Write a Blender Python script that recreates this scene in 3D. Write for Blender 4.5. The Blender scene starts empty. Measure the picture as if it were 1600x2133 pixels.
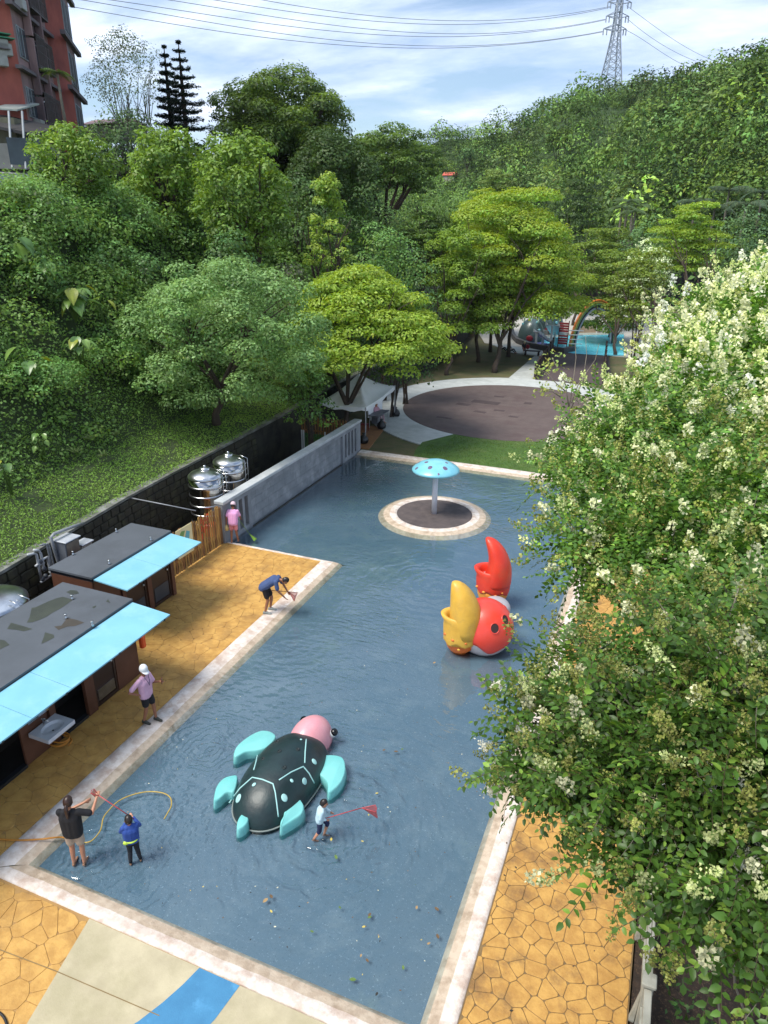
import bpy, math, random
import numpy as np
from mathutils import Vector, Matrix
rng = np.random.default_rng(7)
random.seed(7)
rad = math.radians
SC = bpy.context.scene
COL = SC.collection

# ------------------------------------------------------------------ camera
CH = 11.4                                   # eye height over the water, metres
RW = np.array([[0.9277353, -0.15219024, 0.34080102],
               [0.37310186, 0.35341854, -0.85784051],
               [0.01010956, 0.92300242, 0.38466132]])   # camera axes in world (x across pool, y along it)
FP, CX, CY = 1460.0, 800.0, 1066.5
cam_d = bpy.data.cameras.new('camera')
cam = bpy.data.objects.new('camera', cam_d); COL.objects.link(cam)
mw = Matrix(((RW[0, 0], RW[0, 1], RW[0, 2], 0), (RW[1, 0], RW[1, 1], RW[1, 2], 0), (RW[2, 0], RW[2, 1], RW[2, 2], CH), (0, 0, 0, 1)))
cam.matrix_world = mw
cam_d.sensor_fit = 'VERTICAL'; cam_d.sensor_height = 24.0; cam_d.sensor_width = 18.0
cam_d.lens = FP / 2133.0 * 24.0
cam_d.clip_start = 0.1; cam_d.clip_end = 4000
SC.camera = cam

# ------------------------------------------------------------------ sky, sun, exposure
SUN_EL, SUN_AZ = 60.0, 222.0                # azimuth clockwise from +Y, where the sun stands
SC.view_settings.view_transform = 'Standard'; SC.view_settings.look = 'None'
SC.view_settings.exposure = 0.86; SC.view_settings.gamma = 1.0; SC.view_settings.use_curve_mapping = False
W = bpy.data.worlds.new('World'); SC.world = W; W.use_nodes = True
nt = W.node_tree; nt.nodes.clear()
def wn(t, **k):
    n = nt.nodes.new(t)
    for a, b in k.items(): setattr(n, a, b)
    return n
out = wn('ShaderNodeOutputWorld'); bg = wn('ShaderNodeBackground'); bg.inputs[1].default_value = 0.092
sky = wn('ShaderNodeTexSky', sky_type='NISHITA'); sky.sun_disc = False
sky.sun_elevation = rad(SUN_EL); sky.sun_rotation = rad(SUN_AZ); sky.air_density = 1.0; sky.dust_density = 0.6; sky.ozone_density = 2.0
tc = wn('ShaderNodeTexCoord'); sp = wn('ShaderNodeSeparateXYZ'); nt.links.new(tc.outputs['Generated'], sp.inputs[0])
def wm(op, a, b=None):
    n = wn('ShaderNodeMath', operation=op)
    for i, v in enumerate((a, b)):
        if v is None: continue
        if isinstance(v, (int, float)): n.inputs[i].default_value = v
        else: nt.links.new(v, n.inputs[i])
    return n.outputs[0]
zz = wm('ADD', wm('MAXIMUM', sp.outputs[2], 0.0), 0.16)
cb = wn('ShaderNodeCombineXYZ'); nt.links.new(wm('DIVIDE', sp.outputs[0], zz), cb.inputs[0]); nt.links.new(wm('DIVIDE', sp.outputs[1], zz), cb.inputs[1])
mp = wn('ShaderNodeMapping'); mp.inputs['Rotation'].default_value = (0, 0, rad(28)); mp.inputs['Scale'].default_value = (0.55, 1.0, 1.0); mp.inputs['Location'].default_value = (3.1, 1.7, 0)
nt.links.new(cb.outputs[0], mp.inputs[0])
n1 = wn('ShaderNodeTexNoise'); n1.inputs['Scale'].default_value = 1.15; n1.inputs['Detail'].default_value = 7; n1.inputs['Roughness'].default_value = 0.56; n1.inputs['Distortion'].default_value = 0.35
n2 = wn('ShaderNodeTexNoise'); n2.inputs['Scale'].default_value = 2.3; n2.inputs['Detail'].default_value = 6; n2.inputs['Roughness'].default_value = 0.6
nt.links.new(mp.outputs[0], n1.inputs[0]); nt.links.new(mp.outputs[0], n2.inputs[0])
r1 = wn('ShaderNodeValToRGB'); r1.color_ramp.elements[0].position = 0.41; r1.color_ramp.elements[1].position = 0.55
r1.color_ramp.elements[0].color = (0.06, 0.06, 0.06, 1); r1.color_ramp.elements[1].color = (1, 1, 1, 1)
nt.links.new(n1.outputs[0], r1.inputs[0])
r2 = wn('ShaderNodeValToRGB'); r2.color_ramp.elements[0].position = 0.34; r2.color_ramp.elements[1].position = 0.66
r2.color_ramp.elements[0].color = (3.0, 4.1, 6.3, 1); r2.color_ramp.elements[1].color = (6.9, 7.7, 8.9, 1)
nt.links.new(n2.outputs[0], r2.inputs[0])
mx = wn('ShaderNodeMix', data_type='RGBA'); nt.links.new(r1.outputs[0], mx.inputs[0]); nt.links.new(sky.outputs[0], mx.inputs[6]); nt.links.new(r2.outputs[0], mx.inputs[7])
nt.links.new(mx.outputs[2], bg.inputs[0]); nt.links.new(bg.outputs[0], out.inputs[0])
sl = bpy.data.lights.new('sun', 'SUN'); sl.energy = 2.7; sl.angle = rad(26); sl.color = (1.0, 0.95, 0.86)
so = bpy.data.objects.new('sun', sl); COL.objects.link(so)
sd = Vector((math.sin(rad(SUN_AZ)) * math.cos(rad(SUN_EL)), math.cos(rad(SUN_AZ)) * math.cos(rad(SUN_EL)), math.sin(rad(SUN_EL))))
so.rotation_euler = sd.to_track_quat('Z', 'Y').to_euler()

# ------------------------------------------------------------------ survey helpers (the photograph's rays met with real planes)
def ray(px, py):
    return RW @ np.array([px - CX, -(py - CY), -FP])
def G(px, py, z=0.0):
    d = ray(px, py); return d * ((z - CH) / d[2]) + np.array([0, 0, CH])
def AY(px, py, y):
    d = ray(px, py); return d * (y / d[1]) + np.array([0, 0, CH])
def AX(px, py, x):
    d = ray(px, py); return d * (x / d[0]) + np.array([0, 0, CH])
def D(px, py, dep):
    return ray(px, py) / FP * dep + np.array([0, 0, CH])

# ------------------------------------------------------------------ materials
MATS = {}
def L(c):
    if isinstance(c, str):
        c = c.lstrip('#'); v = [int(c[i:i + 2], 16) / 255 for i in (0, 2, 4)]
        return tuple(x / 12.92 if x <= 0.04045 else ((x + 0.055) / 1.055) ** 2.4 for x in v) + (1,)
    return tuple(c) + (1,)
def M(name, c, c2=None, scale=4.0, rough=0.6, metal=0.0, bump=0.0, bscale=30.0, lo=0.35, hi=0.65, c3=None, s3=1.0, l3=0.5, h3=0.7, spec=0.5, coat=0.0, stretch=None, brick=None):
    """noise mix of c and c2, large patches of c3, fine bump"""
    if name in MATS: return MATS[name]
    m = bpy.data.materials.new(name); m.use_nodes = True; t = m.node_tree; N = t.nodes; Lk = t.links
    b = N['Principled BSDF']
    b.inputs['Roughness'].default_value = rough; b.inputs['Metallic'].default_value = metal
    b.inputs['Specular IOR Level'].default_value = spec; b.inputs['Coat Weight'].default_value = coat; b.inputs['Coat Roughness'].default_value = 0.15
    co = N.new('ShaderNodeTexCoord').outputs['Object']
    if stretch:
        mpn = N.new('ShaderNodeMapping'); mpn.inputs['Scale'].default_value = stretch; Lk.new(co, mpn.inputs[0]); co = mpn.outputs[0]
    def noise(s, d=6, r=0.6):
        n = N.new('ShaderNodeTexNoise'); n.inputs['Scale'].default_value = s; n.inputs['Detail'].default_value = d; n.inputs['Roughness'].default_value = r
        Lk.new(co, n.inputs['Vector']); return n.outputs[0]
    def ramp(src, a, bb):
        r = N.new('ShaderNodeMapRange'); r.inputs[1].default_value = a; r.inputs[2].default_value = bb; r.clamp = True; Lk.new(src, r.inputs[0]); return r.outputs[0]
    def mix(f, a, bb):
        x = N.new('ShaderNodeMix'); x.data_type = 'RGBA'; Lk.new(f, x.inputs[0])
        for i, v in ((6, a), (7, bb)):
            if isinstance(v, tuple): x.inputs[i].default_value = v
            else: Lk.new(v, x.inputs[i])
        return x.outputs[2]
    col = L(c)
    if c2 is None: c2 = tuple(v * 0.8 for v in L(c)[:3])
    col = mix(ramp(noise(scale), lo, hi), L(c), L(c2))
    if c3 is not None: col = mix(ramp(noise(s3, 8, 0.65), l3, h3), col, L(c3))
    Lk.new(col, b.inputs['Base Color'])
    if bump > 0:
        bn = N.new('ShaderNodeBump'); bn.inputs['Strength'].default_value = 1.0; bn.inputs['Distance'].default_value = bump
        Lk.new(noise(bscale, 5, 0.65), bn.inputs['Height']); Lk.new(bn.outputs[0], b.inputs['Normal'])
    MATS[name] = m; return m
def leaf_mat(name, trans=0.3, rough=0.5, spec=0.25):
    """colour from the mesh's own leaf tint"""
    if name in MATS: return MATS[name]
    m = bpy.data.materials.new(name); m.use_nodes = True; t = m.node_tree; N = t.nodes; Lk = t.links
    b = N['Principled BSDF']; b.inputs['Roughness'].default_value = rough; b.inputs['Specular IOR Level'].default_value = spec
    a = N.new('ShaderNodeAttribute'); a.attribute_name = 'tint'; Lk.new(a.outputs['Color'], b.inputs['Base Color'])
    tr = N.new('ShaderNodeBsdfTranslucent')
    hs = N.new('ShaderNodeHueSaturation'); hs.inputs['Value'].default_value = 1.5; hs.inputs['Saturation'].default_value = 1.1; hs.inputs['Hue'].default_value = 0.485
    Lk.new(a.outputs['Color'], hs.inputs['Color']); Lk.new(hs.outputs[0], tr.inputs[0])
    ms = N.new('ShaderNodeMixShader'); ms.inputs[0].default_value = trans
    Lk.new(b.outputs[0], ms.inputs[1]); Lk.new(tr.outputs[0], ms.inputs[2]); Lk.new(ms.outputs[0], N['Material Output'].inputs[0])
    MATS[name] = m; return m

# ------------------------------------------------------------------ objects
def wmat(o):
    m = Matrix.Identity(4)
    while o is not None:
        loc = Matrix.LocRotScale(o.location, o.rotation_euler, o.scale)
        m = (o.matrix_parent_inverse @ loc if o.parent else loc) @ m
        o = o.parent
    return m
def link(name, data, parent=None, local=False):
    o = bpy.data.objects.new(name, data); COL.objects.link(o)
    if parent is not None:
        o.parent = parent
        if not local: o.matrix_parent_inverse = wmat(parent).inverted()
    return o
def tag(o, label=None, cat=None, group=None, kind=None):
    if label: o['label'] = label
    if cat: o['category'] = cat
    if group: o['group'] = group
    if kind: o['kind'] = kind
    return o
def thing(name, label, cat, loc=(0, 0, 0), rz=0.0, group=None):
    o = bpy.data.objects.new(name, None); COL.objects.link(o); o.empty_display_size = 0.2
    o.location = [float(v) for v in loc]; o.rotation_euler = (0, 0, rz)
    return tag(o, label, cat, group)
def copy_tree(o, parent=None):
    c = o.copy(); COL.objects.link(c)
    if parent is not None: c.parent = parent; c.matrix_parent_inverse = o.matrix_parent_inverse.copy()
    for ch in list(o.children): copy_tree(ch, c)
    return c
def fast_mesh(name, V, F, mats, smooth=False, tint=None, midx=None):
    """V (n,3), F (m,k) equal-size faces"""
    me = bpy.data.meshes.new(name); V = np.asarray(V, np.float32); F = np.asarray(F, np.int32)
    n, (m, k) = len(V), F.shape
    me.vertices.add(n); me.vertices.foreach_set('co', V.ravel())
    me.loops.add(m * k); me.loops.foreach_set('vertex_index', F.ravel())
    me.polygons.add(m); me.polygons.foreach_set('loop_start', np.arange(0, m * k, k, dtype=np.int32))
    me.polygons.foreach_set('loop_total', np.full(m, k, np.int32))
    if smooth: me.polygons.foreach_set('use_smooth', np.ones(m, bool))
    for mt in (mats if isinstance(mats, (list, tuple)) else [mats]): me.materials.append(mt)
    if midx is not None: me.polygons.foreach_set('material_index', np.asarray(midx, np.int32))
    me.update(calc_edges=True)
    if tint is not None:
        a = me.color_attributes.new('tint', 'FLOAT_COLOR', 'POINT')
        tt = np.ones((n, 4), np.float32); tt[:, :3] = tint; a.data.foreach_set('color', tt.ravel())
    me.validate(); return me
class MB:
    def __init__(s): s.v = []; s.f = []; s.m = []; s.sm = []; s.cm = 0; s.cs = False
    def add(s, vs, fs):
        b = len(s.v); s.v += [tuple(float(q) for q in p) for p in vs]
        for f in fs: s.f.append([b + i for i in f]); s.m.append(s.cm); s.sm.append(s.cs)
        return s
    def box(s, c, d, rz=0.0, bev=0.0):
        x, y, z = d[0] / 2, d[1] / 2, d[2] / 2; ca, sa = math.cos(rz), math.sin(rz)
        if bev <= 0:
            P = [(i * x, j * y, k * z) for k in (-1, 1) for j in (-1, 1) for i in (-1, 1)]
            F = [(0, 2, 3, 1), (4, 5, 7, 6), (0, 1, 5, 4), (2, 6, 7, 3), (0, 4, 6, 2), (1, 3, 7, 5)]
        else:
            b = min(bev, x * .9, y * .9, z * .9); P = []; F = []
            def ringp(xx, yy, bb): return [(-xx + bb, -yy), (xx - bb, -yy), (xx, -yy + bb), (xx, yy - bb), (xx - bb, yy), (-xx + bb, yy), (-xx, yy - bb), (-xx, -yy + bb)]
            for zz_, ins in ((-z, b), (-z + b, 0), (z - b, 0), (z, b)):
                P += [(px, py, zz_) for px, py in ringp(x - ins, y - ins, b)]
            for l in range(3):
                for i in range(8): F.append((l * 8 + i, l * 8 + (i + 1) % 8, l * 8 + 8 + (i + 1) % 8, l * 8 + 8 + i))
            F.append(tuple(range(7, -1, -1))); F.append(tuple(range(24, 32)))
        return s.add([(c[0] + px * ca - py * sa, c[1] + px * sa + py * ca, c[2] + pz) for px, py, pz in P], F)
    def ring_faces(s, n, k, closed=False, cap=True):
        F = []
        for l in range(k - 1):
            for i in range(n): F.append((l * n + i, l * n + (i + 1) % n, (l + 1) * n + (i + 1) % n, (l + 1) * n + i))
        if cap: F.append(tuple(range(n - 1, -1, -1))); F.append(tuple(range((k - 1) * n, k * n)))
        return F
    def tube(s, pts, r, n=8, cap=True):
        pts = [Vector(p) for p in pts]; rs = r if isinstance(r, (list, tuple)) else [r] * len(pts); V = []
        up = None
        for i, p in enumerate(pts):
            t = (pts[min(i + 1, len(pts) - 1)] - pts[max(i - 1, 0)])
            t = t.normalized() if t.length > 1e-9 else Vector((0, 0, 1))
            if up is None: up = Vector((0, 0, 1)) if abs(t.z) < 0.9 else Vector((1, 0, 0))
            a = t.cross(up).normalized(); b = a.cross(t).normalized(); up = b
            for j in range(n):
                th = 2 * math.pi * j / n; V.append(p + (a * math.cos(th) + b * math.sin(th)) * rs[i])
        return s.add(V, s.ring_faces(n, len(pts), cap=cap))
    def lathe(s, prof, c=(0, 0, 0), n=24, cap=True):
        V = [(c[0] + r * math.cos(2 * math.pi * j / n), c[1] + r * math.sin(2 * math.pi * j / n), c[2] + z) for r, z in prof for j in range(n)]
        return s.add(V, s.ring_faces(n, len(prof), cap=cap))
    def loft(s, rings, cap=True):
        n = len(rings[0]); return s.add([p for r in rings for p in r], s.ring_faces(n, len(rings), cap=cap))
    def prism(s, poly, z0, z1):
        n = len(poly); V = [(p[0], p[1], z0) for p in poly] + [(p[0], p[1], z1) for p in poly]
        a = sum(poly[i][0] * poly[(i + 1) % n][1] - poly[(i + 1) % n][0] * poly[i][1] for i in range(n))
        F = [tuple(range(n - 1, -1, -1)), tuple(range(n, 2 * n))] + [(i, (i + 1) % n, n + (i + 1) % n, n + i) for i in range(n)]
        if a < 0: F = [tuple(reversed(f)) for f in F]
        return s.add(V, F)
    def ell(s, c, r, n=16, k=10, R=None):
        V = []
        for l in range(k + 1):
            ph = math.pi * (l + 0.02 if l == 0 else (l - 0.02 if l == k else l)) / k
            for j in range(n):
                th = 2 * math.pi * j / n; p = Vector((r[0] * math.sin(ph) * math.cos(th), r[1] * math.sin(ph) * math.sin(th), -r[2] * math.cos(ph)))
                if R is not None: p = R @ p
                V.append((c[0] + p.x, c[1] + p.y, c[2] + p.z))
        return s.add(V, s.ring_faces(n, k + 1))
    def quad(s, a, b, c, d): return s.add([a, b, c, d], [(0, 1, 2, 3)])
    def build(s, name, mats, parent=None, local=False, smooth=False):
        me = bpy.data.meshes.new(name); me.from_pydata(s.v, [], s.f)
        for mt in (mats if isinstance(mats, (list, tuple)) else [mats]): me.materials.append(mt)
        me.polygons.foreach_set('material_index', s.m)
        me.polygons.foreach_set('use_smooth', [bool(q or smooth) for q in s.sm])
        me.update(); return link(name, me, parent, local)
def struct(name, mb, mats, smooth=False, kind='structure'):
    return tag(mb.build(name, mats, smooth=smooth), kind=kind)
def smoothstep(a, b, x):
    t = np.clip((x - a) / (b - a), 0, 1); return t * t * (3 - 2 * t)
def vnoise(x, y, s=1.0, seed=0):
    """cheap smooth value noise"""
    x = np.asarray(x, float) * s; y = np.asarray(y, float) * s
    xi, yi = np.floor(x), np.floor(y); fx, fy = x - xi, y - yi; fx = fx * fx * (3 - 2 * fx); fy = fy * fy * (3 - 2 * fy)
    def h(a, b): return np.modf(np.abs(np.sin(a * 127.1 + b * 311.7 + seed * 17.3) * 43758.5453))[0]
    return (h(xi, yi) * (1 - fx) + h(xi + 1, yi) * fx) * (1 - fy) + (h(xi, yi + 1) * (1 - fx) + h(xi + 1, yi + 1) * fx) * fy
# ------------------------------------------------------------------ setting: ground, slope, hill
m_soil = M('soil', '#4a3f30', '#6a5c44', 1.5, 0.95, bump=0.02, bscale=12, c3='#3d4a2a', s3=0.5, l3=0.45, h3=0.7)
m_under = M('slope_soil', '#2c3a1c', '#3a4824', 1.2, 0.95, bump=0.03, bscale=6)
mb = MB(); mb.quad((-500, -85, -0.4), (380, -85, -0.4), (380, 600, -0.4), (-500, 600, -0.4)); struct('ground', mb, m_soil)

WALL = np.array([(-15.2, 0), (-15.9, 8), (-16.3, 12.2), (-17.0, 18.3), (-17.15, 21.6), (-17.6, 31), (-18.3, 38), (-18.2, 48), (-18.2, 62), (-20.5, 76), (-26, 92), (-34, 120), (-40, 170)])
def wall_x(y): return np.interp(y, WALL[:, 1], WALL[:, 0])
WALL_TOP = 2.2
def hill_l(x, y):
    """height of the left slope"""
    x = np.asarray(x, float); y = np.asarray(y, float)
    t = wall_x(y) - x
    top = 11.6 - 5.0 * smoothstep(45, 110, y)
    z = WALL_TOP + 0.30 * np.clip(t, 0, 2.6) + 1.25 * np.clip(t - 2.6, 0, 60)
    z = z + 0.5 * (vnoise(x, y, 0.35, 3) - 0.5) * smoothstep(2, 6, t)
    k = smoothstep(top - 2.5, top + 2.5, z)
    return z * (1 - k) + top * k
ys = np.linspace(0, 175, 420); ts = np.concatenate([np.linspace(0, 4, 17), np.linspace(4.4, 22, 45), np.linspace(26, 120, 8)])
YY, TT = np.meshgrid(ys, ts, indexing='ij'); XX = wall_x(YY) - TT; ZZ = hill_l(XX, YY)
V = np.stack([XX, YY, ZZ], -1).reshape(-1, 3); nT = len(ts)
I, J = np.meshgrid(np.arange(len(ys) - 1), np.arange(nT - 1), indexing='ij'); a = (I * nT + J).ravel()
hs_me = fast_mesh('hillside', V, np.stack([a, a + nT, a + nT + 1, a + 1], 1), m_under, True)
tag(link('hillside', hs_me), kind='structure')

# right hill: base line and ridge line in the world, lofted
RID = [(400, 300, 300), (700, 285, 250), (860, 268, 230), (920, 240, 240), (1000, 246, 240), (1045, 236, 240), (1082, 245, 245), (1101, 228, 250), (1150, 204, 255), (1180, 196, 255),
       (1210, 184, 258), (1250, 190, 262), (1300, 190, 255), (1326, 168, 245), (1367, 158, 232), (1409, 166, 220), (1427, 150, 210), (1465, 156, 198), (1484, 124, 190), (1525, 126, 178), (1577, 92, 162), (1640, 70, 150), (1800, 10, 135), (2200, -150, 120)]
BAS = [(400, 440, 260), (700, 450, 225), (860, 440, 205), (920, 440, 195), (1000, 450, 180), (1045, 455, 170), (1082, 470, 160), (1101, 480, 155), (1150, 495, 145), (1180, 505, 138), (1210, 515, 130), (1250, 525, 122), (1300, 535, 115), (1326, 540, 110),
       (1367, 550, 105), (1409, 560, 100), (1427, 560, 98), (1465, 565, 95), (1484, 570, 92), (1525, 575, 88), (1577, 580, 84), (1640, 600, 78), (1800, 640, 70), (2200, 760, 58)]
RP = np.array([D(*p) for p in RID]); BP = np.array([D(*p) for p in BAS]); BP[:, 2] = np.clip(BP[:, 2], -0.5, 6) - 0.6; RP[:, 2] -= np.interp([q[0] for q in RID], [860, 1000, 1250, 1450, 1600], [8.0, 6.0, 3.6, 4.6, 7.0])
def resamp(P, n):
    s = np.concatenate([[0], np.cumsum(np.linalg.norm(np.diff(RP, axis=0), axis=1))]); q = np.linspace(0, s[-1], n)
    return np.stack([np.interp(q, s, P[:, i]) for i in range(3)], 1)
NU = 110; RPs, BPs = resamp(RP, NU), resamp(BP, NU)
def hill_r(u, v):
    """u 0..1 along, v 0 base .. 1 ridge .. 1.6 behind"""
    fu = np.clip(np.asarray(u) * (NU - 1), 0, NU - 1.001); i = fu.astype(int); f = (fu - i)[..., None]
    b = BPs[i] * (1 - f) + BPs[i + 1] * f; r = RPs[i] * (1 - f) + RPs[i + 1] * f
    v = np.asarray(v); p = b + (r - b) * v[..., None]
    vv = np.clip(v, 0, 1); prof = vv + 0.16 * np.sin(vv * math.pi) * 0.6
    z = b[..., 2] + (r[..., 2] - b[..., 2]) * prof - np.clip(v - 1, 0, 9) * 45
    z = z + (7.0 * (vnoise(p[..., 0], p[..., 1], 0.035, 5) - 0.5) + 3.5 * (vnoise(p[..., 0], p[..., 1], 0.09, 8) - 0.5)) * np.sin(np.clip(v, 0, 1) * math.pi)
    p = p.copy(); p[..., 2] = np.maximum(z, -3.2); return p
U, VV = np.meshgrid(np.linspace(0, 1, 160), np.linspace(0, 1.8, 50), indexing='ij')
V = hill_r(U, VV).reshape(-1, 3); I, J = np.meshgrid(np.arange(159), np.arange(49), indexing='ij'); a = (I * 50 + J).ravel()
tag(link('wooded_hill', fast_mesh('wooded_hill', V, np.stack([a, a + 1, a + 51, a + 50], 1), M('hill_undergrowth', '#3c5226', '#2c3f1d', .12, .95, bump=.5, bscale=.6, c3='#4d6430', s3=.25), True)), kind='structure')

# ------------------------------------------------------------------ paving: stamped stones
m_orange = M('orange_stamped_concrete', '#c39852', '#af8444', 3.5, 0.66, bump=0.016, bscale=9, lo=.4, hi=.6, c3='#94703f', s3=0.9, l3=0.50, h3=0.68, spec=0.4)
m_orange2 = M('orange_stone', '#c0944e', '#ad8142', 4.5, 0.62, bump=0.016, bscale=12, lo=.4, hi=.6, c3='#7f5f3a', s3=1.3, l3=0.52, h3=0.68, spec=0.4)
m_joint = M('paving_joint', '#6b573a', '#7f6742', 3, 0.9)
m_joint_l = M('paving_joint_worn', '#a98550', '#957242', 1.0, 0.8, c3='#5c4628', s3=0.45, l3=0.54, h3=0.66)
def clip_poly(poly, nx, ny, c):
    outp = []
    for i in range(len(poly)):
        p, q = poly[i], poly[(i + 1) % len(poly)]; dp = nx * p[0] + ny * p[1] - c; dq = nx * q[0] + ny * q[1] - c
        if dp <= 0: outp.append(p)
        if (dp < 0 < dq) or (dq < 0 < dp):
            t = dp / (dp - dq); outp.append((p[0] + t * (q[0] - p[0]), p[1] + t * (q[1] - p[1])))
    return outp
def stones(regions, cell, parent, ztop, mat, gap=0.006, near=(0, 6), limit=300, seed=1, pts_fn=None):
    """Voronoi stones clipped to the convex regions; the nearest ones are parts, the rest one stuff part"""
    r = np.random.default_rng(seed); allp = []
    for reg in regions:
        rx = [p[0] for p in reg]; ry = [p[1] for p in reg]; x0, x1, y0, y1 = min(rx) - cell, max(rx) + cell, min(ry) - cell, max(ry) + cell
        nx, ny = int((x1 - x0) / cell) + 1, int((y1 - y0) / cell) + 1
        gx, gy = np.meshgrid(np.arange(nx), np.arange(ny), indexing='ij')
        P = np.stack([x0 + (gx + 0.5 * (gy % 2) + r.uniform(-.46, .46, gx.shape)) * cell, y0 + (gy + r.uniform(-.46, .46, gx.shape)) * cell], -1).reshape(-1, 2)
        for p in P:
            d = np.hypot(*(P - p).T); nb = P[(d > 1e-6) & (d < cell * 2.6)]
            poly = list(reg)
            for q in nb:
                n = q - p; ln = math.hypot(*n); n = n / ln; c = n @ ((p + q) / 2) - gap
                poly = clip_poly(poly, n[0], n[1], c)
                if len(poly) < 3: break
            if len(poly) >= 3:
                ar = 0.5 * abs(sum(poly[i][0] * poly[(i + 1) % len(poly)][1] - poly[(i + 1) % len(poly)][0] * poly[i][1] for i in range(len(poly))))
                if ar > cell * cell * 0.06:
                    # cut the corners so that no stone ends in a needle
                    q2 = []
                    for i in range(len(poly)):
                        a_, b_, c_ = np.array(poly[i - 1]), np.array(poly[i]), np.array(poly[(i + 1) % len(poly)])
                        if np.hypot(*(a_ - b_)) < 0.05 or np.hypot(*(c_ - b_)) < 0.05: q2.append(b_); continue
                        q2 += [b_ + (a_ - b_) * 0.13, b_ + (c_ - b_) * 0.13]
                    allp.append(np.array(q2))
    def depth(p): c = p.mean(0); return math.hypot(c[0] - near[0], c[1] - near[1])
    allp.sort(key=depth)
    def solid(m, p):
        n = len(p); c = p.mean(0); e = 0.008; h = ztop + r.uniform(-0.0015, 0.0015)
        dirs = c - p; inn = p + dirs / np.maximum(np.hypot(dirs[:, 0], dirs[:, 1])[:, None], 1e-6) * e
        V = [(x, y, ztop - 0.015) for x, y in p] + [(x, y, h - 0.004) for x, y in p] + [(x, y, h) for x, y in inn]
        F = [(i, (i + 1) % n, n + (i + 1) % n, n + i) for i in range(n)] + [(n + i, n + (i + 1) % n, 2 * n + (i + 1) % n, 2 * n + i) for i in range(n)] + [tuple(range(2 * n, 3 * n))]
        a2 = sum(p[i][0] * p[(i + 1) % n][1] - p[(i + 1) % n][0] * p[i][1] for i in range(n))
        if a2 < 0: F = [tuple(reversed(f)) for f in F]
        m.add(V, F)
    for p in allp[:limit]:
        m = MB(); solid(m, p); m.build('stone', mat, parent)
    if len(allp) > limit:
        m = MB()
        for p in allp[limit:]: solid(m, p)
        tag(m.build('far_stones', mat, parent), kind='stuff')
    return len(allp)
ZD = 0.06                                    # deck level
def slab(name, poly, z0, z1, mat):
    m = MB(); m.prism(poly, z0, z1); return struct(name, m, mat)
XL, XR, YF, YB, XT, YT = -9.73, -1.92, 6.6, 32.0, -14.36, 20.35      # water edges
rt = slab('right_terrace', [(-1.45, 1.0), (1.0, 1.0), (1.0, 34.0), (-1.45, 34.0)], -0.3, ZD - 0.012, m_joint)
stones([[(-1.40, 3.0), (0.98, 3.0), (0.98, 34.0), (-1.40, 34.0)]], 0.285, rt, ZD, m_orange2, near=(0, 4), seed=2)
lt = slab('left_terrace', [(-10.40, 6.10), (-10.40, 20.15), (-14.55, 20.15), (-14.55, 16.3), (-14.0, 12.5), (-14.0, -1), (-5.4, -1), (-5.4, 6.10)], -0.3, ZD - 0.012, m_joint_l)
stones([[(-14.5, 12.6), (-10.42, 12.6), (-10.42, 20.13), (-14.5, 20.13)], [(-12.0, 6.05), (-10.42, 6.05), (-10.42, 12.6), (-12.0, 12.6)], [(-12.0, -0.5), (-6.0, -0.5), (-7.88, 6.05), (-12.0, 6.05)]],
       0.40, lt, ZD, m_orange, gap=0.004, near=(-9, 5), seed=5)
# tan fan and blue stripe on the front terrace
m_tan = M('tan_concrete', '#b9ae90', '#a79c80', 2.2, 0.75, bump=0.004, bscale=40, c3='#9d9474', s3=0.9, l3=0.46, h3=0.7)
m_tan2 = M('tan_concrete_light', '#cfc29c', '#bcae88', 3.2, 0.75, bump=0.004, bscale=40)
m_blue = M('blue_painted_concrete', '#3f7fa6', '#37749b', 3, 0.6, bump=0.003, bscale=40, c3='#5a9cc6', s3=2, l3=0.55, h3=0.8)
slab('tan_paving', [(-7.88, 6.085), (-7.5, 4.43), (-6.6, 0.5), (-1.46, 0.5), (-1.46, 6.085)], ZD - 0.2, ZD + 0.006, m_tan)
bl = [(-5.58, 6.08), (-5.66, 5.75), (-5.78, 5.4), (-5.94, 5.04), (-6.15, 4.7), (-6.5, 4.3), (-7.1, 3.8), (-6.7, 2.8), (-5.9, 3.5), (-5.3, 4.3), (-5.05, 4.9), (-4.88, 5.5), (-4.81, 6.08)]
m = MB(); m.add([(x, y, ZD + 0.010) for x, y in bl], [tuple(range(len(bl)))]); struct('blue_stripe', m, m_blue)
m = MB()
for a_, b_ in (((-9.9, 5.0), (-7.7, 5.15)), ((-7.7, 5.15), (-5.7, 5.22))):
    dx, dy = b_[0] - a_[0], b_[1] - a_[1]; ln = math.hypot(dx, dy)
    m.box(((a_[0] + b_[0]) / 2, (a_[1] + b_[1]) / 2, ZD + 0.0105), (ln, 0.014, 0.003), math.atan2(dy, dx))
struct('expansion_joint', m, M('dark_seam', '#86714c', rough=0.9))

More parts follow.
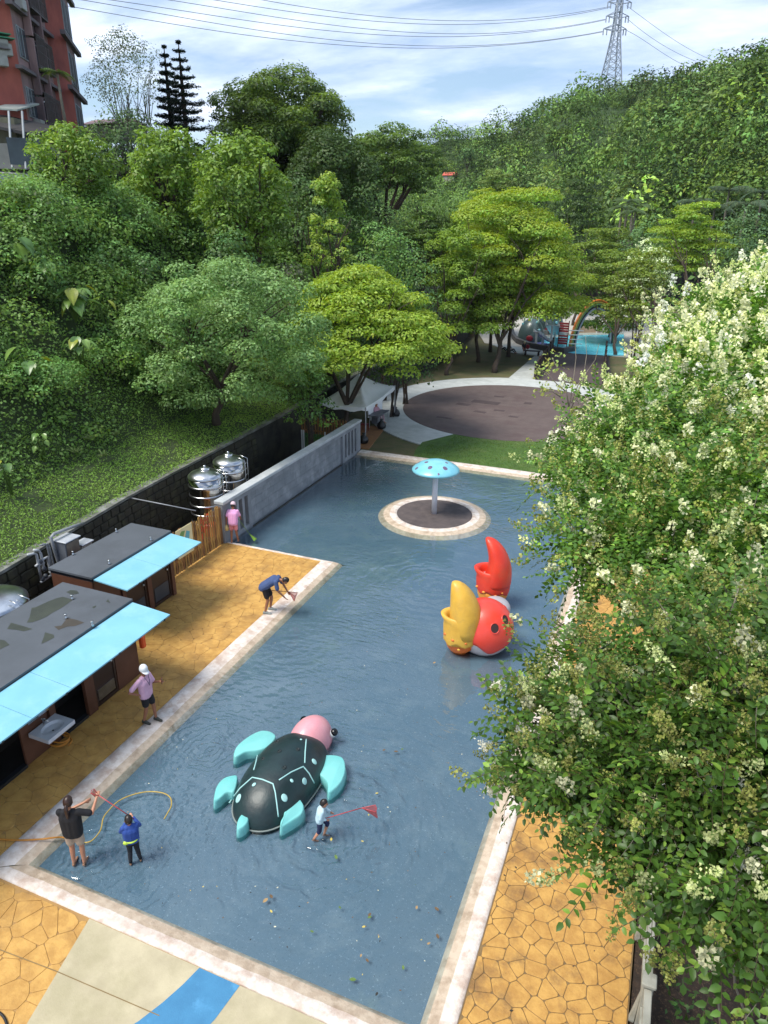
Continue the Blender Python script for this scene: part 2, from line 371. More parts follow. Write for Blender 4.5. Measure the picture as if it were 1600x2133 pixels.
# ------------------------------------------------------------------ pool
def pool_floor_mat():
    m = bpy.data.materials.new('blue_pool_floor'); m.use_nodes = True; t = m.node_tree; N = t.nodes; Lk = t.links; b = N['Principled BSDF']
    b.inputs['Roughness'].default_value = 0.55
    co = N.new('ShaderNodeTexCoord').outputs['Object']
    def noise(s, d=6, r=0.6):
        n = N.new('ShaderNodeTexNoise'); n.inputs['Scale'].default_value = s; n.inputs['Detail'].default_value = d; n.inputs['Roughness'].default_value = r; Lk.new(co, n.inputs['Vector']); return n.outputs[0]
    def mr(src, a, bb, c=0, d=1):
        r = N.new('ShaderNodeMapRange'); r.inputs[1].default_value = a; r.inputs[2].default_value = bb; r.inputs[3].default_value = c; r.inputs[4].default_value = d; Lk.new(src, r.inputs[0]); return r.outputs[0]
    def mix(f, a, bb):
        x = N.new('ShaderNodeMix'); x.data_type = 'RGBA'; Lk.new(f, x.inputs[0])
        for i, v in ((6, a), (7, bb)):
            if isinstance(v, tuple): x.inputs[i].default_value = v
            else: Lk.new(v, x.inputs[i])
        return x.outputs[2]
    c = mix(mr(noise(0.28, 5), 0.4, 0.62), L('#5c6f7d'), L('#536a79'))
    c = mix(mr(noise(1.1, 8, 0.7), 0.5, 0.8), c, L('#71808a'))
    c = mix(mr(noise(22, 3, 0.75), 0.60, 0.74), c, L('#8c9ca8'))
    c = mix(mr(noise(28, 3, 0.75), 0.61, 0.72), c, L('#33485a'))
    c = mix(mr(noise(0.55, 4), 0.62, 0.80, 0, 0.5), c, L('#5d7365'))
    Lk.new(c, b.inputs['Base Color']); return m
m = MB(); m.prism([(XL - .3, YF - .3), (XR + .3, YF - .3), (XR + .3, YB + .5), (XT - .05, YB + .5), (XT - .05, YT - .1), (XL - .3, YT - .1)], -0.35, -0.10)
struct('pool_floor', m, pool_floor_mat())
def coping_mat(name, c, c2, c3):
    return M(name, c, c2, 5.5, 0.7, lo=.42, hi=.58, bump=0.02, bscale=9, c3=c3, s3=2.6, l3=0.5, h3=0.64)
m_cw = coping_mat('white_coping', '#d9cfc6', '#c9bbae', '#b8a394'); m_cb = coping_mat('beige_coping', '#c2b19c', '#b3a08b', '#a08d78')
def coping(name, p0, p1, nrm, w, split=0.55, e0=0.0, e1=0.0):
    """rounded kerb from p0 to p1 (its water edge), growing along nrm by w; e0/e1 mitre lengths at the ends"""
    p0, p1, nv = np.array(p0), np.array(p1), np.array(nrm); t = (p1 - p0) / np.linalg.norm(p1 - p0)
    prof = [(-0.10, -0.16), (0.0, -0.03), (w * 0.16, 0.015), (w * (1 - split), 0.055), (w * (1 - split) + 0.02, 0.062), (w * .8, 0.082), (w * .97, 0.078), (w, ZD - 0.02), (w, -0.2)]
    n = 60; rings = []; mi = [1, 1, 1, 0, 0, 0, 0, 0]; m = MB(); V = []
    for i in range(n + 1):
        f = i / n
        for d, z in prof:
            s0 = -e0 * max(d, -0.1) / w; s1 = e1 * max(d, -0.1) / w
            q = p0 + t * (s0 + (np.linalg.norm(p1 - p0) + s1 - s0) * f) + nv * d
            wob = 0.006 * math.sin(i * 1.7 + d * 3) + 0.006 * math.sin(i * 0.61)
            if 0.2 < d / w < 0.9: q = q + nv * wob
            V.append((q[0], q[1], z))
    k = len(prof); F = []; m.v = [tuple(map(float, v)) for v in V]
    flip = (t[0] * nv[1] - t[1] * nv[0]) < 0
    for i in range(n):
        for j in range(k - 1):
            f = (i * k + j, (i + 1) * k + j, (i + 1) * k + j + 1, i * k + j + 1)
            m.f.append(list(f) if not flip else list(reversed(f))); m.m.append(mi[j]); m.sm.append(True)
    return struct(name, m, [m_cw, m_cb])
coping('front_coping', (XL, YF), (XR, YF), (0, -1), 0.50, 0.5, e0=0.69, e1=0.5)
coping('left_coping', (XL, YF), (XL, YT), (-1, 0), 0.69, 0.62, e0=0.50, e1=-0.23)
coping('right_coping', (XR, YF), (XR, YB), (1, 0), 0.50, 0.55, e0=0.5, e1=0.85)
coping('back_coping', (XT, YB), (XR, YB), (0, 1), 0.85, 0.6, e0=0, e1=0.5)
coping('inner_coping', (XT, YT), (XL, YT), (0, -1), 0.23, 0.6, e0=0, e1=-0.69)
# water
def water_mat(name, centres, ripple=1.0, tintc=(0.86, 0.94, 0.97), fm=2.6):
    m = bpy.data.materials.new(name); m.use_nodes = True; t = m.node_tree; N = t.nodes; Lk = t.links; N.remove(N['Principled BSDF'])
    co = N.new('ShaderNodeTexCoord').outputs['Object']
    def noise(s, d=4, r=0.55, st=None):
        v = co
        if st: q = N.new('ShaderNodeMapping'); q.inputs['Scale'].default_value = st; q.inputs['Rotation'].default_value = (0, 0, 0.5); Lk.new(co, q.inputs[0]); v = q.outputs[0]
        n = N.new('ShaderNodeTexNoise'); n.inputs['Scale'].default_value = s; n.inputs['Detail'].default_value = d; n.inputs['Roughness'].default_value = r; Lk.new(v, n.inputs['Vector']); return n.outputs[0]
    def mth(op, *a):
        n = N.new('ShaderNodeMath'); n.operation = op
        for i, v in enumerate(a):
            if isinstance(v, (int, float)): n.inputs[i].default_value = v
            else: Lk.new(v, n.inputs[i])
        return n.outputs[0]
    h = mth('MULTIPLY', noise(0.9, 3), 0.032)
    patch = N.new('ShaderNodeMapRange'); patch.inputs[1].default_value = 0.45; patch.inputs[2].default_value = 0.62; Lk.new(noise(0.22, 2), patch.inputs[0])
    h = mth('ADD', h, mth('MULTIPLY', mth('MULTIPLY', noise(3.0, 3, 0.5, (1, 2.6, 1)), patch.outputs[0]), 0.034))
    h = mth('ADD', h, mth('MULTIPLY', noise(14, 2), 0.0006))
    wob = noise(2.0, 2)
    for (cx, cy, amp, wl, fall) in centres:
        d = N.new('ShaderNodeVectorMath'); d.operation = 'DISTANCE'; Lk.new(co, d.inputs[0]); d.inputs[1].default_value = (cx, cy, 0)
        dist = mth('ADD', d.outputs['Value'], mth('MULTIPLY', wob, .7))
        s = mth('SINE', mth('MULTIPLY', dist, 6.283 / wl)); e = mth('POWER', 2.718, mth('MULTIPLY', d.outputs['Value'], -1.0 / fall))
        h = mth('ADD', h, mth('MULTIPLY', mth('MULTIPLY', s, e), amp))
    bp = N.new('ShaderNodeBump'); bp.inputs['Strength'].default_value = 1.0; bp.inputs['Distance'].default_value = ripple; Lk.new(h, bp.inputs['Height'])
    fr = N.new('ShaderNodeFresnel'); fr.inputs[0].default_value = 1.33; Lk.new(bp.outputs[0], fr.inputs['Normal'])
    tr = N.new('ShaderNodeBsdfTransparent'); tr.inputs[0].default_value = tintc + (1,)
    gl = N.new('ShaderNodeBsdfGlossy'); gl.inputs['Roughness'].default_value = 0.03; Lk.new(bp.outputs[0], gl.inputs['Normal'])
    ms = N.new('ShaderNodeMixShader'); Lk.new(mth('MINIMUM', mth('MULTIPLY', fr.outputs[0], fm), 1.0), ms.inputs[0]); Lk.new(tr.outputs[0], ms.inputs[1]); Lk.new(gl.outputs[0], ms.inputs[2])
    Lk.new(ms.outputs[0], N['Material Output'].inputs[0]); return m
CEN = [(-4.9, 9.3, 0.008, 0.22, 1.6), (-8.9, 7.1, 0.012, 0.22, 0.9), (-4.9, 10.6, 0.009, 0.46, 2.6), (-8.9, 15.0, 0.0035, 0.30, 2.0), (-6.0, 20.0, 0.003, 0.36, 3.0), (-3.6, 27.0, 0.004, 0.35, 2.5), (-8.5, 10.5, 0.006, 0.18, 1.2)]
m = MB(); m.add([(XL - .2, YF - .2, 0), (XR + .2, YF - .2, 0), (XR + .2, YB + .2, 0), (XT - .02, YB + .2, 0), (XT - .02, YT - .08, 0), (XL - .2, YT - .08, 0)], [(0, 1, 2, 3, 4, 5)])
struct('pool_water', m, water_mat('pool_water', CEN))
# mushroom island
IC = (-8.05, 26.0)
m = MB(); m.cs = True
m.cm = 1; m.lathe([(2.42, -0.14), (2.24, -0.02), (2.0, 0.03), (1.88, 0.05)], (IC[0], IC[1], 0), 72, cap=False)
m.cm = 0; m.lathe([(1.88, 0.05), (1.72, 0.075), (1.60, 0.07), (1.57, 0.03)], (IC[0], IC[1], 0), 72, cap=False)
struct('island_kerb', m, [m_cw, m_cb])
m_mat = M('dark_rubber', '#4c4444', '#5c5250', 3, 0.9, bump=0.006, bscale=40, c3='#3a3434', s3=1.0, l3=0.5, h3=0.8)
m = MB(); m.lathe([(0.02, 0.052), (1.58, 0.048), (1.585, -0.2)], (IC[0], IC[1], 0), 64, cap=False); struct('island_surface', m, m_mat)

# ------------------------------------------------------------------ park ground beyond the pool
m_path = M('pale_concrete_path', '#b9bcb9', '#a9adaa', 1.6, 0.8, bump=0.003, bscale=30, c3='#9da09c', s3=0.4, l3=0.5, h3=0.75)
m_grass = M('lawn', '#35501b', '#4a6827', 2.5, 0.9, bump=0.02, bscale=30, c3='#5d6b33', s3=0.6, l3=0.5, h3=0.75)
m_dirt = M('worn_turf', '#655a40', '#5a5a36', 1.4, 0.95, bump=0.015, bscale=20, c3='#4b5230', s3=0.8, l3=0.45, h3=0.65)
CC = (-9.0, 44.9); RI = (7.0, 7.3)
def ellp(c, r, n=80, a0=0, a1=2 * math.pi): return [(c[0] + r[0] * math.cos(a0 + (a1 - a0) * i / n), c[1] + r[1] * math.sin(a0 + (a1 - a0) * i / n)) for i in range(n)]
slab('park_ground', [(-18.2, 32.86), (2, 32.86), (8, 60), (20, 110), (-30, 110), (-19.5, 75), (-18.1, 60), (-18.2, 40)], -0.35, -0.04, m_dirt)
slab('lawn', [(-11.45, 32.9), (-1.4, 32.9), (1, 36), (1, 44), (-9, 44), (-10.75, 37.8), (-11.9, 35.6), (-11.75, 34)], -0.2, 0.022, m_grass)
slab('ring_path', ellp(CC, (9.2, 10.2)), -0.2, 0.012, m_path)
slab('entry_path', [(-11.9, 35.5), (-9.5, 37.9), (-14.7, 44), (-17.6, 41.5), (-14.8, 37.3)], -0.2, 0.016, m_path)
slab('rubber_plaza', ellp(CC, RI, 96), -0.2, 0.030, M('brown_rubber_paving', '#554845', '#5f524e', 1.5, 0.85, bump=0.004, bscale=30, c3='#51413f', s3=0.5, l3=0.5, h3=0.7))
mp_ = M('worn_rubber_patch', '#3f3434', '#4a3d3c', 3, 0.9)
plz = [(1012, 838, 1.9, 0.8), (965, 842, 0.9, .5), (1040, 855, .7, .35), (1000, 858, .8, .4), (1040, 826, .7, .3), (925, 870, 1.0, .25), (1070, 868, .6, .3), (1100, 840, .5, .5)]
m = MB()
for px, py, a_, b_ in plz: c = G(px, py, 0.03); m.box((c[0], c[1], 0.032), (a_, b_, 0.01), random.uniform(-.2, .2))
struct('rubber_patch', m, mp_)
slab('walk_to_far_pool', [(-11.3, 54.3), (-9.4, 54.5), (-10.5, 67.6), (-9.7, 70.5), (-16.5, 73), (-18.6, 79), (-19.6, 78.5), (-17.2, 71), (-13.4, 66.2), (-11.3, 65.8)], -0.2, 0.016, m_path)
slab('far_pool_terrace', [(-17.3, 70.6), (-9.7, 68.5), (2, 68.5), (2, 102), (-18, 102), (-20, 78)], -0.2, 0.020, M('far_terrace', '#b4b0a8', '#a39e95', 1.2, 0.8))
slab('brown_boardwalk', [(-9.25, 54.9), (-3.5, 55.4), (-5.0, 68.3), (-10.1, 68.3)], -0.2, 0.024, M('brown_decking', '#55494a', '#4a3f3f', 2, 0.85, stretch=(6, .4, 1)))
slab('tent_floor_mat', [(-16.3, 33.0), (-14.15, 33.3), (-14.9, 37.5), (-17.4, 37.6)], -0.2, 0.008, M('orange_carpet', '#9a6c42', '#876040', 3, 0.9))
# ------------------------------------------------------------------ vegetation builders
lm = leaf_mat('foliage', 0.30, 0.5, 0.35)
lm_far = leaf_mat('far_foliage', 0.15, 0.8, 0.15)
lm_gl = leaf_mat('glossy_foliage', 0.22, 0.32, 0.5)
m_bark = M('bark', '#4b3f33', '#38302a', 6, 0.9, bump=0.02, bscale=20)
m_bark_l = M('pale_bark', '#8b8273', '#6f685c', 6, 0.9, bump=0.01, bscale=20)
def nrm(a): return a / np.maximum(np.linalg.norm(a, axis=-1, keepdims=True), 1e-9)
def leaves(P, Nn, size, aspect=0.55, fold=0.12, jitter=0.5, r=None, droop=0.0):
    """one folded 4-vertex leaf per point: base, left, tip, right"""
    r = r or rng; n = len(P)
    Nn = nrm(Nn + r.normal(0, jitter, (n, 3)) * 0.6)
    t = r.normal(0, 1, (n, 3)); t[:, 2] -= droop; t = nrm(t - Nn * np.sum(t * Nn, 1, keepdims=True)); b = np.cross(Nn, t)
    s = (np.asarray(size) * r.uniform(0.65, 1.25, n))[:, None]
    V = np.stack([P - t * s * .5, P + b * s * aspect * .5 + Nn * s * fold, P + t * s * .5 - Nn * s * fold * .6, P - b * s * aspect * .5 + Nn * s * fold], 1)
    F = np.arange(n * 4, dtype=np.int32).reshape(n, 4); return V.reshape(-1, 3), F
def rcol(c, n, r, v=0.25, hue=0.12):
    c = np.array(c, float); k = np.exp(r.normal(0, v, (n, 1))); o = c * k * np.array([1.15, 1.08, .88]); o[:, 0:1] *= np.exp(r.normal(0, hue, (n, 1))); o[:, 2:3] *= np.exp(r.normal(0, hue, (n, 1))); return np.clip(o, 0.003, 0.9)
def puff_leaves(puffs, dens, size, cols, r, up=0.5, lower=-0.35, aspect=0.55, jitter=0.6, shell=(0.72, 1.06), tip=None, edge=0.15, colv=0.22, cull=False):
    """puffs: list of (centre, radii); leaves on their outer shells; cols: list of base colours, one picked per puff"""
    Ps, Ns, Cs = [], [], []
    for c, rr in puffs:
        rr = np.array(rr); ar = 4 * math.pi * ((rr[0] * rr[1]) ** 1.6 / 3 + 2 * (rr[0] * rr[2]) ** 1.6 / 3) ** (1 / 1.6)
        n = max(6, int(dens * ar)); d = r.normal(0, 1, (int(n * 1.6), 3)); d = nrm(d); d = d[d[:, 2] > lower][:n]
        if cull:                              # the side turned away from every possible viewpoint is left out
            v_ = nrm(np.array([0, 0, CH]) - np.array(c, float)); d = d[d @ v_ > -.22]
        n = len(d)
        rad_ = r.uniform(shell[0], shell[1], n)[:, None] + np.abs(r.normal(0, edge, (n, 1))) * (r.random((n, 1)) < 0.3)
        p = np.array(c) + d * rr * rad_; nn = nrm(d / rr * rr.min()) + np.array([0, 0, up])
        base = np.array(cols[r.integers(len(cols))]); cc = rcol(base * math.exp(r.normal(0, 0.13)), n, r, colv)
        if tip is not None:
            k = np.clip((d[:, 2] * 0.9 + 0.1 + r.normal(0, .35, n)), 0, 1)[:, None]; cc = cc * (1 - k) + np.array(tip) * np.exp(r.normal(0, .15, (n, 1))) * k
        Ps.append(p); Ns.append(nn); Cs.append(cc)
    P, Nn, Cc = np.concatenate(Ps), np.concatenate(Ns), np.concatenate(Cs)
    V, F = leaves(P, Nn, np.full(len(P), size), aspect=aspect, jitter=jitter, r=r)
    return V, F, np.repeat(Cc, 4, 0)
def sub_puffs(c, R, n, k=(0.26, 0.42), r=None, flat=1.0, lower=-0.4, out=0.78):
    """n smaller clumps spread over an ellipsoid crown"""
    c, R = np.array(c, float), np.array(R, float); o = []
    for i in range(n):
        z = 1 - (1 - lower) * (i + 0.5) / n; a = i * 2.39996 + r.uniform(-.5, .5); s = math.sqrt(max(0, 1 - z * z)); d = np.array([s * math.cos(a), s * math.sin(a), z])
        q = r.uniform(*k); rr = np.array([1, 1, flat]) * R.mean() * q * np.array([r.uniform(.85, 1.2), r.uniform(.85, 1.2), r.uniform(.8, 1.1)])
        o.append((c + d * R * (out + r.uniform(-.12, .14)), rr))
    o.append((c, R * 0.62)); return o
def layer_puffs(c, R, tiers, per, r, thick=0.13):
    """horizontal tiers of flat sprays, wide below"""
    o = []
    for t in range(tiers):
        f = t / max(1, tiers - 1); z = c[2] + R[2] * (-0.75 + 1.7 * f); w = math.sqrt(max(0.05, 1 - (f * 1.02 - 0.18) ** 2)) if f > .18 else 0.92 + 0.3 * f
        m_ = max(2, int(per * w))
        for i in range(m_):
            a = 2 * math.pi * (i + r.uniform(-.3, .3)) / m_; q = w * r.uniform(0.45, 0.95); l = R[0] * r.uniform(.22, .36)
            o.append((np.array([c[0] + R[0] * q * math.cos(a), c[1] + R[1] * q * math.sin(a), z + r.uniform(-.14, .14) * R[2] - 0.12 * R[2] * q]), np.array([l, l, R[2] * thick * r.uniform(.7, 1.3)])))
        o.append((np.array([c[0], c[1], z]), np.array([R[0] * .4 * w, R[1] * .4 * w, R[2] * thick])))
    return o
def limbs(base, c, R, n, r0, r, split=0.45, droop=0.0, spread=0.75):
    """trunk and limbs as tapered crooked tubes"""
    m = MB(); m.cs = True; base, c = np.array(base, float), np.array(c, float); H = c[2] - base[2]
    top = base + (c - base) * split + np.array([r.uniform(-.1, .1), r.uniform(-.1, .1), 0]) * H * .3
    mid = base + (top - base) * .5 + np.array([r.uniform(-.05, .05), r.uniform(-.05, .05), 0]) * H
    m.tube([base - [0, 0, .3], base + [0, 0, .05 * H], mid, top], [r0 * 1.35, r0 * 1.05, r0 * .85, r0 * .7], 8)
    for i in range(n):
        a = 2 * math.pi * i / n + r.uniform(-.4, .4); e = c + np.array([math.cos(a) * R[0] * spread, math.sin(a) * R[1] * spread, R[2] * r.uniform(-.2, .65)])
        s = mid + (top - mid) * r.uniform(.4, 1); k = s + (e - s) * .5 + np.array([r.uniform(-.1, .1), r.uniform(-.1, .1), r.uniform(0, .15)]) * np.linalg.norm(e - s)
        m.tube([s, k, e], [r0 * .5, r0 * .32, r0 * .08], 6, cap=False)
        for q in range(2):
            e2 = k + (e - k) * .3 + np.array([r.uniform(-.4, .4) * R[0], r.uniform(-.4, .4) * R[1], r.uniform(.05, .4) * R[2]]); m.tube([k, (k + e2) / 2 + [0, 0, .05 * H], e2], [r0 * .25, r0 * .16, r0 * .05], 5, cap=False)
    return m
def ground_z(x, y):
    if x < wall_x(y): return float(hill_l(x, y))
    return 0.0
CNT = [0]
def tree(name, label, cat, c, R, kind, cols, size, dens, base=None, r0=0.18, group=None, seed=None, tip=None, nl=7, bark=None, npf=26, mat=None, tiers=7, per=6, split=0.45, lower=-.45, k=(0.26, .42), up=.5, colv=.22, aspect=.55):
    CNT[0] += 1; r = np.random.default_rng(seed if seed is not None else 100 + CNT[0]); c = np.array(c, float)
    if base is None: base = (c[0], c[1], ground_z(c[0], c[1]))
    base = np.array(base, float); T = thing(name, label, cat, base, group=group)
    limbs(base, c, R, nl, r0, r, split).build('trunk', bark or m_bark, T)
    if kind == 'round': pf = sub_puffs(c, R, npf, k, r, lower=lower)
    elif kind == 'layer': pf = layer_puffs(c, R, tiers, per, r)
    else: pf = kind
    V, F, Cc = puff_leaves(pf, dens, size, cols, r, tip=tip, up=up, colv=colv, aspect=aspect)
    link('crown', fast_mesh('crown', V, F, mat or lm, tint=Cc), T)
    return T
def shrub(name, label, cat, c, R, cols, size, dens, group=None, npf=14, k=(.3, .5), tip=None, mat=None, colv=.22, aspect=.6, lower=-.3):
    """a bush down to the ground: foliage and a few stems"""
    CNT[0] += 1; r = np.random.default_rng(300 + CNT[0]); c = np.array(c, float); gz = ground_z(c[0], c[1])
    T = thing(name, label, cat, (c[0], c[1], min(gz, c[2])), group=group)
    m = MB(); m.cs = True
    for i in range(5):
        e = c + np.array([r.uniform(-.6, .6) * R[0], r.uniform(-.6, .6) * R[1], R[2] * r.uniform(.1, .6)]); m.tube([(c[0] + r.uniform(-.2, .2), c[1] + r.uniform(-.2, .2), min(gz, c[2] - R[2] * .6) - .1), (c + e) / 2 - [0, 0, R[2] * .2], e], [.06, .045, .02], 5, cap=False)
    m.build('stem', m_bark, T)
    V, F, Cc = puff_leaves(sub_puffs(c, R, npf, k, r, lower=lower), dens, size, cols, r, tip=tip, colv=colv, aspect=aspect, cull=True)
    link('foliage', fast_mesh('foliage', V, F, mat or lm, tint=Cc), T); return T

# leaf colours (albedo, linear)
g_dark = [(0.060, 0.115, 0.030), (0.070, 0.130, 0.032), (0.052, 0.102, 0.032)]
g_mid = [(0.115, 0.215, 0.042), (0.130, 0.235, 0.046), (0.095, 0.185, 0.042)]
g_fresh = [(0.18, 0.31, 0.048), (0.155, 0.275, 0.048)]
g_lime = [(0.15, 0.24, 0.035), (0.13, 0.22, 0.035)]
g_yel = [(0.25, 0.38, 0.055), (0.215, 0.35, 0.055), (0.195, 0.32, 0.05)]
g_term = [(0.20, 0.35, 0.05), (0.17, 0.31, 0.048), (0.235, 0.38, 0.055)]
g_blue = [(0.13, 0.245, 0.075), (0.15, 0.265, 0.082), (0.11, 0.215, 0.070)]

# ------------------------------------------------------------------ wooded hill on the right: crowns
def crown_template(seed, kind):
    r = np.random.default_rng(seed)
    if kind == 0: pf = sub_puffs((0, 0, 0), (1, 1, .75), 13, (.30, .48), r, lower=-.15)
    elif kind == 1: pf = sub_puffs((0, 0, 0), (1, 1, 1.05), 14, (.26, .42), r, lower=-.2)
    else: pf = layer_puffs((0, 0, 0), (1, 1, .8), 5, 5, r, .14)
    V, F, Cc = puff_leaves(pf, 15, 0.185, [(.68, .72, .72)], r, lower=-.2, colv=.25, jitter=.7)
    return V, F, Cc
TPL = [crown_template(40 + i, i % 3) for i in range(9)]
def scatter_crowns(pos, scl, cols, r):
    Vs, Fs, Cs, off = [], [], [], 0
    for p, s, c in zip(pos, scl, cols):
        V, F, Cc = TPL[r.integers(len(TPL))]; a = r.uniform(0, 6.28); ca, sa = math.cos(a), math.sin(a)
        X = V * np.array([s, s, s * r.uniform(.8, 1.25)]); X = np.stack([X[:, 0] * ca - X[:, 1] * sa, X[:, 0] * sa + X[:, 1] * ca, X[:, 2]], 1)
        v_ = nrm(np.array([0, 0, CH + 6]) - np.array(p, float)); k_ = (X.reshape(-1, 4, 3).mean(1) / s) @ v_ > -.12; X = X[np.repeat(k_, 4)] + p; Cc = Cc[np.repeat(k_, 4)]; F = np.arange(len(X), dtype=np.int32).reshape(-1, 4)
        Vs.append(X); Fs.append(F + off); Cs.append(Cc * c); off += len(X)
    return np.concatenate(Vs), np.concatenate(Fs), np.clip(np.concatenate(Cs), 0.002, .8)
hr = np.random.default_rng(11)
pal = np.array([(0.125, 0.215, 0.060), (0.105, 0.190, 0.058), (0.150, 0.250, 0.066), (0.190, 0.300, 0.066), (0.165, 0.240, 0.090), (0.082, 0.150, 0.052), (0.23, 0.35, 0.075)])
pos, scl, cl = [], [], []
nu, nv = 76, 29
for i in range(nu):
    for j in range(nv):
        u = (i + hr.uniform(-.45, .45) + .5 * (j % 2)) / nu; v = (j + hr.uniform(-.45, .45)) / (nv - 1)
        if not (0.02 < u < 0.99) or v < -0.02 or v > 1.06: continue
        p = hill_r(np.array(u), np.array(v)); dist = math.hypot(p[0], p[1])
        s = float(np.clip(hr.lognormal(1.04, .42), 1.6, 5.6)) * (1.0 if dist > 130 else .82)
        pos.append(p + [0, 0, s * .45]); scl.append(s); cl.append(pal[hr.choice(7, p=[.22, .2, .2, .12, .12, .09, .05])] * math.exp(hr.normal(-.05, .38)))
pos, scl, cl = np.array(pos), np.array(scl), np.array(cl)
# the crowns that stand out on the skyline and the lower slope are trees of their own
vis = np.array([hill_r(np.array(0.5), np.array(0.5))])
idx_all = np.arange(len(pos))
top = [i for i in idx_all if (i % 1) == 0]
# choose the trees on the ridge (largest v) spaced out
ridge = RPs[:, :2]; dr = np.array([np.min(np.hypot(*(ridge - p[:2]).T)) for p in pos])
cand = idx_all[dr < 6]; cand = cand[np.argsort(pos[cand][:, 0])][::3][:34]
single = set(cand.tolist()); rest = np.array([i for i in idx_all if i not in single])
V, F, Cc = scatter_crowns(pos[rest], scl[rest], cl[rest], hr)
tag(link('hill_forest', fast_mesh('hill_forest', V, F, lm_far, tint=Cc)), kind='stuff')
tpl_me = []
for k_ in range(4):
    V, F, Cc = TPL[k_]; tpl_me.append(fast_mesh('crown', V, F, lm_far, tint=np.clip(Cc * pal[[0, 1, 4, 2][k_]], 0, .8)))
mtk = MB(); mtk.cs = True; mtk.tube([(0, 0, -1.6), (0.03, 0, -.8), (0, 0, 0.1)], [.05, .04, .02], 6); tk_me = mtk.build('trunk', m_bark); tkm = tk_me.data; bpy.data.objects.remove(tk_me)
for n_, i in enumerate(sorted(single)):
    s = min(scl[i] * 1.08, 3.6); T = thing('ridge_tree', 'round-crowned tree standing up on the skyline of the wooded hill', 'tree', pos[i], hr.uniform(0, 6.2), 'trees along the ridge of the wooded hill')
    T.location[2] += 0.4; T.scale = (s * hr.uniform(.75, 1.0), s * hr.uniform(.75, 1.0), s * hr.uniform(.85, 1.2))
    link('crown', tpl_me[n_ % 4], T, True); link('trunk', tkm, T, True)
# distinct lighter / nearer hill trees
for px, py, dp, w, c_, lab in ((1232, 318, 190, 46, (.11, .20, .06), 'light green rounded tree halfway up the wooded hill below the pylon'), (975, 325, 205, 34, (.10, .19, .08), 'pale green conical tree low on the far left of the wooded hill'),
                              (1165, 300, 185, 52, (.085, .15, .03), 'yellowish green broad tree on the slope left of the light green one'), (1405, 330, 140, 70, (.11, .15, .05), 'olive feathery treetop in the middle of the right-hand hillside')):
    p = D(px, py, dp); s = w / 2 / FP * dp
    T = tree('hillside_tree', lab, 'tree', p, (s, s, s * 1.1), 'round', [c_], .55 if dp > 150 else .4, 3.2, base=(p[0], p[1], p[2] - s * 2.2), r0=.2, npf=18, mat=lm_far)
# the far low forest in the valley behind the park
r = np.random.default_rng(21); pos, scl, cl = [], [], []
for i in range(300):
    px = r.uniform(820, 1330); dp = r.uniform(100, 230); g = D(px, 460, dp); x, y = g[0] + r.uniform(-4, 4), g[1]
    s = r.uniform(2.8, 4.4); pos.append((x, y, r.uniform(2.2, 5.0) + (dp - 100) * .02)); scl.append(s); cl.append(pal[r.integers(7)] * 1.1 * math.exp(r.normal(0, .15)))
V, F, Cc = scatter_crowns(pos, scl, cl, r); tag(link('valley_wood', fast_mesh('valley_wood', V, F, lm_far, tint=Cc)), kind='stuff')
# and behind the top of the left slope
r = np.random.default_rng(22); pos, scl, cl = [], [], []
for i in range(260):
    px = r.uniform(160, 900); dp = r.uniform(50, 110) if i % 2 else r.uniform(48, 66); g = D(px, 460, dp); x, y = g[0], g[1]
    if x > wall_x(y) - 10: continue
    s = r.uniform(2.2, 3.4); pos.append((x, y, float(hill_l(x, y)) + r.uniform(.4, 1.8))); scl.append(s); cl.append(pal[r.integers(7)] * 0.9 * math.exp(r.normal(0, .15)))
V, F, Cc = scatter_crowns(pos, scl, cl, r); tag(link('slope_top_thicket', fast_mesh('slope_top_thicket', V, F, lm, tint=Cc)), kind='stuff')

def slope_depth(px, py, lift=.6, dmax=75):
    d = ray(px, py) / FP
    for t in np.arange(15, dmax, .25):
        p = d * t + np.array([0, 0, CH])
        if p[0] < wall_x(p[1]) and p[2] < hill_l(p[0], p[1]) + lift: return t
    return None
# ------------------------------------------------------------------ trees of the left slope
def spec(px, py, dp, w, h, depth_k=1.0):
    p = D(px, py, dp); rx = w / 2 / FP * dp; return p, (rx * .96, rx * .9 * depth_k, h / 2 / FP * dp)
p, R_ = spec(590, 292, 55, 310, 225); big = sub_puffs(p, R_, 60, (.20, .34), np.random.default_rng(61), flat=.62, lower=-.7, out=.85) + sub_puffs(p, [q * .62 for q in R_], 16, (.35, .5), np.random.default_rng(161), lower=-.6)
tree('banyan_tree', 'large dark dome-shaped tree rising highest against the sky', 'tree', p, R_, big, [(.062, .112, .028), (.05, .095, .026)], .26, 30, r0=.6, seed=61, tip=(.17, .27, .045), nl=9, colv=.2)
p, R_ = spec(800, 365, 60, 230, 170); tree('dark_tree', 'dark spreading tree sloping down right of the dome-shaped tree', 'tree', p, R_, sub_puffs(p, R_, 46, (.18, .32), np.random.default_rng(62), flat=.55, lower=-.4, out=.85), g_dark, .25, 34, r0=.4, seed=62, tip=(.15, .25, .05))
p, R_ = spec(690, 370, 50, 200, 150); tree('dark_tree', 'shadowy tree directly under the dome-shaped tree', 'tree', p, R_, 'round', g_dark, .24, 32, r0=.3, seed=63, npf=24, tip=(.06, .11, .03))
p, R_ = spec(150, 352, 33, 190, 165); tree('round_tree', 'glossy round tree in front of the red apartment building', 'tree', p, R_, 'round', g_mid + g_fresh, .20, 34, r0=.2, seed=64, lower=-1, k=(.15, .30), npf=64, tip=(.19, .31, .055), aspect=.5)
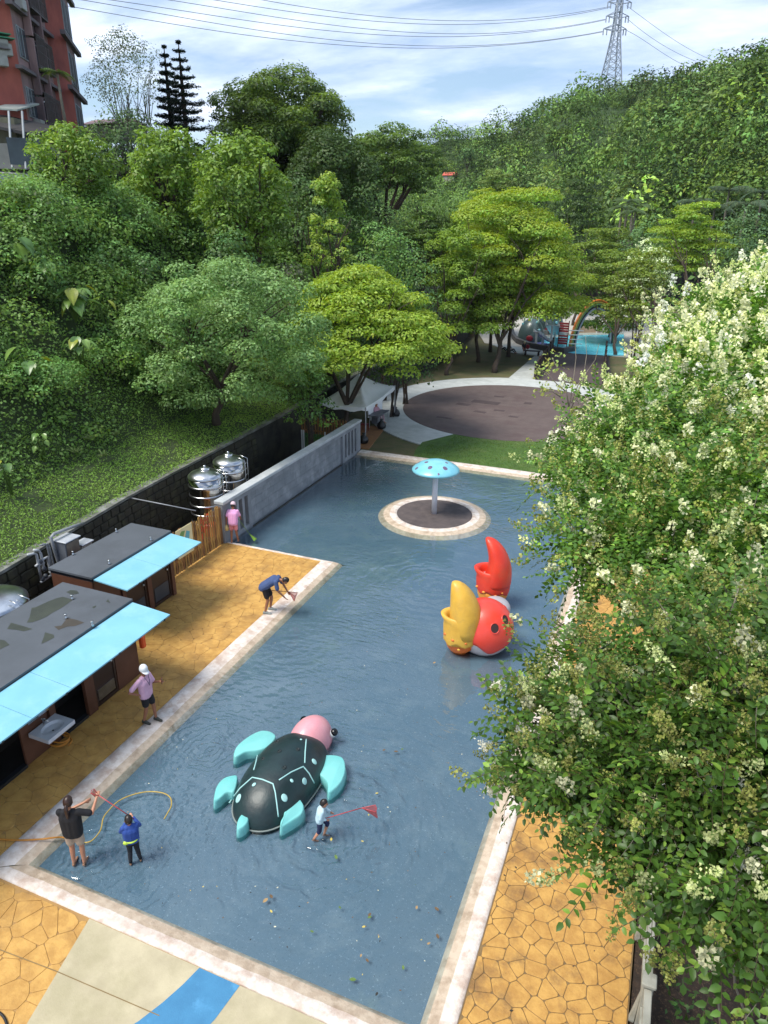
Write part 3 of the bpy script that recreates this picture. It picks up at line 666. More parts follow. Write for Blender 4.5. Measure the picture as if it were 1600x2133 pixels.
p, R_ = spec(352, 385, 38, 185, 225); tree('broadleaf_tree', 'big-leaved tree below the dark conifer', 'tree', p, R_, 'round', g_mid + g_fresh, .25, 26, r0=.25, seed=65, npf=66, lower=-1, k=(.15, .30), tip=(.20, .33, .055), aspect=.5)
p, R_ = spec(505, 415, 36, 215, 260); tree('broadleaf_tree', 'big-leaved tree with drooping light green leaf tips left of the lime green tree', 'tree', p, R_, 'round', g_mid, .25, 26, r0=.25, seed=66, npf=74, lower=-1, k=(.14, .28), tip=(.21, .34, .055), aspect=.5)
p, R_ = spec(682, 470, 40, 150, 190); lp_ = np.random.default_rng(167)
pf = []
for i in range(46):
    f = lp_.random() ** .8; a_ = lp_.uniform(0, 6.28); w_ = (1.05 - f * .85) * lp_.uniform(.35, 1.0); s_ = lp_.uniform(.28, .5)
    pf.append((p + np.array([R_[0] * w_ * math.cos(a_), R_[1] * w_ * math.sin(a_), R_[2] * (-1.0 + 2.0 * f)]), np.array([s_, s_, s_ * .75])))
tree('lime_tree', 'bright lime green tree with tufted shoots on the dark slope', 'tree', p, R_, pf, [(.20, .34, .055), (.13, .25, .05)], .20, 46, r0=.2, seed=67, tip=(.42, .55, .11), aspect=.5)
p, R_ = spec(262, 175, 52, 160, 215); tree('feathery_tree', 'thin pale tree with sparse leaves against the sky beside the apartment building', 'tree', p, R_, 'round', [(.24, .31, .15)], .16, 13, r0=.11, seed=68, npf=30, k=(.2, .34), nl=14, bark=m_bark_l, split=.3, colv=.3)
p, R_ = spec(470, 705, 30, 420, 300); pf = sub_puffs(p, R_, 90, (.15, .25), np.random.default_rng(69), flat=.7, lower=-.95, out=.84)
tree('fine_leaved_tree', 'wide grey-green fine-leaved tree leaning over the grassy bank', 'tree', p, (R_[0], R_[1], R_[2]), pf, g_blue, .15, 62, base=(-18.6, 26.0, 3.0), r0=.16, seed=69, tip=(.24, .40, .14), nl=10)
p, R_ = spec(745, 652, 37, 440, 262); r_ = np.random.default_rng(70); pf = []
for i in range(230):
    a = r_.uniform(0, 6.28); f = r_.uniform(0, 1) ** .58; z = math.cos(f * 1.5) * 1.0 - .55; l = R_[0] * r_.uniform(.14, .22)
    pf.append((p + np.array([R_[0] * f * .9 * math.cos(a), R_[1] * f * .9 * math.sin(a), R_[2] * (z * 1.15 + r_.uniform(-.34, .12))]), np.array([l, l, R_[2] * .11])))
tree('yellow_green_tree', 'yellow-green umbrella-shaped tree spreading over the white tent', 'tree', p, R_, pf, g_yel, .20, 34, base=(-16.15, 34.4, 0), r0=.17, seed=70, split=.30, nl=8, colv=.16, tip=(.31, .43, .06))
tm = [('terraced_tree', 'tall bright green tree with flat tiers beside the far pool', 1065, 545, 60, 300, 260, -12.9, 56.6, g_term, (.30, .38, .045)),
      ('terraced_tree', 'shaded tiered tree left of the tall bright one with trunk near the wall', 950, 590, 56, 190, 210, -16.2, 54.0, [(.12, .22, .035), (.14, .25, .04)], (.24, .37, .055)),
      ('terraced_tree', 'tiered tree with yellowish top behind the tall bright one', 1010, 480, 70, 170, 150, -15.6, 66.0, g_term, (.30, .38, .05)),
      ('terraced_tree', 'dark tiered tree hanging over the rainbow arch', 1275, 610, 70, 170, 150, -4.5, 69.0, [(.10, .165, .03), (.085, .145, .03)], (.16, .25, .04)),
      ('terraced_tree', 'dark narrow tiered tree between the bright tree and the palms', 1200, 470, 88, 110, 150, -11, 88.0, g_dark, (.05, .09, .03)),
      ('terraced_tree', 'yellow-green tiered tree above the white blossom on the right', 1430, 500, 62, 190, 125, 2.5, 62.0, g_term, (.27, .37, .05)),
      ('terraced_tree', 'mid green tiered tree right of the dark narrow one', 1260, 540, 78, 150, 110, -6.0, 80.0, [(.12, .195, .035)], (.19, .28, .045)),
      ('terraced_tree', 'small olive tiered tree by the boardwalk under the white blossom tree', 1330, 600, 52, 150, 130, 0.6, 52.0, [(.13, .19, .036)], (.21, .30, .05)),
      ('terraced_tree', 'distant pyramid tree rising behind the bright tiered tree', 1035, 405, 105, 95, 85, -16, 110.0, [(.13, .20, .05)], (.19, .28, .07)),
      ('terraced_tree', 'shady tree over the bank wall behind the yellow-green umbrella tree', 890, 520, 60, 150, 130, -21.0, 58.0, g_dark + g_mid, (.07, .12, .03))]
for nm, lab, px, py, dp, w, h, bx, by, cs, tp in tm:
    p, R_ = spec(px, py, dp, w, h); big_ = w > 200
    tree(nm, lab, 'tree', p, R_, 'layer', cs, .24 if dp < 65 else .3, 34 if dp < 65 else 24, base=(bx, by, ground_z(bx, by)), r0=.22 if big_ else .16, tip=tp, tiers=10 if big_ else 7, per=9 if big_ else 6, split=.3, group=None, colv=.18)
for lab, x_, y_ in (('bare straight trunk right of the tall bright tiered tree by the bench', -13.45, 64.2), ('slim trunk standing between the bank wall and the leaning trunk', -15.3, 60.5)):
    T = tree('park_tree', lab, 'tree', (x_, y_, 7.2), (2.6, 2.6, 2.0), 'layer', g_term, .26, 22, base=(x_, y_, 0), r0=.17, tip=(.24, .34, .05), tiers=6, per=6, split=.5)
# more slope trees and thickets
sh = [('bush', 'dark glossy bush on the upper slope between the big-leaved trees', 590, 520, 40, 130, 90, g_dark + g_mid, .2, (0.142, 0.283, 0.069)),
      ('bush', 'leafy vine mound right of the lime green tree', 800, 510, 44, 150, 110, g_mid, .2, (0.173, 0.348, 0.098)),
      ('bush', 'blue-green bush behind the yellow-green umbrella tree', 850, 580, 44, 120, 110, g_dark + g_mid, .2, (0.121, 0.261, 0.088)),
      ('bush', 'greyish twiggy bush with brown seed heads above the umbrella tree', 600, 575, 37, 110, 60, [(.10, .10, .07), (.08, .09, .05)], .16, (0.304, 0.304, 0.195)),
      ('bush', 'vine-covered mound at the left edge under the shack', 70, 470, 31, 240, 170, g_mid + g_dark, .17, (0.173, 0.348, 0.078)),
      ('bush', 'vine-draped bush left of the elephant ear plants', 60, 600, 28, 170, 150, g_dark + g_mid, .15, (0.132, 0.283, 0.069)),
      ('bush', 'tall vine-draped bush above the fine-leaved tree', 240, 470, 31, 230, 150, g_mid, .17, (0.182, 0.358, 0.088)),
      ('bush', 'dense bush sloping down towards the fine-leaved tree', 230, 570, 29, 200, 110, g_mid + g_dark, .16, (0.151, 0.304, 0.088)),
      ('bush', 'rounded bush between the vine mounds and the big-leaved trees', 400, 500, 34, 200, 110, g_mid, .17, (0.151, 0.315, 0.098)),
      ('bush', 'deep green bush under the big-leaved trees', 480, 520, 34, 160, 80, g_dark, .17, (0.112, 0.239, 0.078)),
      ('bush', 'dark bush on the brow behind the round glossy tree', 260, 290, 42, 180, 110, g_dark, .2, (0.142, 0.239, 0.098)),
      ('bush', 'brownish thicket on the skyline below the feathery tree', 300, 275, 48, 190, 70, [(.06, .07, .035)], .22, (0.162, 0.196, 0.098)),
      ('bush', 'dark bush at the foot of the dome-shaped tree', 620, 430, 46, 190, 120, g_dark, .22, (0.101, 0.196, 0.058)),
      ('bush', 'dark green bush left of the valley gap', 870, 430, 70, 190, 110, g_dark + g_mid, .28, (0.162, 0.283, 0.069)),
      ('bush', 'broad shrub against the bank wall under the umbrella tree', 640, 745, 33, 90, 60, g_dark + g_mid, .16, (0.151, 0.304, 0.078)),
      ('bush', 'shaded shrub on the bank behind the tent', 820, 705, 42, 170, 90, g_dark, .2, (0.101, 0.196, 0.058)),
      ('bush', 'mid green shrub in front of the fine-leaved tree trunk', 330, 800, 25.5, 150, 80, g_mid, .13, (0.151, 0.315, 0.088)),
      ('bush', 'low leafy shrub at the left edge of the grassy bank', 60, 800, 22, 260, 110, g_mid, .12, (0.151, 0.326, 0.078)),
      ('bush', 'spreading shrub in the middle of the leafy bank', 210, 750, 24.5, 220, 110, g_mid + g_fresh, .13, (0.162, 0.326, 0.078)),
      ('bush', 'dark bush filling the gap behind the lime green tree', 760, 440, 50, 170, 130, g_dark, .22, (0.112, 0.217, 0.058)),
      ('bush', 'fresh green shrub at the edge of the far grove', 950, 420, 95, 140, 70, g_mid, .36, (0.203, 0.348, 0.078)),
      ('bush', 'green shrub mass below the pylon hill by the palms', 1340, 500, 80, 140, 90, g_mid + g_dark, .3, (0.142, 0.283, 0.098)),
      ('bush', 'bluish shrub on the right edge below the hill', 1560, 480, 75, 140, 110, g_dark + g_mid, .3, (0.142, 0.261, 0.117)),
      ('bush', 'leafy undergrowth directly below the left half of the fine-leaved tree', 385, 830, 27, 100, 60, g_dark + g_mid, .14, (.15, .27, .07)),
      ('bush', 'white-flecked flowering bush behind the yellow-green tiered tree', 1350, 540, 60, 110, 90, [(.12, .17, .07)], .2, (0.851, 0.957, 0.585))]
for nm, lab, px, py, dp, w, h, cs, sz, tp in sh:
    if px < 830 and py > 400:
        q_ = slope_depth(px, py, .5); dp = q_ if q_ and q_ < dp * 1.25 else dp
    p, R_ = spec(px, py, dp, w, h); gz_ = ground_z(p[0], p[1])
    if p[2] - R_[2] > gz_: ex = (p[2] - R_[2] - gz_) * .5; p[2] -= ex; R_ = (R_[0], R_[1], R_[2] + ex)
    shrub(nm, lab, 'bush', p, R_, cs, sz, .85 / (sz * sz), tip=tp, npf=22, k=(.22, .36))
# vine thicket: lumpy growth covering the slope between the trees
r = np.random.default_rng(35); pf = []
for i in range(760):
    y = r.uniform(8, 62); t = r.uniform(2.9, 17); x = float(wall_x(y)) - t; s = r.uniform(.45, 1.25) * (1 + .5 * (y > 35)); z = float(hill_l(x, y))
    if t < 4.4: s *= .45
    pf.append(((x, y, z + s * .25), (s * 1.15, s * 1.15, s * r.uniform(.7, 1.15))))
for i, (p0, q0) in enumerate(pf): pass
nearp = [q for q in pf if q[0][1] < 30]; farp = [q for q in pf if q[0][1] >= 30]
vc = [(.105, .205, .045), (.135, .25, .05), (.08, .165, .045), (.17, .29, .055), (.12, .225, .065)]
V1, F1, C1 = puff_leaves(nearp, 40, .15, vc, r, cull=True, tip=(.20, .34, .08), aspect=.75, lower=-.15, jitter=.9); V2, F2, C2 = puff_leaves(farp, 17, .25, vc, r, cull=True, tip=(.19, .32, .07), aspect=.7, lower=-.15, jitter=.9)
tag(link('vine_thicket', fast_mesh('vine_thicket', np.concatenate([V1, V2]), np.concatenate([F1, F2 + len(V1)]), lm, tint=np.concatenate([C1, C2]))), kind='stuff')
# ground cover of vines and grass on the bank
r = np.random.default_rng(31); n = 100000
yy = r.uniform(6, 60, n); tt = 2.6 + 16 * r.random(n) ** 1.1; edge_ = 1.6 + 2.2 * vnoise(yy, yy * 0, .3, 4)
hill_hump = 0.9 * vnoise(yy, tt, .55, 9) + .5 * vnoise(yy, tt, 1.3, 12)
xx = wall_x(yy) - tt; zz_ = hill_l(xx, yy) + hill_hump * smoothstep(2.4, 5, tt) + .13
keep = tt > np.minimum(edge_ + .3, 3.1); P = np.stack([xx, yy, zz_], 1)[keep]; kk = vnoise(P[:, 1], P[:, 0], .8, 14)[:, None]
cc = np.array(g_mid[0]) * (1 - kk) + np.array((.17, .30, .07)) * kk; cc = cc * np.exp(r.normal(0, .28, (len(P), 1)))
P = P + r.normal(0, .07, P.shape); Nn = np.tile(np.array([.45, -.1, 1.0]), (len(P), 1))
V, F = leaves(P, Nn, np.where(P[:, 1] < 26, .13, .19), aspect=.75, jitter=1.0, r=r)
tag(link('vine_ground_cover', fast_mesh('vine_ground_cover', V, F, lm, tint=np.repeat(cc, 4, 0))), kind='stuff')
n = 80000; yy = r.uniform(5, 52, n); tt = .05 + 5.0 * r.random(n); keep = tt < 3.5 + 1.5 * vnoise(yy, yy * 0, .3, 4); yy, tt = yy[keep], tt[keep]
bare = vnoise(yy, tt * 2, .7, 23) + .25 * vnoise(yy, tt, 2.2, 24); q = (bare < .86) | (r.random(len(yy)) < .25); yy, tt = yy[q], tt[q]
xx = wall_x(yy) - tt; P = np.stack([xx, yy, hill_l(xx, yy) + .08], 1); kk = vnoise(yy, tt, .9, 33)[:, None]
cc = (np.array((.15, .29, .045)) * (1 - kk) + np.array((.22, .36, .06)) * kk) * np.exp(r.normal(0, .22, (len(P), 1)))
V, F = leaves(P, np.tile(np.array([.3, -.3, .7]), (len(P), 1)), np.full(len(P), .105), aspect=.28, jitter=1.4, r=r)
tag(link('bank_grass', fast_mesh('bank_grass', V, F, lm, tint=np.repeat(cc, 4, 0))), kind='stuff')
# short grass of the lawn: fine blades
n = 14000; xx = r.uniform(-11.6, -1.0, n); yy = r.uniform(32.95, 38.2, n); q = (xx > -11.3 - (yy - 33) * .05) & (((xx - CC[0]) / RI[0]) ** 2 + ((yy - CC[1]) / RI[1]) ** 2 > 1.01) & ~((xx < -10.6) & (yy > 35.3)); xx, yy = xx[q], yy[q]
P = np.stack([xx, yy, np.full(len(xx), .04)], 1); V, F = leaves(P, np.tile(np.array([0, -.8, .5]), (len(P), 1)), np.full(len(P), .06), aspect=.3, jitter=.8, r=r)
tag(link('lawn_grass', fast_mesh('lawn_grass', V, F, lm, tint=np.repeat(rcol((.075, .145, .022), len(P), r, .2), 4, 0))), kind='stuff')

# elephant-ear plants: each big leaf a part
def big_leaf_mesh(col, nm='leaf'):
    V, F = [], []; k = 9
    prof = [(-.18, .02), (-.10, .26), (.08, .42), (.3, .40), (.55, .30), (.78, .17), (.95, .06), (1.02, .01)]
    for i, (t, w) in enumerate(prof):
        for s in (-1, -.5, 0, .5, 1): V.append((t - (abs(s) > .6) * (.12 if i < 2 else 0), w * s * 1.0, .12 * abs(s) * w * 2 - .28 * t * t))
    for i in range(len(prof) - 1):
        for j in range(4): a = i * 5 + j; F.append((a, a + 5, a + 6, a + 1))
    rr = np.random.default_rng(5); T = np.tile(np.array(col), (len(V), 1)) * (1 + .15 * rr.normal(size=(len(V), 1))); T[2::5] *= 1.5
    return fast_mesh(nm, V, F, lm_gl, True, tint=np.clip(T, 0, .8))
ear_m = [big_leaf_mesh(c) for c in ((.13, .24, .05), (.17, .28, .06), (.09, .18, .04), (.26, .30, .04))]
ears = [('elephant_ear_plant', 'elephant ear plant high on the vine slope with broad pale leaves', 90, 560, 25.5, 9, .62), ('elephant_ear_plant', 'elephant ear plant with the largest cluster of upright light leaves', 150, 620, 25, 16, .66),
        ('elephant_ear_plant', 'elephant ear plant half hidden by vines near the left edge', 20, 500, 27, 5, .66), ('elephant_ear_plant', 'elephant ear plant lower on the bank with yellowing leaf', 165, 715, 22.5, 7, .52),
        ('elephant_ear_plant', 'elephant ear plant below the others among the ground cover', 60, 745, 21.5, 7, .55), ('elephant_ear_plant', 'small elephant ear plant just above the grassy strip', 85, 910, 18.5, 6, .42),
        ('elephant_ear_plant', 'elephant ear plant at the left border above the grass', 15, 975, 17.3, 5, .45), ('elephant_ear_plant', 'elephant ear plant right of the largest leaf cluster', 215, 640, 26, 5, .5)]
for nm, lab, px, py, dp, nl, sz in ears:
    q_ = slope_depth(px, py, 2.1 if py < 800 else 1.0); dp = q_ or dp; c = D(px, py, dp); sz = sz * (.85 if py < 800 else .6); T = thing(nm, lab, 'plant', (c[0], c[1], c[2] - .9), group='elephant ear plants on the slope'); m = MB(); m.cs = True; base = Vector((0, 0, -.1))
    for i in range(nl):
        a = r.uniform(-2.4, .9) if i % 3 else r.uniform(0, 6.28); rr_ = r.uniform(.15, .75); h = .9 + r.uniform(-.3, .4); e = Vector((math.cos(a) * rr_, math.sin(a) * rr_, h))
        m.tube([base, Vector((e.x * .4, e.y * .4, h * .65)), e], [.03, .022, .012], 5)
        o = link('leaf', ear_m[(i + nl) % 4 if r.random() < .5 else r.integers(3)], T, True); o.location = e; s = sz * r.uniform(.75, 1.15); o.scale = (s, s, s)
        o.rotation_euler = (r.uniform(-.25, .25), r.uniform(.15, .9), a)
    m.build('stem', M('green_stem', '#56702f', rough=.6), T, True)
# spiky white-edged plants in the ground cover
for i, (px, py, dp) in enumerate(((155, 935, 18.5), (190, 920, 19), (215, 945, 18.8), (205, 900, 19.8), (240, 905, 20))):
    dp = slope_depth(px, py, .5) or dp; c = D(px, py, dp); gz = ground_z(c[0], c[1]) + .35; P, N_, C_ = [], [], []; m = MB()
    T = thing('spiky_plant', 'pale-edged spiky leaved clump growing in the lower ground cover of the bank', 'plant', (c[0], c[1], gz - .3), group='spiky pale-edged plants in the ground cover')
    for k in range(16):
        a = r.uniform(0, 6.28); l = r.uniform(.25, .45); e = r.uniform(.4, 1.2); d = Vector((math.cos(a) * math.cos(e), math.sin(a) * math.cos(e), math.sin(e))); s = Vector((-math.sin(a), math.cos(a), 0)) * .022
        o_ = Vector((0, 0, .25)); m.add([o_ - s, o_ + s, o_ + d * l * .6 + s, o_ + d * l - Vector((0, 0, .08)), o_ + d * l * .6 - s], [(0, 1, 2, 3, 4)])
    m.build('leaf_blades', M('pale_blade', '#9aa86a', '#5f7a3a', 9, .5), T, True)
# ------------------------------------------------------------------ bank retaining wall
m_wall = M('mossy_dark_wall', '#2b2a24', '#3b392f', 1.5, 0.9, bump=0.02, bscale=12, c3='#1c1c19', s3=0.8, l3=0.45, h3=0.6)
m_wstone = M('dark_wall_stone', '#3d3a2e', '#2e2d24', 1.3, 0.9, bump=0.02, bscale=14, c3='#4b4a32', s3=2.0, l3=0.5, h3=0.7)
m_wcap = M('weathered_cap', '#6f706a', '#4d5044', 1.2, 0.85, bump=0.01, bscale=15, c3='#8b8d88', s3=1.5, l3=0.5, h3=0.7)
T = thing('retaining_wall', 'long dark mossy retaining wall of stone blocks below the grassy bank', 'wall', (-16.3, 12.2, 0))
def strip(mbb, offs0, offs1, z0, z1, pts):
    R0 = []
    for i, p in enumerate(pts):
        t = pts[min(i + 1, len(pts) - 1)] - pts[max(i - 1, 0)]; t = t / np.hypot(*t); n = np.array([t[1], -t[0]])
        a_, b_ = p + n * offs0, p + n * offs1; R0.append([(a_[0], a_[1], z0), (b_[0], b_[1], z0), (b_[0], b_[1], z1), (a_[0], a_[1], z1)])
    mbb.loft(R0)
WP = [np.array([wall_x(y), y]) for y in np.arange(2, 120, 2.0)]
m = MB(); strip(m, -0.35, 0.0, -0.3, WALL_TOP, WP); m.build('wall_body', m_wall, T)
m = MB(); strip(m, -0.30, 0.06, WALL_TOP, WALL_TOP + 0.09, WP); m.build('wall_cap', m_wcap, T)
r = np.random.default_rng(3); y = 9.5; far = MB(); cnt = 0
for row in range(7):
    z = 0.12 + row * 0.295; y = 10.5 + (row % 2) * .2
    while y < 27:
        l = r.uniform(.34, .55); x = float(wall_x(y + l / 2)); k = .05 + r.uniform(-.015, .03); ang = math.atan2(wall_x(y + l) - wall_x(y), l)
        mm = MB(); mm.box((x + k / 2, y + l / 2, z + .13), (k + .02, l - .03, .262), -ang, .02)
        if cnt < 290: mm.build('stone', m_wstone, T); cnt += 1
        else: far.add(mm.v, mm.f)
        y += l
if far.v: tag(far.build('upper_stones', m_wstone, T), kind='stuff')

# ------------------------------------------------------------------ concrete pool wall
m_conc = M('grey_concrete', '#8f9397', '#7b7f84', 1.2, 0.85, bump=0.006, bscale=20, c3='#686d72', s3=0.9, l3=0.48, h3=0.7, stretch=(1, 1, .6))
m_conc_l = M('pale_concrete_cap', '#b6babb', '#a2a6a8', 2.0, 0.85, bump=0.005, bscale=20)
T = thing('pool_wall', 'grey concrete wall with narrow slots at both ends along the left side of the pool', 'wall', (-14.55, 26.4, 0))
Y0, Y1, XF, XB, HW = 20.05, 32.75, -14.40, -14.72, 1.62
m = MB(); m.box(((XF + XB) / 2 + .02, (Y0 + Y1) / 2, HW + .065), (abs(XB - XF) + .10, Y1 - Y0 + .04, .13), 0, .015); m.build('wall_cap', m_conc_l, T)
def wallpost(y0, y1, z0=-.1, z1=HW, x0=XB, x1=XF): m.box(((x0 + x1) / 2, (y0 + y1) / 2, (z0 + z1) / 2), (x1 - x0, y1 - y0, z1 - z0))
m = MB()
wallpost(Y0, 20.75)
for a_, b_ in ((20.97, 21.13), (21.37, 21.53), (21.77, 22.0)): wallpost(a_, b_)
for a_, b_ in ((30.55, 30.8), (31.02, 31.2), (31.42, 31.6), (31.82, 32.0), (32.22, Y1)): wallpost(a_, b_)
for a_, b_ in ((20.75, 20.97), (21.13, 21.37), (21.53, 21.77), (30.8, 31.02), (31.2, 31.42), (31.6, 31.82), (32.0, 32.22)):
    wallpost(a_, b_, -.1, .18); wallpost(a_, b_, 1.42, HW)
wallpost(22.0, 30.55, 1.42, HW)
m.build('slotted_frame', m_conc, T)
m = MB(); m.box((XB + .10, 26.275, .67), (.2, 8.55, 1.5)); m.build('recessed_panel', M('stained_concrete', '#858a8e', '#6e7377', .8, .85, bump=.008, bscale=14, c3='#a1a5a8', s3=1.0, l3=.52, h3=.7), T)
r = np.random.default_rng(8)
m_blk = M('concrete_block', '#81868a', '#72777b', 1.0, .85, bump=.008, bscale=14, c3='#969a9d', s3=1.4, l3=.5, h3=.7)
for row in range(4):
    y = 22.02 - (row % 2) * .45
    while y < 30.53:
        l = .95; a_, b_ = max(y, 22.02), min(y + l, 30.53)
        if b_ - a_ > .12:
            mm = MB(); mm.box((XB + .205 + r.uniform(0, .004), (a_ + b_) / 2, .02 + row * .35 + .17), (.016, b_ - a_ - .012, .338)); mm.build('concrete_block', m_blk, T)
        y += l

# ------------------------------------------------------------------ fences
m_wood = M('weathered_wood', '#8a6236', '#6b4a2a', 3, .8, bump=.006, bscale=20, c3='#4c3a28', s3=2.2, l3=.5, h3=.7, stretch=(3, 3, .5))
m_woody = M('sunlight_tinted_wood', '#b08a4a', '#94703a', 3, .8, bump=.006, bscale=20, c3='#6b5030', s3=2.2, l3=.5, h3=.7, stretch=(3, 3, .5))  # yellow light on the slat sides, put into the wood colour
m_wood2 = M('red_painted_wood', '#c2471f', '#9c4020', 3, .7, bump=.004, bscale=20, c3='#7a4a2a', s3=5, l3=.5, h3=.6, stretch=(3, 3, .5))
T = thing('picket_fence', 'brown wooden slat fence between the shower hut and the concrete wall', 'fence', (-14.47, 18.3, 0))
y = 16.45; i = 0
while y < 19.95:
    h = 1.60 + .06 * math.sin(i * 2.3); top_y = (y - 16.45) / 3.5
    mm = MB(); x = -14.44 - .02; w = .085
    mm.prism([(x, y), (x + .022, y), (x + .022, y + w), (x, y + w)], .1, h - .03); n0 = len(mm.v)
    mm.add([(x, y, h - .03), (x + .022, y, h - .03), (x + .022, y + w, h - .03), (x, y + w, h - .03), (x, y + w / 2, h + .03), (x + .022, y + w / 2, h + .03)], [(0, 1, 5, 4), (1, 2, 5), (2, 3, 4, 5), (3, 0, 4)])
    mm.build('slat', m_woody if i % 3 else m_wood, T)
    y += .128; i += 1
m = MB()
for z in (.45, 1.25): m.box((-14.50, 18.2, z), (.045, 3.5, .09))
for yy_ in (16.5, 17.7, 18.9, 19.9): m.box((-14.535, yy_, .8), (.09, .09, 1.6))
m.build('rails_and_posts', m_wood, T)
m = MB()
for k in range(9):
    yy_ = 18.73 + (k % 4) * .128; z0 = 1.62 - .3 * (k // 4) - .1 * ((k * 3) % 2); m.box((-14.436, yy_ + .045, z0 - .14), (.004, .07, .22))
m.build('orange_paint', m_wood2, T)
# map board on the fence
T = thing('map_sign', 'pale park map board with blue and green drawing fixed to the wooden fence', 'sign', (-14.38, 17.75, 1.1))
m = MB(); m.box((-14.40, 17.75, 1.15), (.02, .86, 1.05)); m.build('board', M('cream_board', '#d8cf9a', '#d2cba6', 3, .5), T)
r = np.random.default_rng(12)
for nm, c, pts in (('river_print', '#58a7b8', [(-.25, -.3), (-.05, -.38), (.2, -.1), (.3, .25), (.12, .35), (.0, .1), (-.2, .05)]), ('green_print', '#6f9c5c', [(-.3, .05), (-.1, .12), (.05, .38), (-.15, .42), (-.33, .25)]), ('road_print', '#3b5c86', [(-.15, -.2), (.15, .1), (.22, .08), (-.08, -.25)]), ('picture_print', '#b8503a', [(.22, -.42), (.38, -.42), (.38, -.15), (.25, -.18)])):
    m = MB(); m.add([(-14.388 + .001 * len(nm) / 10, 17.75 + a, 1.15 + b) for a, b in pts], [tuple(range(len(pts)))]); m.build(nm, M(nm, c, rough=.5), T)
# far picket fence with green gate
T = thing('picket_fence', 'brown picket fence behind the grey wall in front of the tent', 'fence', (-16, 31.6, 0))
x = -17.25
while x < -14.75:
    mm = MB(); yy_ = 31.6 + (x + 17.25) * .05; mm.box((x, yy_, 1.42), (.085, .025, .86)); mm.add([(x - .0425, yy_ - .0125, 1.85), (x + .0425, yy_ - .0125, 1.85), (x + .0425, yy_ + .0125, 1.85), (x - .0425, yy_ + .0125, 1.85), (x, yy_ - .0125, 1.92), (x, yy_ + .0125, 1.92)], [(0, 1, 4), (1, 2, 5, 4), (2, 3, 5), (3, 0, 4, 5)])
    mm.build('picket', m_wood, T); x += .155
m = MB(); m.box((-16, 31.69, 1.65), (2.6, .04, .08)); m.box((-16, 31.69, 1.15), (2.6, .04, .08)); m.build('rail', m_wood, T)
T = thing('green_gate', 'green slatted gate with white posts below the brown picket fence', 'gate', (-16, 31.3, 0))
m_gg = M('green_gate_paint', '#3c6b2c', '#2f5824', 3, .6); m_wp = M('white_post_paint', '#d5d8d8', '#c0c4c4', 3, .6)
x = -16.95
while x < -15.1:
    mm = MB(); mm.box((x, 31.35, .6), (.075, .02, 1.0)); mm.build('slat', m_gg, T); x += .13
m = MB(); m.box((-16.05, 31.385, .9), (1.9, .03, .06)); m.box((-16.05, 31.385, .3), (1.9, .03, .06)); m.build('rail', m_gg, T)
for x, z in ((-17.1, .62), (-16.99, .62), (-15.75, .66)):
    m = MB(); m.box((x, 31.28, z), (.06, .05, 1.25)); m.build('post', m_wp, T)

# ------------------------------------------------------------------ changing huts
m_brown = M('brown_panel', '#5d3a2a', '#50301f', 1.5, .6, bump=.002, bscale=20, c3='#6d4632', s3=.7, l3=.5, h3=.8)
m_dkbr = M('dark_door', '#33211b', '#2a1b16', 2, .45, c3='#3d2a22', s3=1.0)
m_int = M('hut_interior', '#2a221d', '#1c1714', 2, .9)
m_roof = M('grey_roof_felt', '#4e5359', '#565b62', .8, .55, bump=.003, bscale=14, c3='#484c51', s3=.6, l3=.5, h3=.7)
m_edge = M('black_flashing', '#15171c', '#1b1e24', 3, .4)
m_cyan = M('light_blue_panel', '#7fb9cc', '#77b1c6', 1.2, .45, bump=.002, bscale=10, c3='#90c2d1', s3=1.5, l3=.5, h3=.8)
m_steel = M('brushed_steel', '#c9ccd0', '#aeb2b6', 5, .3, metal=1.0)
m_water = M('standing_water', '#3a3f38', '#2f342e', 3, .08, spec=.6)
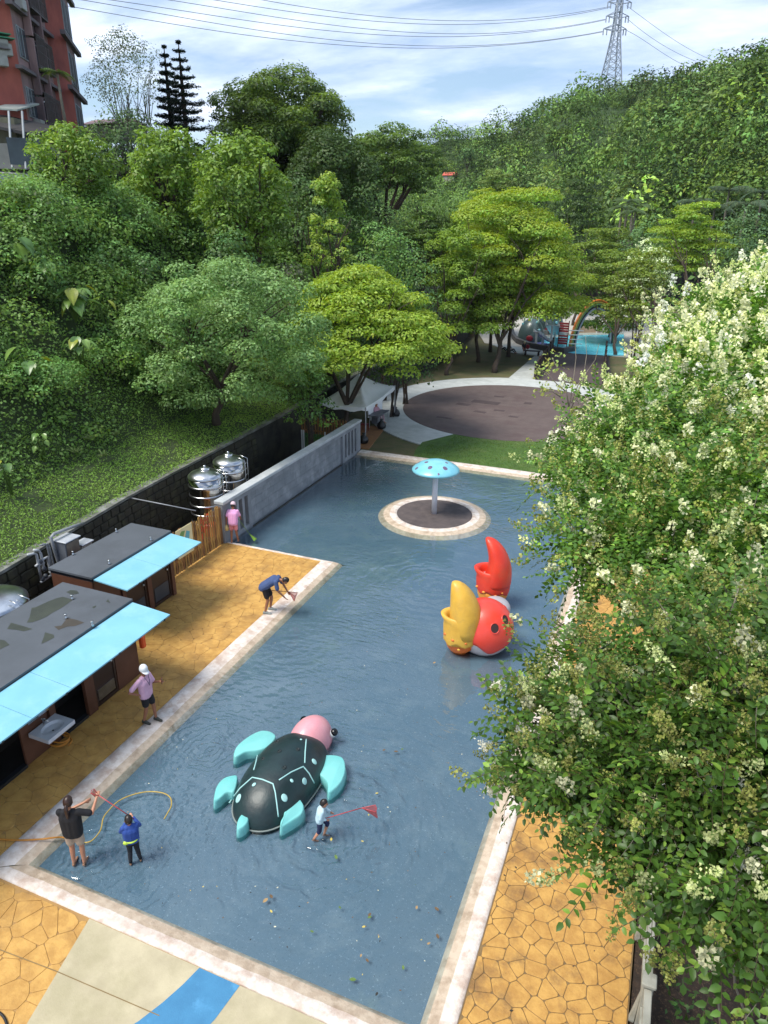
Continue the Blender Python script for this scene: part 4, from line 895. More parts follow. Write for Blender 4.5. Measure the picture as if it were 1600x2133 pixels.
def hut(label, xb, xf, y0, y1, h, xc, fronts, seams):
    T = thing('changing_hut', label, 'hut', ((xb + xf) / 2, (y0 + y1) / 2, ZD))
    m = MB(); m.prism([(xb - .03, y0 - .04), (xf + .05, y0 - .04), (xf + .05, y1 + .04), (xb - .03, y1 + .04)], h - .02, h + .04); m.build('roof', m_roof, T)
    m = MB(); m.prism([(xb, y0), (xf + .06, y0), (xf + .06, y1 + .05), (xb, y1 + .05)], h - .13, h - .022); m.build('roof_edge', m_edge, T)
    m = MB(); m.box((xb + .03, (y0 + y1) / 2, h / 2), (.05, y1 - y0 - .08, h - .14)); m.build('back_wall', m_brown, T)
    for yy_ in (y0 + .02, y1 - .02):
        m = MB(); m.box(((xb + xf) / 2, yy_, h / 2 - .03), (xf - xb - .03, .05, h - .2)); m.build('side_wall', m_brown, T)
    m = MB(); m.box(((xb + xf) / 2, (y0 + y1) / 2, ZD + .01), (xf - xb - .1, y1 - y0 - .1, .02)); m.build('floor', m_int, T)
    m = MB(); m.box((xf - .9, (y0 + y1) / 2, h / 2), (.04, y1 - y0 - .12, h - .2)); m.build('inner_partition', m_int, T)
    # canopy panels
    ed = [y0] + seams + [y1]
    for a_, b_ in zip(ed[:-1], ed[1:]):
        m = MB(); z0, z1 = h - .03, h - .12; e = .005
        m.add([(xf + .07, a_ + e, z0 - .035), (xc, a_ + e, z1 - .035), (xc, b_ - e, z1 - .035), (xf + .07, b_ - e, z0 - .035), (xf + .07, a_ + e, z0), (xc, a_ + e, z1), (xc, b_ - e, z1), (xf + .07, b_ - e, z0)],
              [(3, 2, 1, 0), (4, 5, 6, 7), (0, 1, 5, 4), (1, 2, 6, 5), (2, 3, 7, 6), (3, 0, 4, 7)]); m.build('canopy_panel', m_cyan, T)
    for yy_ in np.arange(y0 + .5, y1, 1.6):
        m = MB(); m.box(((xf + xc) / 2 + .05, yy_, h - .16), (xc - xf - .1, .05, .06)); m.build('canopy_bracket', m_dkbr, T)
    for a_, b_, kind in fronts:
        w = b_ - a_; yc = (a_ + b_) / 2
        if kind == 'panel':
            m = MB(); m.box((xf - .03, yc, h / 2 - .03), (.06, w - .01, h - .2)); m.build('front_panel', m_brown, T)
        elif kind == 'post':
            m = MB(); m.box((xf, yc, h / 2 - .03), (.10, w - .01, h - .2)); m.build('door_post', m_brown, T)
        elif kind == 'step':
            m = MB(); m.box((xf - .02, yc, ZD + .04), (.12, w, .08)); m.build('threshold', M('dark_sill', '#23262c', '#1b1d21', 3, .5), T)
        elif kind in ('door', 'louvre'):
            d = MB(); d.box((xf - .045, yc, h / 2 - .03), (.045, w - .02, h - .22)); dd = d.build('door', m_dkbr, T)
            k = MB(); k.cs = True; k.ell((xf + .015, b_ - .12, 1.08), (.035, .035, .035), 10, 6); k.build('handle', m_steel, dd)
            m = MB()
            for q in (a_ + .035, b_ - .035): m.box((xf - .01, q, h / 2 - .03), (.03, .05, h - .24))
            m.box((xf - .01, yc, .13), (.03, w - .13, .09)); m.box((xf - .01, yc, h - .22), (.03, w - .13, .08)); m.build('door_frame', m_dkbr, dd)
            if kind == 'louvre':
                for q in range(7):
                    m = MB(); m.box((xf - .008, yc, .25 + q * .045), (.03, w - .2, .028)); m.build('louvre_slat', m_steel, dd)
            else:
                m = MB(); m.box((xf - .015, yc, .45), (.012, w - .22, .48)); m.build('vent_panel', M('grey_vent', '#3d434b', '#353a42', 3, .4), dd)
    return T
H1 = 2.3
fr1 = [(11.40, 12.18, 'panel'), (10.62, 11.38, 'louvre'), (10.30, 10.6, 'post'), (9.42, 10.28, 'step'), (9.22, 9.40, 'post'), (8.45, 9.20, 'panel'), (7.5, 8.43, 'step'), (7.3, 7.48, 'post'), (6.4, 7.28, 'door'), (5.2, 6.38, 'panel'), (4.2, 5.18, 'step'), (3.5, 4.18, 'panel')]
hut('near changing hut with peeling grey roof and light blue canopy', -14.1, -11.85, 3.5, 12.22, H1, -10.62, fr1, [5.9, 7.9, 8.95])
fr2 = [(16.02, 16.18, 'post'), (15.12, 16.0, 'door'), (14.9, 15.1, 'post'), (14.02, 14.88, 'door'), (13.85, 14.0, 'post'), (12.88, 13.83, 'panel')]
hut('far changing hut with plain grey roof and light blue canopy beside the wooden fence', -15.2, -13.72, 12.85, 16.2, 2.25, -12.52, fr2, [14.35])
# worn patches on the near roof: torn felt
def roof_poly(name, pix, z, mat, par=None):
    P = [G(*p, z) for p in pix]; m = MB(); n = len(P); m.add([(p[0], p[1], z) for p in P], [tuple(range(n))]); return m
Zr = H1 + .0445
pa = [[(56, 1297), (62, 1285), (66, 1266), (74, 1265), (100, 1253), (118, 1246), (131, 1243), (152, 1249), (140, 1258), (125, 1268), (108, 1277), (98, 1284), (85, 1290), (68, 1296)],
      [(113, 1305), (128, 1303), (140, 1287), (160, 1291), (176, 1297), (155, 1304), (140, 1305), (122, 1312)], [(15, 1310), (23, 1297), (45, 1303), (68, 1310), (50, 1315), (35, 1312)],
      [(86, 1341), (92, 1325), (94, 1317), (112, 1322), (113, 1328), (100, 1335)], [(138, 1233), (147, 1229), (160, 1230), (165, 1236), (150, 1239)], [(221, 1253), (225, 1248), (230, 1256)], [(0, 1340), (0, 1332), (10, 1334), (20, 1343), (5, 1350), (0, 1353)], [(192, 1264), (200, 1261), (200, 1264), (194, 1267)]]
T = thing('roof_patch', 'torn dark patches in the felt on the near hut roof', 'patch', (-12.8, 10, Zr))
m_p1 = M('exposed_roof_board', '#353a36', '#3f443c', 2, .5, bump=.002); m_p2 = M('brown_exposed_roof', '#4a4138', '#3f3a33', 2, .6)
for i, p in enumerate(pa): roof_poly('patch', p, Zr, None).build('torn_patch', m_p2 if i == 1 else m_p1, T)
# small roof bolts
for lab, pts, z in (('small grey roof bolt on the near hut roof or its canopy', [(137, 1285), (192, 1300), (150, 1245)], H1 + .04), ('small grey roof bolt on the far hut roof', [(227, 1172), (314, 1123), (242, 1106), (152, 1153)], 2.29)):
    for px, py in pts:
        p = G(px, py, z + .05); m = MB(); m.cs = True; m.lathe([(.045, -.05), (.04, 0), (.018, .015), (.018, .05), (.03, .055), (.03, .075), (.005, .08)], tuple(p), 10)
        tag(m.build('roof_bolt', m_steel), lab, 'bolt', 'roof bolts')
# sink and mirror
T = thing('wash_basin', 'white wall-mounted wash basin under the near hut canopy', 'basin', (-11.6, 8.95, .85))
m = MB(); xa, xb_, ya, yb = -11.8, -11.22, 8.60, 9.36; zt = .86; n = 20
cx_, cy_ = (xa + xb_) / 2 + .02, (ya + yb) / 2
outer = [(xa, ya), (xb_, ya), (xb_, yb), (xa, yb)]
def rect_ring(x0, x1, y0, y1, z, k=20):
    P = []
    for i in range(k):
        a = 2 * math.pi * (i + .5) / k; c_, s_ = math.cos(a), math.sin(a); q = 1 / max(abs(c_), abs(s_)); P.append(((x0 + x1) / 2 + (x1 - x0) / 2 * c_ * q, (y0 + y1) / 2 + (y1 - y0) / 2 * s_ * q, z))
    return P
def el_ring(rx, ry, z, k=20): return [(cx_ + rx * math.cos(2 * math.pi * (i + .5) / k), cy_ + ry * math.sin(2 * math.pi * (i + .5) / k), z) for i in range(k)]
m.cs = False; m.loft([rect_ring(xa + .05, xb_ - .05, ya + .08, yb - .08, zt - .16), rect_ring(xa, xb_, ya, yb, zt - .10), rect_ring(xa, xb_, ya, yb, zt), el_ring(.20, .27, zt - .003), el_ring(.17, .23, zt - .06), el_ring(.06, .08, zt - .10)])
m.build('bowl', M('white_ceramic', '#d3d6dc', '#c6c9d2', 3, .2, coat=.4), T)
m = MB(); m.lathe([(.02, 0), (.02, .008)], (cx_, cy_, zt - .098), 10); m.build('drain', M('black_hole', '#0b0b0c'), T)
m = MB(); m.cs = True; m.tube([(-11.74, 8.98, zt), (-11.74, 8.98, zt + .13), (-11.70, 8.98, zt + .16), (-11.58, 8.98, zt + .12)], .016, 8); m.tube([(-11.74, 8.98, zt + .13), (-11.70, 8.92, zt + .2)], .010, 6); m.build('tap', m_steel, T)
m = MB(); m.box((-11.81, 8.98, 1.42), (.015, .66, .72)); o = m.build('mirror', M('mirror_glass', '#d8dde0', '#d8dde0', 3, .04, metal=1.0)); tag(o, 'mirror fixed above the white wash basin', 'mirror')
m = MB(); m.box((-11.79, 9.31, 1.28), (.03, .09, .16), 0, .008); tag(m.build('soap_dispenser', M('cream_plastic', '#cfc9b8', rough=.4)), 'small cream box on the door post right of the mirror', 'dispenser')
# life ring box / orange thing on hut corner
T = thing('fire_hose_box', 'orange red rescue box mounted on the far corner of the near hut', 'rescue box', (-11.75, 12.3, 1.5))
m_or = M('orange_red_plastic', '#e0521d', '#cf4a1a', 3, .4)
m = MB(); m.box((-11.76, 12.34, 1.25), (.14, .16, .85), 0, .03); m.build('box_body', m_or, T); m = MB(); m.box((-11.73, 12.36, 1.72), (.22, .22, .12), 0, .05); m.build('lid', m_or, T)
# wall behind the huts: pipes
m_pipe = M('grey_pvc_pipe', '#8b8f93', '#76797d', 4, .4); m_pipe_l = M('pale_pvc_pipe', '#b5b8ba', '#9da1a3', 4, .4)
def pipe(name, label, pts, rr, mat, cat='pipe', group=None):
    m = MB(); m.cs = True; m.tube(pts, rr, 8); return tag(m.build(name, mat), label, cat, group)
Xp = lambda px, py, x=-16.0: AX(px, py, x)
pipe('drain_pipe', 'long grey pipe running along the retaining wall top and bending down left of the cabinet', [Xp(175, 1090, -16.4), Xp(155, 1096), Xp(112, 1112), Xp(106, 1120), Xp(112, 1140), Xp(122, 1172), Xp(130, 1200)], .05, m_pipe)
for lab, dx in (('thin grey pipe bending over the wall left of the long grey pipe', 0), ('second thin grey pipe bending over the wall, farthest left of the pair', -5)):
    pipe('thin_pipe', lab, [Xp(88 + dx, 1136), Xp(99 + dx, 1133), Xp(103 + dx, 1138), Xp(113 + dx, 1180), Xp(118 + dx, 1200)], .025, m_pipe)
T = thing('pipe_manifold', 'grey plumbing manifold with valves on the wall behind the steel tank', 'plumbing', Xp(90, 1190))
m = MB(); m.cs = True
for pts in ([(57, 1156), (70, 1153), (76, 1155), (80, 1175), (86, 1205)], [(70, 1146), (80, 1146), (85, 1153), (90, 1175), (92, 1190)], [(74, 1180), (92, 1164), (98, 1160), (102, 1175), (106, 1195)], [(85, 1213), (107, 1198), (104, 1190)], [(78, 1178), (92, 1172)]):
    m.tube([Xp(*p) for p in pts], .038, 8)
m.build('pipework', m_pipe_l, T); m = MB(); m.cs = True
for px, py in ((88, 1206), (95, 1200), (84, 1170), (92, 1185)): m.ell(Xp(px, py), (.07, .07, .08), 10, 6)
m.build('valve', M('dark_valve', '#50545a', '#3f4247', 3, .5), T)
# cabinets
def cabinet(lab, px, py, xx, w, d, h, mt, extra):
    p = AX(px, py, xx); T = thing('electrical_cabinet', lab, 'cabinet', (p[0], p[1], p[2] - h))
    m = MB(); m.box((p[0], p[1], p[2] - h / 2), (d, w, h), 0, .01); m.build('cabinet_body', mt, T)
    m = MB(); m.box((p[0] + .02, p[1], p[2] + .02), (d + .1, w + .06, .04), 0, .01); m.build('cabinet_roof', M('pale_metal_roof', '#c6cad0', '#b4b8be', 3, .35, metal=.3), T)
    m = MB(); m.box((p[0] + d / 2 + .01, p[1], p[2] - h * .5), (.02, w - .08, h - .1)); dr = m.build('door', extra, T)
    m = MB(); m.box((p[0] + d / 2 + .03, p[1] + w * .32, p[2] - h * .5), (.03, .03, .12)); m.build('handle', m_steel, dr)
    return p
p = cabinet('grey electrical cabinet with pale slanted roof behind the far hut', 137, 1122, -15.85, .55, .45, 1.0, M('steel_grey_paint', '#5b5f66', '#676b72', 3, .4), M('tan_steel', '#9a8f80', '#857b6f', 4, .4, metal=.4))
cabinet('small cream electrical cabinet right of the grey one', 173, 1130, -15.85, .42, .3, .75, M('cream_steel', '#d8d6c8', '#cbc8b8', 3, .45), M('cream_steel', '#d8d6c8'))
pipe('white_pole', 'thin white pole spanning from the retaining wall to the fence', [Xp(272, 1037, -16.95), AX(408, 1064, -14.55)], .022, m_pipe, 'pole')

# ------------------------------------------------------------------ steel water tanks
m_ss = M('polished_stainless', '#c9c6c2', '#a9a7a6', 3, .10, metal=1.0, bump=.002, bscale=3); m_ss2 = M('satin_stainless', '#cfd1d4', '#b6b8ba', 4, .28, metal=1.0)
def tank(label, c, R, top, z0=.35):
    T = thing('water_tank', label, 'water tank', (c[0], c[1], 0)); m = MB(); m.cs = True; h = top - z0
    m.lathe([(R * .96, z0), (R, z0 + .04)] + [(R, z0 + h * q) for q in (.2, .5, .8)] + [(R, top)], (c[0], c[1], 0), 48); m.build('tank_body', m_ss, T)
    m = MB(); m.cs = True; m.lathe([(R * 1.02, top - .02), (R * 1.02, top + .03), (R * .85, top + .13), (R * .55, top + .21), (R * .3, top + .26), (.02, top + .28)], (c[0], c[1], 0), 48, cap=False); m.build('dome', m_ss2, T)
    m = MB(); m.cs = True; m.lathe([(R * .3, top + .25), (R * .3, top + .31), (R * .24, top + .34), (.02, top + .36)], (c[0], c[1], 0), 24, cap=False); m.ell((c[0], c[1], top + .38), (.06, .06, .05), 10, 6); m.build('hatch', m_ss2, T)
    for q in (.12, .3, .48, .66, .84):
        m = MB(); m.cs = True; zc = z0 + h * q; m.lathe([(R, zc - .035), (R + .022, zc - .02), (R + .022, zc + .02), (R, zc + .035)], (c[0], c[1], 0), 48, cap=False); m.build('band', m_ss2, T)
    a = math.radians(15); m = MB(); m.cs = True; px_, py_ = c[0] + (R + .10) * math.cos(a), c[1] + (R + .10) * math.sin(a); s = (-math.sin(a) * .17, math.cos(a) * .17)
    for k in (-1, 1): m.tube([(px_ + s[0] * k, py_ + s[1] * k, z0 - .1), (px_ + s[0] * k, py_ + s[1] * k, top + .12), (px_ + s[0] * k - .28 * math.cos(a), py_ + s[1] * k - .28 * math.sin(a), top + .24)], .016, 6)
    for q in range(9): zc = z0 + .1 + q * (h / 8.5); m.tube([(px_ + s[0], py_ + s[1], zc), (px_ - s[0], py_ - s[1], zc)], .012, 6)
    m.build('ladder', m_steel, T)
    m = MB()
    for k in range(4): aa = k * math.pi / 2 + .4; m.box((c[0] + R * .75 * math.cos(aa), c[1] + R * .75 * math.sin(aa), z0 / 2), (.1, .1, z0))
    m.build('stand', m_steel, T)
tank('nearer of the two stainless water tanks behind the wooden fence', (-15.55, 20.75), .64, 2.38)
tank('farther stainless water tank behind the grey concrete wall', (-15.7, 22.55), .62, 2.38)
tank('large stainless tank with white shiny dome behind the near hut', (-15.25, 10.85), .93, 2.18)
m = MB(); m.box((-14.95, 19.9, .62), (.5, .4, .5), .2, .04); tag(m.build('orange_pump_cover', m_or), 'orange pump cover under the nearer stainless tank', 'pump cover')

# ------------------------------------------------------------------ right hand concrete rail fence
m_fc = M('mossy_pale_concrete', '#a9a697', '#8f8d7e', 3, .85, bump=.006, bscale=20, c3='#77766a', s3=2.5, l3=.52, h3=.7)
T = thing('concrete_fence', 'pale concrete post and rail fence along the right side of the orange paving', 'fence', (1.15, 8, 0))
ys_ = [3.7 + 1.42 * i for i in range(21)]
for yy_ in ys_:
    m = MB(); m.box((1.17, yy_, .47), (.15, .17, .98), 0, .01); m.box((1.17, yy_, .99), (.21, .23, .07), 0, .015)
    m.add([(1.08, yy_ - .05, .02), (1.08, yy_ + .05, .02), (1.00, yy_ + .04, .02), (1.00, yy_ - .04, .02), (1.095, yy_ - .05, .7), (1.095, yy_ + .05, .7)], [(0, 4, 3), (1, 2, 5), (3, 4, 5, 2), (0, 3, 2, 1), (0, 1, 5, 4)])
    m.build('post', m_fc, T)
for a_, b_ in zip(ys_[:-1], ys_[1:]):
    for z in (.86, .45):
        m = MB(); m.box((1.17, (a_ + b_) / 2, z), (.11, b_ - a_ - .175, .12), 0, .01); m.build('rail', m_fc, T)
# dark earth bank and undergrowth behind it
m = MB(); V = []
for i, y in enumerate(np.arange(0, 46, 1.5)):
    for x, z in ((1.03, -.02), (1.6, -.05), (2.6, -.5), (4.5, -1.6), (9, -2.6)): V.append((x, y, z + .12 * (vnoise(x, y, 1.1) - .5)))
ny = len(V) // 5; m.cs = True; m.add(V, [(i * 5 + j, i * 5 + j + 1, i * 5 + j + 6, i * 5 + j + 5) for i in range(ny - 1) for j in range(4)])
struct('right_bank', m, M('leaf_litter', '#3a2c20', '#2b2219', 8, .95, bump=.03, bscale=14, c3='#5a4634', s3=18, l3=.55, h3=.62), smooth=True)
bpy.data.objects['ground'].location.z = -3.0

# ------------------------------------------------------------------ mushroom fountain
m_ltb = M('light_blue_fibreglass', '#78bccb', '#6db3c3', 2, .35, coat=.3, c3='#8fcad2', s3=1.5, l3=.5, h3=.8, bump=.004, bscale=10)
m_wpt = M('white_pole_paint', '#c9cdd6', '#bcc0ca', 3, .35, coat=.2)
T = thing('mushroom_fountain', 'light blue mushroom fountain with purple spots on a white pole', 'fountain', (IC[0], IC[1], .05)); Cx, Cy = IC[0] - .02, IC[1]
RM, ZM, HM = .98, 2.00, .40
def dome_z(q): return ZM + HM * (1 - q * q) ** .8 if q < 1 else ZM
m = MB(); m.cs = True; m.tube([(Cx, Cy, 0), (Cx, Cy, 2.05)], .115, 20); m.build('pole', m_wpt, T)
m = MB(); m.cs = True; m.lathe([(.12, ZM - .04), (.6, ZM - .07), (RM * .97, ZM - .06), (RM, ZM - .02)] + [(RM * q, dome_z(q)) for q in (.985, .95, .9, .8, .65, .5, .35, .2, .08, .01)], (Cx, Cy, 0), 56); m.build('cap', m_ltb, T)
m_spot = M('purple_spot', '#6f5c78', '#5f4e68', 3, .4)
for a, q, s in ((80, .55, .12), (-95, .62, .105), (-38, .66, .11), (35, .78, .09), (140, .72, .09), (178, .80, .10), (215, .42, .10), (-140, .86, .08), (5, .45, .08), (110, .9, .07), (-65, .9, .05)):
    a = math.radians(a); m = MB(); m.cs = True; c0 = (RM * q * math.cos(a), RM * q * math.sin(a)); V = []
    for rr_, n in ((0, 1), (.5, 14), (1, 14)):
        for j in range(n):
            th = 2 * math.pi * j / n; x, y = c0[0] + s * rr_ * math.cos(th), c0[1] + s * rr_ * math.sin(th); V.append((Cx + x, Cy + y, dome_z(min(.999, math.hypot(x, y) / RM)) + .006 - (.010 if rr_ == 1 else 0)))
    m.add(V, [(0, 1 + j, 1 + (j + 1) % 14) for j in range(14)] + [(1 + j, 15 + j, 15 + (j + 1) % 14, 1 + (j + 1) % 14) for j in range(14)]); m.build('spot', m_spot, T)

# ------------------------------------------------------------------ turtle
m_shell = M('dark_green_shell', '#0e2224', '#172f30', 2.5, .45, coat=.08, bump=.014, bscale=3.5, c3='#22383a', s3=1.4, l3=.5, h3=.8)
m_teal = M('turquoise_paint', '#7ac4c0', '#70bab7', 2, .42, coat=.2, c3='#6fcbc6', s3=2.0, l3=.5, h3=.8, bump=.004, bscale=8)
m_pink = M('pink_paint', '#dd9aa0', '#d28c95', 2, .38, coat=.3, c3='#e6aeb0', s3=2, l3=.5, h3=.8)
TC = np.array([-6.40, 10.27]); TA = math.radians(-1.0); TR = (.80, 1.40, .74)
T = thing('turtle_sculpture', 'dark green turtle play sculpture with turquoise flippers and pink head lying in the pool', 'sculpture', (TC[0], TC[1], -.1))
cT, sT = math.cos(TA), math.sin(TA)
def tw(u, v): return (TC[0] + u * cT - v * sT, TC[1] + u * sT + v * cT)
def shell_z(u, v):
    q = 1 - (abs(u) / TR[0]) ** 2.3 - (abs(v) / TR[1]) ** 2.3; return TR[2] * max(q, 0) ** .55
m = MB(); m.cs = True; V = []; NR, NA = 16, 56
for i in range(NR + 1):
    f = math.sin(i / NR * math.pi / 2)
    for j in range(NA):
        a = 2 * math.pi * j / NA; ca, sa = math.cos(a), math.sin(a); k = (abs(ca) ** 2.3 + abs(sa) ** 2.3) ** (-1 / 2.3); u, v = TR[0] * f * ca * k, TR[1] * f * sa * k; x, y = tw(u, v); V.append((x, y, max(shell_z(u, v), 0) if i < NR else 0))
V += [(p[0], p[1], -.12) for p in V[-NA:]]
m.add(V, [((i * NA + j), ((i + 1) * NA + j), ((i + 1) * NA + (j + 1) % NA), (i * NA + (j + 1) % NA)) for i in range(NR + 1) for j in range(NA)]); m.build('shell', m_shell, T)
# rim
rim = [(*tw(TR[0] * 1.01 * math.cos(a) * (abs(math.cos(a)) ** 2.3 + abs(math.sin(a)) ** 2.3) ** (-1 / 2.3), TR[1] * 1.01 * math.sin(a) * (abs(math.cos(a)) ** 2.3 + abs(math.sin(a)) ** 2.3) ** (-1 / 2.3)), .0) for a in np.linspace(0, 2 * math.pi, 60)]
m = MB(); m.cs = True; m.tube(rim, .018, 6, cap=False); m.build('shell_rim', M('pale_rim', '#6d7876', '#7c8480', 6, .7), T)
m_line = M('pale_turquoise_line', '#a3cfcc', '#93c2c0', 5, .5)
def on_shell(px, py):
    """point of the shell seen along the photograph's ray"""
    d = ray(px, py); o_ = np.array([0, 0, CH]); best = None
    for t in np.linspace((1.2 - CH) / d[2], (0 - CH) / d[2], 260):
        p = o_ + d * t; x, y = p[0] - TC[0], p[1] - TC[1]; u, v = x * cT + y * sT, -x * sT + y * cT
        if p[2] <= shell_z(u, v) + .004: return p
    return o_ + d * ((.02 - CH) / d[2])
def zoom(p): return (400 + p[0] / 3.2, 1400 + p[1] / 3.2)
for ln in ([(248, 872), (320, 775), (402, 702), (470, 716), (540, 745), (555, 800), (566, 880), (576, 965)], [(580, 720), (660, 668), (742, 630), (780, 675), (815, 740)], [(762, 448), (755, 530), (752, 606)], [(442, 528), (428, 595), (412, 652)]):
    pts = []
    for a_, b_ in zip(ln[:-1], ln[1:]):
        for q in np.linspace(0, 1, 6)[:-1]: pts.append(on_shell(*zoom((a_[0] + (b_[0] - a_[0]) * q, a_[1] + (b_[1] - a_[1]) * q))))
    pts.append(on_shell(*zoom(ln[-1]))); m = MB(); m.cs = True; m.tube([p + [0, 0, .002] for p in pts], .015, 6); m.build('shell_line', m_line, T)
for px, py, s in ((492, 500, .075), (414, 750, .05), (310, 842, .10), (616, 838, .085), (750, 728, .08), (665, 724, .045), (815, 597, .075), (727, 450, .03)):
    p = on_shell(*zoom((px, py))); e = .02; pu, pv = on_shell(*zoom((px + 8, py))), on_shell(*zoom((px, py + 8))); n = np.cross(pu - p, pv - p); n = n / np.linalg.norm(n); n = n if n[2] > 0 else -n
    q = Vector(n).to_track_quat('Z', 'Y').to_matrix(); m = MB(); m.cs = True; m.ell(p + n * .004, (s * .8, s, .014), 14, 6, q); m.build('shell_spot', m_line, T)
for px, py in ((583, 527), (616, 635), (475, 578), (706, 515), (570, 463)):
    p = on_shell(*zoom((px, py))); m = MB(); m.cs = True; m.lathe([(.045, -.01), (.045, .012), (.02, .012), (.02, -.005)], tuple(p), 12); m.build('nozzle', M('dark_nozzle', '#1a2628', rough=.5), T)
def flipper(pix, z1, name='flipper', zb=-.12):
    P = [G(400 + a / 3.2, 1400 + b / 3.2, z1)[:2] for a, b in pix]; Q = []
    n = len(P)
    for i in range(n):                      # Catmull-Rom outline
        p0, p1, p2, p3 = P[i - 1], P[i], P[(i + 1) % n], P[(i + 2) % n]
        for t in (0, .25, .5, .75): Q.append(.5 * ((2 * p1) + (-p0 + p2) * t + (2 * p0 - 5 * p1 + 4 * p2 - p3) * t * t + (-p0 + 3 * p1 - 3 * p2 + p3) * t ** 3))
    Q = np.array(Q); c = Q.mean(0); nrm_ = []
    for i in range(len(Q)):
        t = Q[(i + 1) % len(Q)] - Q[i - 1]; nv = np.array([t[1], -t[0]]) / max(np.hypot(*t), 1e-6); nrm_.append(nv)
    nrm_ = np.array(nrm_); ar = np.sum(Q[:, 0] * np.roll(Q[:, 1], -1) - np.roll(Q[:, 0], -1) * Q[:, 1])
    if ar < 0: nrm_ = -nrm_; 
    m = MB(); m.cs = True; rings = []
    for ins, z in ((-.03, zb), (0, z1 - .10), (.006, z1 - .04), (.018, z1 - .010), (.032, z1 - .002)):
        rings.append([(q[0] - nv[0] * ins, q[1] - nv[1] * ins, z) for q, nv in zip(Q, nrm_)])
    if ar < 0: rings = [list(reversed(q)) for q in rings]
    m.loft(rings); return m.build(name, m_teal, T)
flipper([(845, 560), (905, 548), (970, 552), (1012, 575), (1025, 640), (1005, 715), (960, 770), (908, 800), (900, 735), (872, 698), (840, 668)], .21)
flipper([(560, 432), (530, 395), (470, 385), (410, 405), (340, 450), (290, 500), (275, 555), (300, 562), (360, 530), (430, 522), (500, 500)], .21)
flipper([(305, 690), (250, 688), (200, 710), (160, 760), (142, 840), (150, 862), (190, 838), (235, 800), (285, 790)], .21)
flipper([(708, 840), (735, 860), (748, 895), (735, 940), (690, 975), (630, 1012), (590, 1030), (588, 990), (608, 950), (612, 905), (650, 878)], .23)
flipper([(355, 928), (376, 945), (378, 985), (355, 1020), (318, 1045), (297, 1040), (300, 990), (322, 950)], .22, 'tail')
hp = G(646, 1527, .30)[:2]; m = MB(); m.cs = True; HR = (.46, .64, .60)
q = Matrix.Rotation(TA - .12, 3, 'Z'); m.ell((hp[0], hp[1], .06), HR, 32, 18, q); m.build('head', m_pink, T)
for sx in (-1, 1):
    e = Vector((hp[0], hp[1], .04)) + q @ Vector((sx * .39, .34, .16)); ey = MB(); ey.cs = True; ey.ell(tuple(e), (.095, .095, .10), 16, 10, q); eo = ey.build('eye', M('white_eye', '#c9cfce', rough=.3), T)
    m = MB(); m.cs = True; e2 = e + q @ Vector((sx * .045, .02, .05)); m.ell(tuple(e2), (.092, .092, .09), 14, 8, q); m.build('pupil', M('black_gloss', '#0c0e10', rough=.15), eo)

# ------------------------------------------------------------------ crab
m_red = M('red_paint', '#d93c22', '#cc3320', 2.5, .44, coat=.1, bump=.008, bscale=9, c3='#c24a30', s3=2.2, l3=.52, h3=.75); m_pred = M('pinkish_red_paint', '#dd4a42', '#d6402f', 1.2, .42, coat=.15, c3='#d93a20', s3=.7, l3=.4, h3=.6)
m_yel = M('yellow_paint', '#dcae42', '#cfa03a', 3.0, .48, coat=.08, bump=.008, bscale=9, c3='#c39a48', s3=2.2, l3=.52, h3=.72); m_ora = M('orange_paint', '#d9722a', '#cc6322', 2, .45); m_wht = M('white_grey_paint', '#b3b0b4', '#a29fa4', 2, .5); m_oy = M('orange_yellow_paint', '#e79a3a', '#e08a2e', 2, .4)
T = thing('crab_sculpture', 'red crab play sculpture with one yellow and one red raised claw in the pool', 'sculpture', (-3.75, 17.6, -.1))
SB = np.array([-3.70, 17.25, .60]); RB = np.array([.84, .80, .86])
m = MB(); m.cs = True; rr_ = []; 
def sph_ring(z, k=40, g=1.0): 
    f = math.sqrt(max(0, 1 - ((z - SB[2]) / RB[2]) ** 2)) * g; return [(SB[0] + RB[0] * f * math.cos(2 * math.pi * j / k), SB[1] + RB[1] * f * math.sin(2 * math.pi * j / k), z) for j in range(k)]
m = MB(); m.cs = True; V = []; KA, KZ = 48, 18
for i in range(KZ + 1):
    for j in range(KA):
        a = 2 * math.pi * j / KA; z0 = SB[2] - .30 + .16 * math.sin(a * 3 + 1.2) + .05 * math.sin(a * 7); ph0 = math.asin((z0 - SB[2]) / RB[2]); ph = ph0 + (math.pi / 2 - .01 - ph0) * i / KZ
        V.append((SB[0] + RB[0] * math.cos(ph) * math.cos(a), SB[1] + RB[1] * math.cos(ph) * math.sin(a), SB[2] + RB[2] * math.sin(ph)))
m.add(V, m.ring_faces(KA, KZ + 1)); body = m.build('body', m_pred, T)
m = MB(); m.cs = True; m.loft([sph_ring(z, 40, .985) for z in (-.1, 0, .1, .2, .3, .4, .45)]); m.build('white_belly', m_wht, T)
def sphere_hit(px, py, c, R):
    d = ray(px, py); d = d / np.linalg.norm(d); o_ = np.array([0, 0, CH]); A = d / R; B = (o_ - c) / R; aa, bb, cc_ = A @ A, A @ B, B @ B - 1; q = bb * bb - aa * cc_
    t = (-bb - math.sqrt(max(q, 0))) / aa; p = o_ + d * t; n = (p - c) / R ** 2; return p, n / np.linalg.norm(n)
m_hole = M('dark_hole', '#3a2626', '#2c1d1e', 4, .8)
